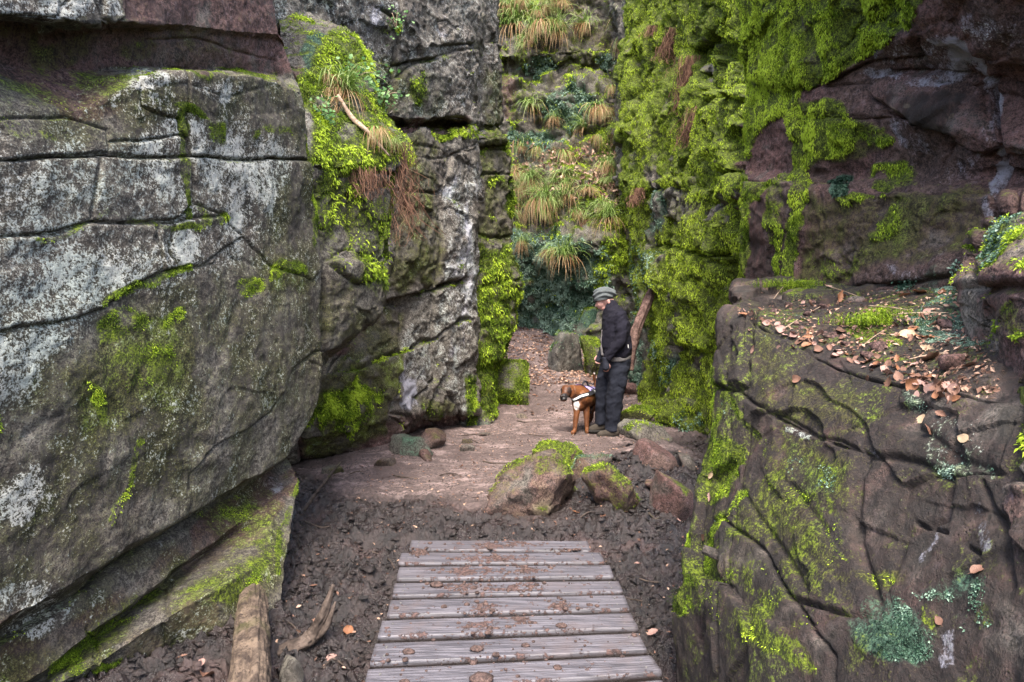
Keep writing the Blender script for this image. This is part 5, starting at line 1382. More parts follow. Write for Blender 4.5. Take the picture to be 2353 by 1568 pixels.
for k_, (tl, tr_, bl, brr) in enumerate(PK):
    gp = .17 * (bl[1] - tl[1])
    bl, brr = (bl[0], bl[1] - gp), (brr[0], brr[1] - gp)
    q = [on_z(*c, ZP) for c in (tl, tr_, bl, brr)]
    nl, nw = 70, 37
    s = np.linspace(0, 1, nl)[None, :, None]; t = np.linspace(0, 1, nw)[:, None, None]
    top = (q[0] * (1 - s) + q[1] * s) * (1 - t) + (q[2] * (1 - s) + q[3] * s) * t
    tt = np.linspace(0, 1, nw)
    prof = .0022 * np.cos(tt * 2 * np.pi * 8) * (tt > .06) * (tt < .94) - .006 * (np.exp(-tt / .025) + np.exp(-(1 - tt) / .025))
    top[..., 2] += prof[:, None] + .0012 * fbm(top, 9, 2, 50 + k_)
    top[..., 2] += (k_ % 3 - 1) * .002
    U_, W_ = project(top)
    md = np.zeros(U_.shape)
    for (mu, mv, ru, rv) in MUD:
        md = np.maximum(md, .62 - .62 * sstep(.2, 1.7, np.sqrt(((U_ - mu) / ru) ** 2 + ((W_ - mv) / rv) ** 2)))
    md = np.maximum(md, .28)
    md[-3:] = np.maximum(md[-3:], .42)
    bot = top.copy(); bot[..., 2] = ZP - .045
    V = np.vstack([top.reshape(-1, 3), bot.reshape(-1, 3)]) - wl0
    Fq = grid_faces(nw, nl)
    nb = nw * nl
    lst = [tuple(f) for f in Fq] + [tuple(nb + i for i in f[::-1]) for f in Fq[:0]]
    per = [j for j in range(nl)] + [i * nl + nl - 1 for i in range(1, nw)] + [(nw - 1) * nl + j for j in range(nl - 2, -1, -1)] + [i * nl for i in range(nw - 2, 0, -1)]
    side = [(per[i], per[(i + 1) % len(per)], nb + per[(i + 1) % len(per)], nb + per[i]) for i in range(len(per))]
    lst += side + [(nb, nb + nl - 1, nb + nb - 1, nb + (nw - 1) * nl)]
    mm = np.concatenate([md.ravel(), np.full(nb, .5)])
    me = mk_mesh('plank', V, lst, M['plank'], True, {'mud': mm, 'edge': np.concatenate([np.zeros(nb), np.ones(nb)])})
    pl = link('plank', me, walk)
    for (fs, ft) in ((.045, .3), (.045, .75), (.955, .3), (.955, .75)):
        c = (q[0] * (1 - fs) + q[1] * fs) * (1 - ft) + (q[2] * (1 - fs) + q[3] * fs) * ft - wl0
        th = np.linspace(0, 2 * np.pi, 8, endpoint=False)
        Vs = np.vstack([np.stack([c[0] + .0045 * np.cos(th), c[1] + .0045 * np.sin(th), np.full(8, c[2] + .0035)], -1), np.stack([c[0] + .005 * np.cos(th), c[1] + .005 * np.sin(th), np.full(8, c[2] - .004)], -1)])
        Fs = [tuple(range(8))] + [(i, 8 + i, 8 + (i + 1) % 8, (i + 1) % 8) for i in range(8)]
        link('screw', mk_mesh('screw', Vs, Fs, M['steel'], False), pl)
for f in (.1, .5, .9):
    a = on_z(946 * (1 - f) + 1349 * f, 1244, ZP); b = on_z(780 * (1 - f) + 1585 * f, 1775, ZP)
    d = b - a; d /= np.linalg.norm(d); n = np.array([-d[1], d[0], 0]) * .03
    V = []
    for e in (a + d * .02, b - d * .02):
        for sgn in (-1, 1):
            for zz in (ZP - .047, -.12): V.append([*(e + sgn * n)[:2] - wl0[:2], zz])
    link('joist', mk_mesh('joist', np.array(V), [(0, 2, 3, 1), (4, 5, 7, 6), (0, 4, 6, 2), (1, 3, 7, 5), (0, 1, 5, 4), (2, 6, 7, 3)], M['joist'], False), walk)
# crumbs of mud on the planks
rng = np.random.default_rng(77)
Vc, Fc, off = [], [], 0
I2V, I2F = ICO[2]
for _ in range(520):
    if rng.random() < .62:
        mu, mv, ru, rv = MUD[rng.integers(len(MUD))]
        u, v = mu + rng.normal(0, .55) * ru, mv + rng.normal(0, .6) * rv
        s = .003 + .007 * rng.random() ** 2
    else:
        v = rng.uniform(1245, 1568); u = rng.uniform(870, 1480)
        s = .002 + .009 * rng.random() ** 4
    f = (v - 1240) / 328
    if not (946 - 100 * f < u < 1350 + 165 * f): continue
    p = on_z(u, v, ZP) - wl0
    V = I2V * (1 + .35 * rng.random((len(I2V), 1))) * np.array([s * 1.3, s * 1.3, s * .8]) + p + [0, 0, s * .2]
    Vc.append(V); Fc.append(I2F + off); off += len(V)
link('mud_crumbs', mk_mesh('mud_crumbs', np.vstack(Vc), np.vstack(Fc), M['mudlump']), walk, kind='stuff')
MCL = ['dark one on the left of the fourth plank', 'small one at the right of the fifth plank', 'in the middle of the seventh plank', 'just left of the middle on the seventh plank', 'at the left of the seventh plank', 'largest one in the middle of the nearest full plank', 'at the left of the nearest full plank', 'tiny one at the left of the fifth plank', 'at the right of the sixth plank']
for k_, (u, v, s) in enumerate([(1003, 1349, .022), (1355, 1393, .011), (1208, 1487, .012), (1095, 1497, .018), (938, 1503, .016), (1106, 1571, .03), (930, 1571, .012), (910, 1400, .009), (1290, 1443, .016)]):
    p = on_z(u, v, ZP - .004)
    V = I2V * (1 + .3 * rng.random((len(I2V), 1))) * np.array([s * 1.4, s, s * .55])
    V[:, 2] -= V[:, 2].min()
    link('mud_clod', mk_mesh('mud_clod', V, I2F, M['mudlump']), None, 'mud clod on the boardwalk, ' + MCL[k_], 'mud clod', 'mud clods on the boardwalk', None, tuple(map(float, p)))

# ------------------------------------------------------------------ plants and dead leaves
def hit(cl, u, v):
    """surface point and normal of a built rock face sighted at (u, v)"""
    S, N = cl['S'], cl['N']
    if 'uv' not in cl:
        cl['uv'] = [a.astype(np.float32) for a in project(S)]
        cl['pen'] = (3000 * (N[..., 1] > .25)).astype(np.float32)
    U, W = cl['uv']
    d = (U - u) ** 2 + (W - v) ** 2 + cl['pen']
    thr = d.min() + 14
    m = np.where(d <= thr, S[..., 1], 99)
    k = np.unravel_index(m.argmin(), m.shape)
    return S[k].copy(), N[k].copy()


def blades(n, rng, length, width, up, droop, spread=1.0, segs=6, back=None):
    """arching grass blades rooted at the origin; -Y is the open side"""
    V, F, T = [], [], []
    for _ in range(n):
        a = rng.uniform(-1.35, 1.35) * spread - math.pi / 2
        L = length * rng.uniform(.3, 1.15)
        d = np.array([math.cos(a), math.sin(a) * .9, 0])
        vel = d * rng.uniform(.35, 1.0) + np.array([0, 0, up * rng.uniform(.4, 1.2)])
        vel /= np.linalg.norm(vel)
        p = np.array([rng.normal(0, .035), rng.normal(0, .02), rng.normal(0, .02)])
        side = np.array([-d[1], d[0], 0.0])
        side = side * math.cos(.6) + np.array([0, 0, 1]) * rng.uniform(-.5, .5)
        t0 = rng.random()
        dk = rng.uniform(.45, 1.3); wx, wy = rng.normal(0, .5, 2)
        i0 = len(V)
        for s in range(segs + 1):
            f = s / segs
            w = width * (1 - f ** 2.2) * (.55 + .45 * min(1, f * 5)) + .0008
            V.append(p - side * w / 2); V.append(p + side * w / 2)
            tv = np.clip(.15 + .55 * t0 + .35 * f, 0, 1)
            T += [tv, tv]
            p = p + vel * L / segs
            vel = vel + np.array([wx / segs, wy / segs, -droop * dk / segs * (1 + 1.2 * f)])
            vel /= np.linalg.norm(vel)
        for s in range(segs):
            a_ = i0 + 2 * s
            F.append((a_, a_ + 1, a_ + 3, a_ + 2))
    return np.array(V), np.array(F), np.array(T)


TUFT = []
for k_ in range(5):
    rng = np.random.default_rng(900 + k_)
    gV, gF, gT = blades((95, 60, 120, 75, 90)[k_], rng, (.62, .5, .7, .58, .45)[k_], .014, (.9, .5, 1.1, .3, .8)[k_], (2.6, 3.4, 2.2, 3.8, 2.8)[k_], (1, 1.2, .8, 1.1, 1.3)[k_])
    dV, dF, dT = blades((60, 90, 35, 100, 20)[k_], rng, (.68, .55, .75, .8, .5)[k_], .012, .15, (4.5, 3.5, 5, 4, 4.5)[k_], .9)
    TUFT.append((mk_mesh('green_blades', gV, gF, M['grass'], True, {'tint': gT}), mk_mesh('dry_blades', dV, dF, M['dry'], True, {'tint': dT})))


def tuft(cl, u, v, s, lab, k, group='woodrush tufts hanging from the ledges', dry=1.0, face=None):
    p, n = hit(cl, u, v)
    root = link('grass_tuft', None, None, lab, 'grass tuft', group, None, tuple(map(float, p + n * .02)))
    ang = math.atan2(n[1], n[0]) + math.pi / 2
    root.rotation_euler = (0, 0, ang if face is None else face)
    root.scale = (s * (.8 + .5 * ((k * 7) % 5) / 4), s, s * (.75 + .5 * ((k * 3) % 7) / 6))
    g_, d_ = TUFT[k % 5]
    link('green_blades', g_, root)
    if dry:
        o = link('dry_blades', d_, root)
        o.scale = (dry, dry, dry)
    return root


TF = [
    (1160, 18, 1.1, 'top left corner of the back cliff beside the left rock face'), (1200, 8, 1.0, 'top edge of the back cliff, second tuft from the left rock face'), (1180, 62, 1.1, 'below the topmost tufts next to the left rock face'), (1248, 55, 1.25, 'shaggy tuft in the middle of the upper back ledge'),
    (1212, 90, .9, 'lower fringe of the upper ledge left of the middle'), (1345, 62, 1.25, 'big tuft at the right end of the upper back ledge'), (1285, 5, .9, 'small brown tuft hanging from the top edge of the back cliff'), (1455, 40, 1.2, 'pale tuft against the top of the moss curtains'), (1440, 90, 1.0, 'tuft drooping under the pale one by the moss curtains'),
    (1222, 245, 1.1, 'left tuft of the middle ledge above the bare rock'), (1275, 272, .75, 'small tuft hanging over the dark slot in the middle of the cliff'), (1370, 250, 1.15, 'tuft at the right of the middle ledge'), (1345, 295, .9, 'tuft hanging below the right middle tuft'), (1190, 330, .9, 'upright green tuft beside the left rock face above the leaf slope'),
    (1292, 405, 1.1, 'broad green tuft in the middle of the leaf slope'), (1220, 420, 1.0, 'mixed dry tuft at the left of the leaf slope'), (1190, 430, .9, 'tuft brushing the left rock face under the leaf slope'), (1307, 450, .8, 'small tuft with a straw-coloured tail below the broad one'), (1243, 460, 1.0, 'tuft with long brown skirts at the bottom of the leaf slope'),
    (1262, 475, .85, 'tuft right of the brown-skirted one at the bottom of the slope'), (1186, 470, 1.0, 'brown tuft in the corner by the left rock face'), (1350, 435, .9, 'thin pale tuft right of the leaf slope'), (1399, 500, .8, 'dark green tuft with white-edged blades right of the hanging roots'), (1437, 420, .8, 'slim green tuft on the edge of the moss curtains'),
    (1436, 290, .9, 'tuft rooted in the left edge of the moss curtains'), (1199, 560, .65, 'little straggly tuft above the liverwort near the left rock face'), (1275, 572, 1.05, 'bright yellow-green tuft hanging above the liverwort wall'), (1296, 590, .8, 'right half of the bright tuft pair above the liverwort wall'), (1410, 200, .8, 'small tuft on the corner between back cliff and moss curtains'), (1218, 645, .35, 'tiny yellow tuft low on the liverwort wall'),
]
for k_, (u, v, s, w) in enumerate(TF):
    tuft(C_, u, v, s, 'woodrush tuft: ' + w, k_)
rt = np.random.default_rng(314)
for k_ in range(46):                                   # smaller tufts filling the grassy parts of the back cliff
    z_ = k_ % 4
    if z_ == 0: u, v = rt.uniform(1150, 1290), rt.uniform(-10, 110)
    elif z_ == 1: u, v = rt.uniform(1180, 1420), rt.uniform(380, 500)
    elif z_ == 2: u, v = rt.uniform(1180, 1300), rt.uniform(330, 480)
    else: u, v = rt.uniform(1340, 1450), rt.uniform(0, 480)
    o = tuft(C_, u, v, rt.uniform(.5, 1.0), 'smaller woodrush tuft among the many on the grassy back cliff', k_ + 2, 'small woodrush tufts on the back cliff', rt.uniform(.5, 1.1))
    o.rotation_euler = (rt.normal(0, .2), rt.normal(0, .25), o.rotation_euler[2] + rt.normal(0, .5))

for k_, (u, v, s_, w) in enumerate([(748, 175, .45, 'green grass tuft at the top left of the mossy overhang'), (790, 215, .5, 'dry-skirted grass tuft in the middle of the mossy overhang'), (860, 300, .42, 'grass tuft near the right lip of the mossy overhang'), (900, 330, .36, 'small grass tuft drooping off the right corner of the mossy overhang')]):
    tuft(A2, u, v, s_, w, k_ + 1, 'grass tufts on the mossy overhang')

# hanging dead fern fronds and root beards
def beard(name, cl, u0, v0, u1, v1, n, width, mat, lab, cat, seed, curl=.1):
    rng = np.random.default_rng(seed)
    p, nrm = hit(cl, u0, v0)
    k = p[1] / FV
    dx, dz = (u1 - u0) * k, -(v1 - v0) * k
    L = math.hypot(dx, dz)
    V, F, T = [], [], []
    for _ in range(n):
        st_ = rng.random() ** 2 * .55
        q = np.array([rng.normal(0, width * .5), -.02 - rng.random() * .06, 0]) + np.array([dx, 0, dz]) * st_
        f0 = rng.uniform(.2, 1.05 - st_)
        ph = rng.uniform(0, 6.3)
        w = .0016 * max(1, p[1] / 5)
        i0 = len(V)
        t = rng.random()
        kx = rng.normal(0, .12) * L
        for s in range(8):
            f = s / 7
            c = q + np.array([dx, 0, dz]) * f * f0 + np.array([math.sin(f * (4 + 5 * t) + ph), math.cos(f * 3 + ph), 0]) * (curl + .25 * rng.random()) * L * .3 * f + np.array([kx * f * f, 0, 0])
            V += [c + [-w, 0, 0], c + [w, 0, 0]]
            T += [t, t]
        for s in range(7): F.append((i0 + 2 * s, i0 + 2 * s + 1, i0 + 2 * s + 3, i0 + 2 * s + 2))
    return link(name, mk_mesh(name, np.array(V), np.array(F), M[mat], True, {'tint': np.array(T)}), None, lab, cat, None, None, tuple(map(float, p + nrm * .03)))


M['rust'] = fuzz_material('dead_fern', (.03, .016, .012), (.10, .05, .033), (.26, .15, .1), .2, .8)
beard('dead_fern', R3, 1585, 130, 1572, 262, 200, .16, 'rust', 'brown dead fern hanging down the moss curtains from a pale crown', 'fern', 1)
beard('dead_fern', R3, 1548, 65, 1520, 150, 120, .10, 'rust', 'dark brown hanging fern strand left of the big dead fern', 'fern', 2)
beard('dead_fern', R3, 1598, 250, 1570, 345, 120, .10, 'rust', 'reddish strand trailing below the big dead fern', 'fern', 3)
beard('dead_fern', R3, 1500, 60, 1488, 90, 70, .10, 'rust', 'short brown strand at the top of the moss curtains', 'fern', 4)
beard('root_beard', C_, 1352, 500, 1345, 575, 160, .14, 'rust', 'dark beard of roots hanging left of the white-edged tuft', 'roots', 5)
beard('dead_fern', R3, 1470, 430, 1452, 475, 110, .10, 'rust', 'rusty clump of dead fronds in the cleft beside the moss curtains', 'fern', 6)
beard('dead_fern', A2, 925, 330, 935, 560, 110, .08, 'rust', 'long rust-brown fern hanging off the corner of the mossy overhang', 'fern', 7, .2)
beard('root_beard', A2, 840, 385, 850, 460, 130, .16, 'rust', 'fringe of brown roots under the lip of the mossy overhang', 'roots', 8)
beard('dry_grass', A2, 762, 210, 740, 330, 90, .10, 'dry', 'straw-coloured dry grass falling over the mossy overhang', 'grass', 9, .3)
beard('dry_grass', A2, 775, 215, 800, 400, 22, .08, 'dry', 'few long dry stalks trailing over the front of the mossy overhang', 'grass', 10, .3)
q = [hit(A2, u, v) for u, v in ((772, 228), (800, 268), (840, 305), (885, 362))]
tube_obj('bent_root', [a + b * .05 for a, b in q], [.012, .02, .018, .006], 'root', 'bent pale-brown root lying across the moss of the overhang', 'root', nseg=8, noise=.2, seed=11)
q = [hit(R3, u, v)[0] + np.array([-.1, -.15, 0]) for u, v in ((1478, 25), (1480, 60), (1484, 95))]

# round-leaved plant on the overhang
def leaf_quads(n, rng, r0, r1, spread):
    V, F, T = [], [], []
    for _ in range(n):
        c = np.array([rng.normal(0, spread[0]), rng.normal(0, spread[1]), rng.normal(0, spread[2])])
        nn = np.array([rng.normal(0, .5), -1 + rng.normal(0, .4), .8 + rng.normal(0, .4)]); nn /= np.linalg.norm(nn)
        a = np.cross(nn, rng.normal(0, 1, 3)); a /= np.linalg.norm(a); b = np.cross(nn, a)
        r = rng.uniform(r0, r1)
        i0 = len(V)
        t = rng.random()
        for th in np.linspace(0, 2 * np.pi, 6, endpoint=False):
            V.append(c + (a * math.cos(th) + b * math.sin(th) * .85) * r + nn * r * .2 * math.cos(2 * th)); T.append(t)
        F.append((i0, i0 + 1, i0 + 2, i0 + 5)); F.append((i0 + 2, i0 + 3, i0 + 4, i0 + 5))
    return np.array(V), np.array(F), np.array(T)


M['herb'] = fuzz_material('round_leaves', (.02, .06, .012), (.07, .17, .045), (.22, .36, .15), .3, .5)


def herb(cl, u, v, n, sp, r, lab, seed, out=.06):
    rng = np.random.default_rng(seed)
    p, nn = hit(cl, u, v)
    V, F, T = leaf_quads(n, rng, r * .6, r * 1.1, sp)
    root = link('leafy_plant', None, None, lab, 'plant', None, None, tuple(map(float, p + nn * out)))
    link('leaves', mk_mesh('leaves', V, F, M['herb'], True, {'tint': T}), root, kind='stuff')
    sv, sf = [], []
    for s in range(6):
        e = np.array([rng.normal(0, sp[0]), rng.normal(0, sp[1]), abs(rng.normal(0, sp[2]))])
        V_, F_ = tube([np.array([0, .06, -.05]), e * .5, e], [.004, .003, .002], nseg=5, nlen=3, noise=0)
        sf += [tuple(i + sum(len(x) for x in sv) for i in f) for f in F_]; sv.append(V_)
    link('stems', mk_mesh('stems', np.vstack(sv), sf, M['root']), root)


herb(A2, 800, 175, 130, (.12, .05, .06), .020, 'green round-leaved plant growing on top of the mossy overhang', 41)
herb(A2, 870, 225, 90, (.10, .04, .05), .020, 'round-leaved sprig leaning out right of the main plant on the overhang', 42)
herb(A2, 735, 265, 50, (.04, .04, .06), .018, 'small sprig of round leaves at the left edge of the mossy overhang', 43)
herb(B, 905, 60, 40, (.06, .04, .09), .02, 'small fern-like sprig high on the left buttress', 44)
herb(R3, 1790, 330, 26, (.05, .04, .03), .03, 'pale green fern frond on the bare red patch of the moss wall', 45)

# star moss on the ledge and other ledge growth
def star_moss(u, v, n, sp, lab, seed, h=.05):
    rng = np.random.default_rng(seed)
    p, nn = hit(R1, u, v)
    V, F, T = [], [], []
    for _ in range(n):
        c = np.array([rng.normal(0, sp), rng.normal(0, sp * .7), 0])
        hh = h * rng.uniform(.4, 1.1)
        t = rng.random()
        for k in range(9):
            z = hh * k / 9
            a = rng.uniform(0, 6.28)
            d = np.array([math.cos(a), math.sin(a), .7]) * .010
            s = np.array([-math.sin(a), math.cos(a), 0]) * .002
            i0 = len(V)
            V += [c + [0, 0, z] - s, c + [0, 0, z] + s, c + [0, 0, z] + d]
            T += [t * .6, t * .6, min(1, t + .3)]
            F.append((i0, i0 + 1, i0 + 2))
    return link('star_moss', mk_mesh('star_moss', np.array(V), np.array(F), M['moss'], False, {'tint': np.array(T)}), None, lab, 'moss', None, None, tuple(map(float, p)))


star_moss(1830, 655, 200, .10, 'bright green star moss along the back of the leafy ledge', 51)
star_moss(1770, 662, 70, .05, 'small star moss clump at the left back corner of the leafy ledge', 52, .06)
star_moss(2000, 745, 260, .075, 'cushion of star moss in the middle of the leafy ledge', 53)
star_moss(2040, 728, 110, .06, 'star moss tips right behind the middle cushion on the ledge', 54, .045)

# dead leaves, each one its own
def leaf_material(name, a, b):
    g = G(name)
    n1 = g.noise(30, 4, .6); n2 = g.noise(120, 3, .6)
    c = g.mix(g.step(n1, .3, .7), a, b)
    c = g.mix(g.math('MULTIPLY', g.step(n2, .55, .7), .5), c, tuple(x * .4 for x in a))
    return g.done(c, .6, None, .35, .15)


M['leaf0'] = leaf_material('russet_leaf', (.15, .06, .028), (.33, .155, .08))
M['leaf1'] = leaf_material('pale_leaf', (.33, .22, .13), (.55, .42, .28))
M['leaf2'] = leaf_material('dull_brown_leaf', (.10, .05, .035), (.26, .14, .095))
M['leaf3'] = leaf_material('pink_brown_leaf', (.22, .12, .10), (.40, .26, .22))


def leaf_mesh(seed, L=1.0, wide=.62, lobes=0, curl=.5):
    rng = np.random.default_rng(seed)
    n = 11
    V = []
    for i in range(n):
        f = i / (n - 1)
        w = wide * .5 * math.sin(math.pi * min(1, f ** .8 * 1.02)) ** .8
        if lobes: w *= .72 + .4 * abs(math.sin(f * math.pi * lobes))
        y = (f - .5) * L
        z = curl * .35 * (f - .5) ** 2 * L
        for s in (-1, -.5, 0, .5, 1):
            V.append([s * w * L, y, z + curl * (abs(s) ** 1.5) * w * L * (.6 + .4 * math.sin(f * 5 + seed)) + .015 * rng.normal()])
    V = np.array(V)
    F = grid_faces(n, 5)
    b = V.copy(); b[:, 2] -= .006
    nv = len(V)
    st = np.array([[-.012, -L * .5, V[2, 2]], [.012, -L * .5, V[2, 2]], [.012, -L * .68, V[2, 2] + .03], [-.012, -L * .68, V[2, 2] + .03]])
    return np.vstack([V, b, st]), np.vstack([F[:, ::-1], F + nv, [[2 * nv, 2 * nv + 1, 2 * nv + 2, 2 * nv + 3]]])


LM = []
for k_ in range(8):
    V, F = leaf_mesh(k_, 1.0, (.62, .5, .72, .85)[k_ % 4], (0, 5, 0, 0)[k_ % 4], (.5, .8, .25, 1.0, .1, .6, .3, .9)[k_])
    LM.append([mk_mesh('dead_leaf', V, F, M['leaf%d' % m], True) for m in range(4)])
rl = np.random.default_rng(5)


def leaf(p, n, size, shape, mat, lab, group, lift=.004):
    n = Vector(n).normalized()
    o = link('dead_leaf', LM[shape][mat], None, lab, 'dead leaf', group, None, tuple(map(float, np.array(p) + np.array(n) * (lift + .1 * size * .1))))
    qn = n.to_track_quat('Z', 'Y') @ Quaternion((0, 0, 1), rl.uniform(0, 6.28))
    o.rotation_mode = 'QUATERNION'
    o.rotation_quaternion = qn
    o.scale = (size,) * 3
    return o


def leaf_on(cl, u, v, size, shape, mat, lab, group, lean=.35):
    p, n = hit(cl, u, v)
    n = n + rl.normal(0, lean, 3)
    return leaf(p, n, size, shape, mat, lab, group)


BIG = [(2083, 770, .08, 3, 1, 'large pale curled leaf on the ledge beside the moss cushion'), (2123, 775, .09, 1, 0, 'russet leaf leaning on the large pale leaf'), (2147, 822, .09, 3, 0, 'big rolled orange-brown leaf on the right part of the ledge'), (1997, 868, .055, 1, 0, 'russet leaf at the front edge of the ledge, left of the pile'), (2062, 864, .06, 0, 0, 'split brown leaf at the front edge of the ledge'),
       (2195, 896, .06, 0, 0, 'folded russet leaf at the right end of the leaf pile'), (2164, 905, .04, 2, 0, 'small orange leaf just under the folded russet leaf'), (2106, 905, .035, 4, 3, 'round pale leaf stuck just below the ledge edge'), (2118, 962, .055, 2, 1, 'tan oval leaf flat on the rock below the ledge, left one'), (2164, 950, .05, 5, 2, 'curled brown leaf flat on the rock right of the tan oval leaf'),
       (2137, 985, .06, 6, 2, 'dark purplish leaf flat on the rock below the tan oval leaf'), (2215, 1006, .055, 4, 1, 'round tan leaf flat on the rock, lowest of the four'), (1854, 793, .06, 0, 0, 'orange leaf on the left part of the ledge front'), (1930, 684, .09, 1, 0, 'russet leaf at the back of the ledge by the star moss'), (2110, 672, .09, 3, 0, 'brown leaf on the green back slope of the ledge'), (2077, 678, .08, 5, 0, 'leaf left of the one on the green back slope'),
       (1902, 657, .09, 0, 3, 'pale pinkish leaf behind the star moss'), (1832, 871, .05, 7, 0, 'narrow orange leaf hanging on the face under the ledge'), (2250, 1308, .05, 0, 0, 'red-brown leaf caught on the liverwort of the near rock'), (2156, 1428, .032, 2, 0, 'small orange leaf stuck beside the white streak low on the near rock'), (1629, 1143, .05, 1, 3, 'pale leaf lodged on the left end of the near rock, upper one'), (1618, 1235, .05, 0, 0, 'orange leaf lodged on the left end of the near rock, lower one'), (1632, 1092, .05, 5, 1, 'tan leaf in the cleft at the left end of the near rock'), (2130, 800, .07, 1, 1, 'torn straw-coloured leaf on top of the pile'), (2100, 755, .08, 0, 0, 'orange leaf behind the large pale leaf')]
for (u, v, s, sh, m, lab) in BIG:
    leaf_on(R1, u, v, s * .8, sh, 2 if (m == 0 and v > 800) else m, lab, 'larger dead leaves on the near rock')
for k_ in range(150):
    f = rl.random()
    if k_ % 3 == 0:
        u, v = 1700 + 300 * f, 712 + 130 * f ** 1.1 + rl.normal(0, 10)
    elif k_ % 3 == 1:
        u, v = 2000 + 200 * f, 845 + 55 * f + rl.normal(0, 12)
    else:
        u, v = rl.uniform(1720, 2230), rl.uniform(662, 860)
        if v > 705 + (u - 1690) * .36: v -= 60
    leaf_on(R1, u, v, rl.uniform(.018, .05), int(rl.integers(8)), int(rl.choice([0, 2, 2, 2, 3, 3, 3])), 'small crumpled dead leaf in the litter on the near rock ledge', 'leaf litter on the ledge', .5)
# leaves on the mud and path
GL = [(462, 1530), (420, 1515), (476, 1560), (700, 1470), (640, 1545), (800, 1455), (760, 1520), (720, 1350), (1325, 1180), (1385, 1190), (1470, 1500), (1480, 1540), (1500, 1460), (1440, 1180), (1465, 1300), (1060, 1075), (830, 1075), (1530, 1080), (1350, 1195), (1560, 1200)]
GLL = ['flat in the mud at the far bottom left, left one', 'flat in the mud at the far bottom left, upper one', 'at the bottom edge left of the log', 'in the mud right of the forked branch', 'in the mud beside the dark rounded stone', 'near the left edge of the boardwalk, upper one', 'near the left edge of the boardwalk, lower one', 'in the mud under the left overhang', 'in the hollow between the two front boulders', 'under the tilted boulder', 'in the strip of mud between boardwalk and near right rock, upper one', 'in the strip of mud between boardwalk and near right rock, lowest one', 'beside the right end of the middle planks', 'right of the tilted boulder in the hollow', 'right of the far end of the boardwalk', 'on the path left of the boulders', 'on the path under the mossy overhang', 'on the soil beside the angular block', 'in front of the tilted boulder', 'at the foot of the near right rock']
for k_, (u, v) in enumerate(GL):
    p = put(u, v, sink=-.008)
    leaf(p, (rl.normal(0, .2), rl.normal(0, .2), 1), rl.uniform(.035, .07), int(rl.integers(8)), int(rl.choice([0, 2, 3])), 'dead leaf ' + GLL[k_], 'dead leaves on the mud')


# litter too small to count: slope behind, ledges of the back cliff, crumbs on the ledge
def litter(name, pts, nrm, size, mats, label, parent=None, seed=0):
    rng = np.random.default_rng(seed)
    n = len(pts)
    nn = nrm + rng.normal(0, .45, (n, 3)); nn /= np.linalg.norm(nn, axis=1, keepdims=True)
    a = np.cross(nn, rng.normal(0, 1, (n, 3))); a /= np.linalg.norm(a, axis=1, keepdims=True)
    b = np.cross(nn, a)
    s = size * rng.uniform(.5, 1.2, (n, 1))
    p = pts + nn * size * .25
    V = np.stack([p - a * s * .5, p + b * s * .28 + nn * s * .12, p + a * s * .5, p - b * s * .28 + nn * s * .12], 1).reshape(-1, 3)
    me = mk_mesh(name, V, np.arange(4 * n, dtype=np.int32).reshape(-1, 4), M[mats], False, {'tint': np.repeat(rng.random(n), 4)})
    return link(name, me, parent, label, None if parent else 'leaf litter', None, 'stuff')


M['litter'] = fuzz_material('leaf_litter', (.045, .025, .018), (.19, .105, .075), (.44, .3, .22), .1, .7)
rng = np.random.default_rng(61)
pts = []
while len(pts) < 5200:
    y = rng.uniform(9.6, 14.5); x = rng.uniform(-1.3, 1.9)
    w = .9 if (y > 11.0 or x < -.25) else .10
    if rng.random() < w: pts.append((x, y, ground_at(x, y)))
litter('leaf_litter', np.array(pts), np.array([0, -.2, 1.0]), .07, 'litter', 'brown leaf litter covering the slope behind the path', None, 1)
pts, nr = [], []
for _ in range(1500):
    u, v = rng.uniform(1180, 1430), rng.uniform(335, 475)
    p, n = hit(C_, u, v)
    if n[2] > .05: pts.append(p + rng.normal(0, .05, 3)); nr.append(n)
o = litter('ledge_litter', np.array(pts), np.array(nr), .10, 'litter', 'dry leaf litter on the sloping ledge of the back cliff', None, 2)
pts, nr = [], []
for _ in range(2200):
    u, v = rng.uniform(1690, 2290), rng.uniform(655, 925)
    if v > 722 + (u - 1690) * .34 or v < 700 - (u - 1690) * .12: continue
    p, n = hit(R1, u, v)
    if n[2] > .3: pts.append(p + rng.normal(0, .008, 3) * [1, 1, .2]); nr.append(n)
litter('ledge_litter', np.array(pts), np.array(nr), .022, 'litter', 'crumbs of leaves and needles on the near rock ledge', None, 3)
pts = []
for _ in range(2200):
    y = rng.uniform(2.2, 9.5); x = rng.uniform(-1.3, 1.6) * (1 if y > 4 else .9)
    pts.append((x, y, ground_at(x, y)))
litter('ground_litter', np.array(pts), np.array([0, 0, 1.0]), .028, 'litter', 'scattered leaf crumbs and bits on the mud and path', None, 4)
# stones and pale stalks in the ledge debris
DS = [(1812, 700, .05), (1850, 722, .06), (1890, 705, .07), (1935, 742, .045), (1780, 712, .05), (1960, 690, .10), (2020, 800, .09), (1905, 770, .07), (1985, 820, .07), (1945, 790, .05), (2195, 840, .12), (1835, 752, .04), (1870, 690, .05), (2105, 650, .08), (2170, 745, .08)]
for k_, (u, v, s) in enumerate(DS):
    p, n = hit(R1, u, v)
    stone('ledge_stone', tuple(map(float, p - n * s * .15)), (s, s * .8, s * .5), 700 + k_, 'small reddish stone in the debris on the leafy ledge', 'stone', 'small stones on the ledge', sub=3, rot=k_, attr={'red': .9}, rough=.05)
SL = ['slanting across the left part of the ledge debris', 'on the green right half of the ledge, nearer one', 'on the green right half of the ledge, farther one', 'behind the star moss at the back of the ledge', 'lying on the big rolled leaf', 'standing at the left back corner of the ledge', 'beside the moss cushion on the ledge']
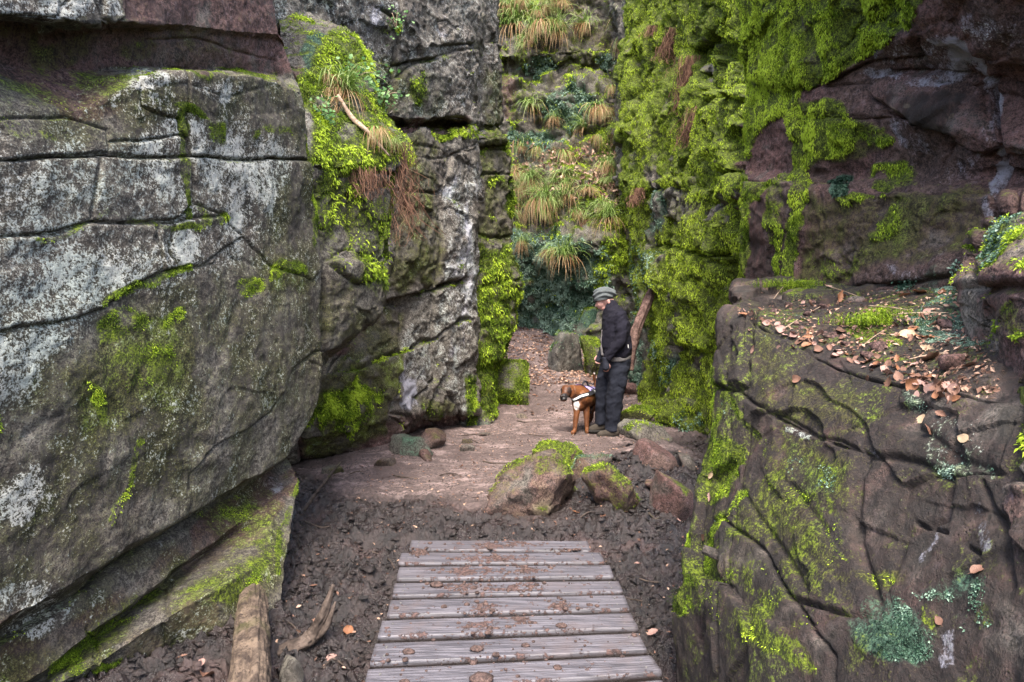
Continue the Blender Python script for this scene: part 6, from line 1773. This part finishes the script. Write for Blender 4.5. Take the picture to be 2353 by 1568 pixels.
for k_, (a, b) in enumerate([((1798, 762), (1890, 700)), ((1995, 705), (2100, 715)), ((2060, 725), (2180, 720)), ((1900, 660), (1990, 690)), ((2090, 830), (2180, 812)), ((1770, 700), (1800, 660)), ((1980, 800), (2030, 760))]):
    q = [hit(R1, *a)[0] + [0, 0, .012], (hit(R1, *a)[0] + hit(R1, *b)[0]) / 2 + [0, 0, .014], hit(R1, *b)[0] + [0, 0, .008]]
    tube_obj('dry_stalk', q, [.0026, .0022, .0014], 'root', 'pale dry stalk ' + SL[k_], 'stalk', 'dry stalks on the ledge', nseg=5, nlen=5, noise=.1, seed=k_)

# ------------------------------------------------------------------ the man and his dog
from mathutils.bvhtree import BVHTree


def fuse(parts, voxel, smooth=2, name='body'):
    """grow one continuous skin over overlapping lofts"""
    V, F, o = [], [], 0
    for (v, f) in parts:
        V.append(np.asarray(v, float)); F += [tuple(int(i) + o for i in x) for x in f]; o += len(v)
    me = bpy.data.meshes.new('tmp')
    me.from_pydata([tuple(x) for x in np.vstack(V)], [], F)
    ob = bpy.data.objects.new('tmp', me)
    COL.objects.link(ob)
    md = ob.modifiers.new('r', 'REMESH'); md.mode = 'VOXEL'; md.voxel_size = voxel
    if smooth:
        ms = ob.modifiers.new('s', 'SMOOTH'); ms.factor = .5; ms.iterations = smooth
    dg = bpy.context.evaluated_depsgraph_get()
    ev = ob.evaluated_get(dg).to_mesh()
    n = len(ev.vertices)
    co = np.empty(n * 3, np.float32); ev.vertices.foreach_get('co', co)
    nr = np.empty(n * 3, np.float32); ev.vertices.foreach_get('normal', nr)
    pol = [tuple(p.vertices) for p in ev.polygons]
    ob.evaluated_get(dg).to_mesh_clear()
    bpy.data.objects.remove(ob); bpy.data.meshes.remove(me)
    return co.reshape(-1, 3).astype(float), nr.reshape(-1, 3).astype(float), pol


def stack(secs, n=28, cap=True):
    """loft through level ellipses (x, y, z, rx, ry)"""
    V, F = [], []
    th = np.linspace(0, 2 * np.pi, n, endpoint=False)
    for (x, y, z, rx, ry) in secs:
        for t in th: V.append((x + rx * math.cos(t), y + ry * math.sin(t), z))
    for i in range(len(secs) - 1):
        for j in range(n):
            j2 = (j + 1) % n
            F.append((i * n + j, i * n + j2, (i + 1) * n + j2, (i + 1) * n + j))
    F.append(tuple(range(n - 1, -1, -1))); F.append(tuple((len(secs) - 1) * n + j for j in range(n)))
    return np.array(V), F


def ball(c, r, rot=None, sub=3):
    V, F = ICO[sub]
    W_ = V * np.array(r)
    if rot is not None: W_ = W_ @ np.array(rot).T
    return W_ + np.array(c), F


def limb(pts, rad, n=16):
    return tube(pts, rad, nseg=n, nlen=6, noise=0)


def cloth_material(name, a, b, sc=60, bump=.5, rough=.9):
    g = G(name)
    n1 = g.noise(5, 5, .6); n2 = g.noise(sc, 3, .6); n3 = g.noise(260, 2, .5)
    c = g.mix(g.step(n1, .3, .7), a, b)
    c = g.mix(g.math('MULTIPLY', n3, .35), c, tuple(x * 1.9 + .004 for x in b))
    return g.done(c, rough, g.bump(g.math('ADD', n2, g.math('MULTIPLY', n1, 2.0)), bump, .006), .2)


M['skin'] = (lambda g: g.done(g.mix(g.step(g.noise(40, 4, .6), .3, .7), (.42, .22, .19), (.55, .32, .28)), .5, g.bump(g.noise(300, 2, .5), .2, .002), .35))(G('skin'))
M['jacket'] = cloth_material('navy_jersey', (.0045, .0042, .008), (.010, .0095, .017))
M['trousers'] = cloth_material('dark_blue_cotton', (.0055, .0065, .011), (.012, .014, .022))
M['beanie'] = cloth_material('grey_knit', (.045, .052, .056), (.10, .113, .118), 140)
M['shirt'] = cloth_material('grey_shirt', (.10, .095, .095), (.17, .16, .16))
M['glove'] = cloth_material('black_knit', (.010, .011, .018), (.02, .022, .032))
M['shoe'] = cloth_material('brown_suede', (.022, .018, .014), (.06, .05, .04))
M['sole'] = cloth_material('dark_rubber', (.015, .014, .013), (.03, .028, .026))
M['white'] = (lambda g: g.done((.75, .75, .72), .5))(G('white_zip'))
M['dark'] = (lambda g: g.done((.02, .012, .01), .3))(G('eye_dark'))

YM = 8.5

gz_man = float(np.median([ground_at(x, y) for x in np.linspace(1.0, 1.35, 6) for y in np.linspace(8.35, 8.75, 5)]))
OFF = np.array([0, 0, gz_man + .004])


def m(u, v, dy=0.0):
    k = YM / FV
    return np.array([(u - CU) * k, YM + dy, (996 - v) * k]) + OFF


KM = YM / FV


def sec(v, u0, u1, ry, dy=0.0):
    p = m((u0 + u1) / 2, v, dy)
    return (p[0], p[1], p[2], (u1 - u0) / 2 * KM, ry)


org = m(1398, 996)
person = None
# body: one continuous skin from head to ankles with fingered hands
tiltR = Matrix.Rotation(math.radians(-24), 3, 'Y')


def hand(wr, d, seed, curl=.5, side=-1):
    """palm and five bent fingers; d = pointing direction"""
    d = np.array(d, float); d /= np.linalg.norm(d)
    across = np.cross(d, [0, side, 0]); across /= np.linalg.norm(across)
    inn = np.array([0, -side, 0.0])
    out = [limb([wr, wr + d * .04, wr + d * .085], [.026, .034, .034])]
    out.append(ball(wr + d * .05, (.034, .018, .045)))
    for k, (o, L) in enumerate([(-.027, .066), (-.009, .075), (.009, .070), (.026, .055)]):
        a = wr + d * .08 + across * o
        b = a + (d * .9 + inn * .35) * L * .5
        c = b + (d * (1 - curl) + inn * (.6 + curl) + across * -.0) * L * .35
        e = c + (d * (.3 - curl) + inn * .9) * L * .22
        out.append(limb([a - d * .02, a, b, c, e], [.010, .0095, .009, .0085, .007], 8))
    a = wr + d * .03 + across * -.03
    out.append(limb([wr + d * .02, a, a + d * .035 + across * -.02 + inn * .01, a + d * .065 + across * -.018 + inn * .025], [.014, .013, .011, .009], 8))
    return out


wrN, wrF = m(1385.5, 826, -.21), m(1384, 815, .16)
bp = [
    ball(m(1388, 681), (.098, .078, .118), tiltR), ball(m(1380, 696), (.062, .058, .066), tiltR), ball(m(1385, 706), (.035, .04, .03)), ball(m(1398, 690), (.07, .065, .07)),
    ball(m(1370.5, 701), (.016, .014, .02), tiltR), ball(m(1397, 692, -.078), (.02, .012, .032)), ball(m(1397, 692, .078), (.02, .012, .032)), ball(m(1376, 706), (.016, .024, .011)),
    limb([m(1396, 695), m(1402, 703), m(1410, 715), m(1414, 730)], [.055, .058, .065, .08]),
    stack([sec(722, 1394, 1432, .14), sec(735, 1390, 1440, .19), sec(760, 1388, 1443, .19), sec(800, 1390, 1444, .16), sec(830, 1394, 1444, .16), sec(850, 1396, 1442, .15)]),
    limb([m(1418, 728, -.16), m(1418, 774, -.225), wrN], [.06, .045, .028]), limb([m(1416, 728, .16), m(1406, 774, .22), wrF], [.06, .045, .028]),
    limb([m(1420, 842, -.085), m(1410, 905, -.095), m(1404, 978, -.10)], [.085, .06, .045]), limb([m(1408, 842, .085), m(1390, 905, .09), m(1388, 975, .10)], [.085, .06, .045]),
] + hand(wrN, (.12, -.02, -1), 1, .45, -1) + hand(wrF, (-.4, 0, -1), 2, .8, 1)
V, N_, F = fuse(bp, .0075, 2)
person = link('person', mk_mesh('person', V - org, F, M['skin']), None, 'man in dark jacket, dark trousers and grey beanie looking down at the dog', 'person', None, None, tuple(map(float, org)))


def wear(name, parts, vox, sm, mat, wr=None, seed=0, label=None, parent=None):
    V, N_, F = fuse(parts, vox, sm)
    if wr:
        for (amp, fr, st) in wr:
            q_ = V @ np.array(Matrix.Rotation(.5, 3, 'Y')).T * np.array(st)
            f_ = fbm(q_, fr, 3, seed)
            V = V + N_ * (amp * f_ if amp > 0 else -amp * (.5 - 1.6 * np.abs(f_)))[:, None]
    o = link(name, mk_mesh(name, V - org, F, M[mat]), parent or person)
    if label: o['label'] = label
    return o


jk = [stack([sec(689, 1394, 1413, .07), sec(697, 1391, 1419, .085), sec(704, 1389, 1427, .12), sec(712, 1387, 1435, .175), sec(724, 1385, 1441, .215), sec(745, 1383, 1447, .225), sec(770, 1381, 1450, .22), sec(795, 1380, 1452, .212), sec(808, 1382, 1453, .208), sec(814, 1386, 1451, .196), sec(819, 1389, 1449, .188)]),
      limb([m(1421, 719, -.155), m(1422, 738, -.195), m(1420, 774, -.235), m(1404, 800, -.228), m(1388, 822, -.215)], [.085, .086, .073, .062, .05]), limb([m(1418, 719, .155), m(1412, 738, .195), m(1406, 774, .235), m(1386, 814, .165)], [.085, .085, .072, .05])]
jacket = wear('jacket', jk, .012, 3, 'jacket', [(.006, 7, (1.3, 1.3, .9)), (-.012, 5.5, (.7, .7, 1.8)), (-.004, 15, (.7, .7, 1.6))], 5)

zv, zf = limb([m(1436.5, 789, -.212), m(1437.5, 797, -.210)], [.004, .005], 6)
link('zip_pull', mk_mesh('zip_pull', zv - org, zf, M['white']), jacket)
wear('shirt', [stack([sec(808, 1386, 1448, .18), sec(818, 1385.5, 1450, .192), sec(824, 1389, 1448, .190), sec(828, 1391, 1444, .185)]), limb([m(1383, 755, -.05), m(1381.5, 790, -.05), m(1383, 815, -.05)], [.012, .017, .016])], .010, 2, 'shirt', [(.004, 20, (1, 1, 1))], 6)
tr_ = [stack([sec(812, 1391, 1447, .175), sec(828, 1388, 1449, .185), sec(842, 1385, 1447, .19), sec(856, 1384, 1444, .185), sec(864, 1388, 1440, .15)]),
       limb([m(1421, 838, -.085), m(1416, 870, -.10), m(1410, 905, -.10), m(1408, 945, -.10), m(1404, 975, -.10), m(1403, 985, -.10)], [.125, .122, .108, .098, .092, .10]),
       limb([m(1403, 838, .085), m(1393, 870, .09), m(1388, 905, .09), m(1387, 945, .10), m(1386, 968, .10), m(1386, 977, .10)], [.115, .11, .096, .088, .086, .09])]
tro = wear('trousers', tr_, .012, 2, 'trousers', [(.006, 6, (1.5, 1.5, .6)), (-.013, 5, (.9, .9, 1.3)), (-.004, 14, (.8, .8, 1.7))], 7)

wear('thigh_pocket', [ball(m(1422, 872, -.165), (.075, .05, .10)), ], .010, 2, 'trousers', [(.006, 18, (1, 1, 1))], 8, parent=None)
for nm, dy, ua, ub, base in (('shoe', -.12, 1420, 1368, 999.5), ('shoe', .10, 1396, 1354, 993)):
    a, b = m(ua, base, dy), m(ub, base, dy - .03)
    d = b - a; L = np.linalg.norm(d[:2]); d /= L
    up = np.array([0, 0, 1.0])
    P_ = lambda f, h, s=0: a + d * L * f + up * h
    sh = [limb([P_(.06, .05), P_(.25, .055), P_(.55, .048), P_(.82, .04), P_(.97, .032)], [.036, .047, .047, .042, .022]), limb([P_(.18, .05), P_(.16, .12)], [.05, .052]), limb([P_(.3, .085), P_(.6, .06)], [.04, .036])]
    o = wear(nm, sh, .009, 2, 'shoe', [(.003, 30, (1, 1, 1))], 9)
    sl = [limb([P_(.02, .016), P_(.3, .014), P_(.55, .014), P_(.85, .014), P_(1.0, .018)], [.034, .04, .042, .044, .024])]
    sv = np.array(sl[0][0]); sv[:, 2] = np.clip(sv[:, 2], a[2] - .002, a[2] + .026)
    link('sole', mk_mesh('sole', sv - org, sl[0][1], M['sole'], False), o)
    lc = []
    for f in (.38, .46, .54): lc.append(limb([P_(f, .118 - f * .06) + np.array([0, -.03, 0]), P_(f, .13 - f * .06), P_(f, .118 - f * .06) + np.array([0, .03, 0])], [.004, .004, .004], 6))
    V, _, F = fuse(lc, .004, 0)
    link('laces', mk_mesh('laces', V - org, F, M['shirt']), o)
for nm, w_, dd in (('glove', wrN, (.12, -.02, -1)), ('glove', wrF, (-.4, 0, -1))):
    d = np.array(dd, float); d /= np.linalg.norm(d)
    wear(nm, [limb([w_ - d * .05, w_, w_ + d * .05, w_ + d * .10], [.044, .04, .045, .043]), ball(w_ + d * .065, (.044, .03, .055))], .008, 2, 'glove', [(.002, 30, (1, 1, 1))], 10)
# beanie with slack folds
nr, ncl = 34, 56
th = np.linspace(0, 2 * np.pi, ncl, endpoint=False)
BV = []
for i in range(nr):
    f = i / (nr - 1)
    c = m(1385 + 4 * f, 688 - 31 * f)
    r = np.interp(f, [0, .12, .35, .6, .8, .93, 1], [.112, .122, .13, .13, .112, .07, .004])
    for j, t in enumerate(th):
        fold = .011 * math.sin(17 * f + 1.6 * math.sin(t) + 2.2 * math.cos(2 * t)) * math.sin(math.pi * min(1, f * 1.2)) + .006 * math.sin(5 * t + 9 * f) * f
        rr = r + fold
        bk = .034 * max(0, math.cos(t)) * math.sin(math.pi * min(1, f * 1.1))       # slack at the back
        z = c[2] + .016 * math.cos(t) * (1 - f) * 1.0 - .035 * max(0, math.cos(t)) * f * (1 - f)
        BV.append((c[0] + (rr + bk) * math.cos(t), c[1] + rr * .80 * math.sin(t), z))
BF = [(i * ncl + j, i * ncl + (j + 1) % ncl, (i + 1) * ncl + (j + 1) % ncl, (i + 1) * ncl + j) for i in range(nr - 1) for j in range(ncl)]
link('beanie', mk_mesh('beanie', np.array(BV) - org, BF, M['beanie']), person)
for s in (-1, 1):
    v, f = ball(m(1371.5, 695.5, s * .032), (.008, .012, .007), sub=2)
    link('eye', mk_mesh('eye', v - org, f, M['dark']), person)
    v, f = limb([m(1368.5, 692, s * .018), m(1369, 691.5, s * .035), m(1371.5, 692, s * .05)], [.004, .006, .004], 6)
    link('eyebrow', mk_mesh('eyebrow', v - org, f, M['shoe']), person)

# ---- dog
YD = 8.72
gz_dog = float(np.median([ground_at(x, y) for x in np.linspace(.75, 1.0, 6) for y in np.linspace(8.5, 8.9, 5)]))


def d_(u, v, Y):
    return P(u, v, Y) + np.array([0, 0, gz_dog])


dorg = P(1340, 985, 8.9); dorg[2] = gz_dog


def gl(u, Y, z): return np.array([(u - CU) / FV * Y, Y, z + gz_dog])


headR = Matrix.Rotation(math.radians(25), 3, 'Y')
dogp = [
    limb([d_(1326, 913, 8.60), d_(1331, 912, 8.65), d_(1341, 911, 8.74), d_(1353, 909, 8.87), d_(1365, 905, 8.98), d_(1376, 903, 9.08)], [.075, .118, .132, .122, .10, .095], 20),
    ball(d_(1333, 920, 8.70), (.095, .12, .125)), ball(d_(1330, 926, 8.64), (.075, .075, .09)), ball(d_(1340, 901, 8.78), (.085, .11, .085)), ball(d_(1376, 904, 9.06), (.10, .11, .115)),
    limb([d_(1332, 902, 8.74), d_(1322, 899, 8.66), d_(1311, 896, 8.6)], [.115, .095, .08]), ball(d_(1301.5, 893.5, 8.56), (.068, .072, .066)), ball(d_(1300, 898, 8.52), (.058, .055, .05)),
    limb([d_(1300, 901, 8.52), d_(1296, 908, 8.46), d_(1293, 911, 8.43)], [.052, .046, .040]), ball(d_(1295.5, 913.5, 8.45), (.046, .05, .034)), ball(d_(1290, 908.5, 8.415), (.018, .02, .014)),
    # ears
    ball(d_(1309, 890.5, 8.525), (.026, .012, .034), Matrix.Rotation(.35, 3, 'Y')), ball(d_(1306, 896, 8.50), (.014, .010, .022)), ball(d_(1291, 890.5, 8.55), (.013, .02, .03), Matrix.Rotation(.3, 3, 'Y')),
    # front legs
    limb([d_(1325, 922, 8.66), gl(1325.5, 8.62, .27), gl(1322.5, 8.60, .145), gl(1321, 8.59, .06), gl(1320, 8.585, .03)], [.065, .042, .031, .026, .03]), limb([gl(1320.5, 8.59, .024), gl(1317, 8.55, .022), gl(1314.5, 8.52, .016)], [.028, .03, .018]),
    limb([d_(1344, 922, 8.74), gl(1347.5, 8.70, .27), gl(1348, 8.68, .145), gl(1348.5, 8.67, .06), gl(1349, 8.665, .03)], [.068, .043, .032, .027, .03]), limb([gl(1349, 8.66, .024), gl(1349.5, 8.61, .022), gl(1349.5, 8.575, .016)], [.029, .031, .019]),
    # hind legs: thigh, knee forward, hock back, upright shank
    limb([d_(1369, 905, 9.06), gl(1362, 8.97, .30), gl(1357, 8.93, .24), gl(1359, 9.08, .13), gl(1351, 9.06, .05), gl(1349, 9.02, .025)], [.085, .075, .048, .028, .022, .024]), limb([gl(1349, 9.03, .02), gl(1345, 8.96, .017)], [.026, .018]),
    limb([d_(1386, 905, 9.04), gl(1388, 8.95, .30), gl(1386, 8.90, .24), gl(1391, 9.05, .13), gl(1389, 9.02, .05), gl(1388, 8.98, .025)], [.085, .075, .048, .028, .022, .024]), limb([gl(1388, 9.0, .02), gl(1385, 8.93, .017)], [.026, .018]),
    # tail
    limb([d_(1375, 897, 9.12), d_(1371, 886, 9.18), d_(1367, 872, 9.2), d_(1364.5, 860, 9.19), d_(1366.5, 854, 9.18)], [.036, .028, .022, .02, .013]),
]
V, N_, F = fuse(dogp, .0075, 2)
V = V + N_ * (.002 * fbm(V, 30, 2, 3))[:, None]
U_, W_ = project(V)
W_ = W_ + gz_dog / np.maximum(V[:, 1], 1) * FV
mask = np.zeros((len(V), 4))
U_ = U_ + 2.2 * fbm(V, 22, 3, 77); W_ = W_ + 3.0 * fbm(V + 3, 22, 3, 78)
mask[:, 0] = np.clip(1 - sstep(.7, 1.2, np.sqrt(((U_ - 1324.5) / 7.5) ** 2 + ((W_ - 928) / 11) ** 2)), 0, 1) * (N_[:, 1] < .2)      # white bib
mask[:, 0] = np.maximum(mask[:, 0], (1 - sstep(.6, 1.2, np.sqrt(((U_ - 1295.5) / 3) ** 2 + ((W_ - 906) / 5) ** 2))) * .8)
mask[:, 0] = np.maximum(mask[:, 0], 1 - sstep(2, 4, np.abs(W_ - 853) + np.abs(U_ - 1367)))
mask[:, 1] = np.clip((1 - sstep(.8, 1.15, np.sqrt(((U_ - 1296) / 12) ** 2 + ((W_ - 909) / 10) ** 2))) * (W_ > 899), 0, 1)            # black mask
mask[:, 1] = np.maximum(mask[:, 1], .85 * (1 - sstep(.8, 1.2, np.sqrt(((U_ - 1309) / 5) ** 2 + ((W_ - 894) / 8) ** 2))) * (V[:, 1] < 8.56))
mask[:, 1] = np.maximum(mask[:, 1], .85 * (U_ < 1291) * (W_ < 899) * (W_ > 884))
mask[:, 1] = np.maximum(mask[:, 1], (1 - sstep(.6, 1.2, np.sqrt(((U_ - 1303) / 4) ** 2 + ((W_ - 902) / 5) ** 2))) * .7)
gdog = G('short_red_coat')
aa = gdog.attr('coat')
wmask, kmask = gdog.sep(aa.outputs['Color'])[0:2]
n1 = gdog.noise(12, 4, .6); n2 = gdog.noise(180, 3, .6, vec=gdog.mapv((1, 1, .3)))
cc = gdog.mix(gdog.step(n1, .3, .7), (.085, .028, .010), (.17, .062, .021))
cc = gdog.mix(gdog.math('MULTIPLY', gdog.step(n2, .4, .7), .3), cc, (.19, .085, .036))
cc = gdog.mix(gdog.math('MULTIPLY', gdog.step(gdog.noise(5, 3, .5), .42, .62), .45), cc, (.045, .016, .008))
cc = gdog.mix(wmask, cc, (.62, .58, .55))
cc = gdog.mix(kmask, cc, (.018, .016, .017))
M['coat'] = gdog.done(cc, .5, gdog.bump(n2, .25, .003), .35)
mask[:, 3] = 1
dog = link('dog', mk_mesh('dog', V - dorg, F, M['coat'], True, {'coat': mask}), None, 'tan boxer-type dog with a black muzzle in a lilac harness beside the man', 'dog', None, None, tuple(map(float, dorg)))
for (u, v, Y) in ((1301.5, 897.3, 8.488), (1291.8, 898, 8.50)):
    bv, bf = ball(d_(u, v, Y), (.011, .009, .010), sub=2)
    link('eye', mk_mesh('eye', bv - dorg, bf, M['dark']), dog)
bv, bf = ball(d_(1289.8, 908, 8.405), (.02, .016, .014), sub=2)
link('nose', mk_mesh('nose', bv - dorg, bf, M['dark']), dog)
bvh = BVHTree.FromPolygons([tuple(x) for x in V], F)
M['lilac'] = cloth_material('lilac_webbing', (.24, .19, .42), (.34, .28, .55), 200, .3)
M['strap'] = cloth_material('black_webbing', (.012, .012, .014), (.024, .024, .028), 200, .3, .6)
M['reflect'] = (lambda g: g.done((.72, .74, .72), .35))(G('reflective_tape'))
axis_a, axis_b = Vector(d_(1331, 911, 8.65)), Vector(d_(1376, 904, 9.08))
ax = (axis_b - axis_a).normalized()
upv = (Vector((0, 0, 1)) - ax * ax.z).normalized()
sdv = ax.cross(upv).normalized()            # one flank
if sdv.y > 0: sdv = -sdv                    # flank turned to the path


def skin_pt(c, ang, off, tilt=0.0):
    """point on the coat round the body axis; ang 0 = spine, positive = near flank"""
    d = upv * math.cos(ang) + sdv * math.sin(ang) + ax * tilt * math.cos(ang)
    d = d.normalized()
    o = c + d * .45
    h = bvh.ray_cast(o, -d)
    p = h[0] if h[0] is not None else c + d * .13
    return np.array(p + d * off)


def band(name, rows, mat, parent):
    nr_, nc_ = len(rows), len(rows[0])
    A_ = np.array(rows).reshape(-1, 3)
    Fb = grid_faces(nr_, nc_)
    return link(name, mk_mesh(name, A_ - dorg, Fb, M[mat]), parent)


harness = link('harness', None, dog)
L_ = (axis_b - axis_a).length


def strip(f0, f1, a0, a1, off, tilt=0.0, nr_=12, nc_=30):
    return [[skin_pt(axis_a + ax * L_ * (f0 + (f1 - f0) * i / (nr_ - 1)), a0 + (a1 - a0) * j / (nc_ - 1), off, tilt) for j in range(nc_)] for i in range(nr_)]


band('saddle', strip(.16, .62, -1.0, 1.0, .017), 'lilac', harness)
band('girth_strap', strip(.50, .58, 1.0, 2 * math.pi - 1.0, .010, nc_=40), 'strap', harness)
band('label_band', strip(.20, .66, .78, 1.22, .024), 'strap', harness)
band('label_band', strip(.20, .66, -1.22, -.78, .024), 'strap', harness)
band('back_strap', strip(.36, .46, -.8, .8, .024), 'strap', harness)
# chest strap runs from flank round the front of the breast
pathc = [skin_pt(axis_a + ax * L_ * f, a, .012) for f, a in ((.24, 1.05), (.17, 1.12), (.10, 1.2))]
fr = []
for t_ in np.linspace(0, 1, 12):
    u = 1338 - 23 * t_; v = 906 + 7 * math.sin(t_ * 1.6) + 2 * t_
    o = Vector((0, 0, CAM_H)); tgt = Vector(d_(u, v, 8.6)); dd = (tgt - o).normalized()
    h = bvh.ray_cast(o, dd)
    if h[0] is not None: fr.append(np.array(h[0] - dd * .012 + h[1] * .002))
fr2 = []
for f, a in ((.10, -1.2), (.17, -1.12), (.24, -1.05)): fr2.append(skin_pt(axis_a + ax * L_ * f, a, .012))
pathc = pathc + fr + fr2
pc = np.array(pathc)
for _ in range(2): pc[1:-1] = .25 * pc[:-2] + .5 * pc[1:-1] + .25 * pc[2:]
ctr_ = np.array(axis_a + ax * L_ * .2)


def ribbon(name, pc, w, off, mat, parent):
    T = np.gradient(pc, axis=0); T /= np.linalg.norm(T, axis=1, keepdims=True)
    on = pc - ctr_; on /= np.linalg.norm(on, axis=1, keepdims=True)
    s = np.cross(T, on); s /= np.linalg.norm(s, axis=1, keepdims=True)
    q = pc + on * off
    return band(name, [list(q - s * w), list(q), list(q + s * w)], mat, parent)


ribbon('chest_strap', pc, .026, .010, 'strap', harness)
ribbon('reflective_strip', pc[2:-2], .012, .015, 'reflect', harness)
# lettering on the flank label
for sgn in (1, -1):
    cu = bpy.data.curves.new('lettering', 'FONT')
    cu.body = 'JULIUS-K9'; cu.size = .046; cu.align_x = 'CENTER'; cu.align_y = 'CENTER'; cu.extrude = .001
    to = bpy.data.objects.new('tmp_text', cu); COL.objects.link(to)
    tm = bpy.data.meshes.new_from_object(to.evaluated_get(bpy.context.evaluated_depsgraph_get()))
    bpy.data.objects.remove(to)
    tv = np.array([v.co[:] for v in tm.vertices])
    tF = [tuple(p.vertices) for p in tm.polygons]
    bpy.data.meshes.remove(tm)
    out_ = []
    for (x, y, z) in tv:
        f = .43 + (x * (1 if sgn > 0 else -1)) / L_ * .62
        a = sgn * (1.01 - y / .145)
        out_.append(skin_pt(axis_a + ax * L_ * f, a, (.0285 + z * .5)))
    link('lettering', mk_mesh('lettering', np.array(out_) - dorg, tF, M['reflect'], False), harness)
hp = [skin_pt(axis_a + ax * L_ * f, 0, o_) for f, o_ in ((.16, .012), (.2, .06), (.30, .075), (.40, .055), (.44, .015))]
v, f = limb(hp, [.011, .012, .012, .012, .011], 8)
link('grab_handle', mk_mesh('grab_handle', v - dorg, f, M['strap']), harness)
ring = skin_pt(axis_a + ax * L_ * .46, 0, .03)
harness.location = (0, 0, 0)
hF = wrF + np.array([-.04, 0, -.10])
mid = (ring + hF) / 2 + np.array([.02, .05, -.12])
leash = tube_obj('leash', [ring, ring * .7 + mid * .3 + [0, 0, .02], mid, hF], [.006, .005, .005, .005], 'strap', 'black dog leash from the harness up to the man', 'leash', nseg=8, noise=0)
v, f = limb([ring, ring * .82 + mid * .18], [.009, .008], 8)
link('clip', mk_mesh('clip', v - np.array(leash.location), f, M['steel']), leash)
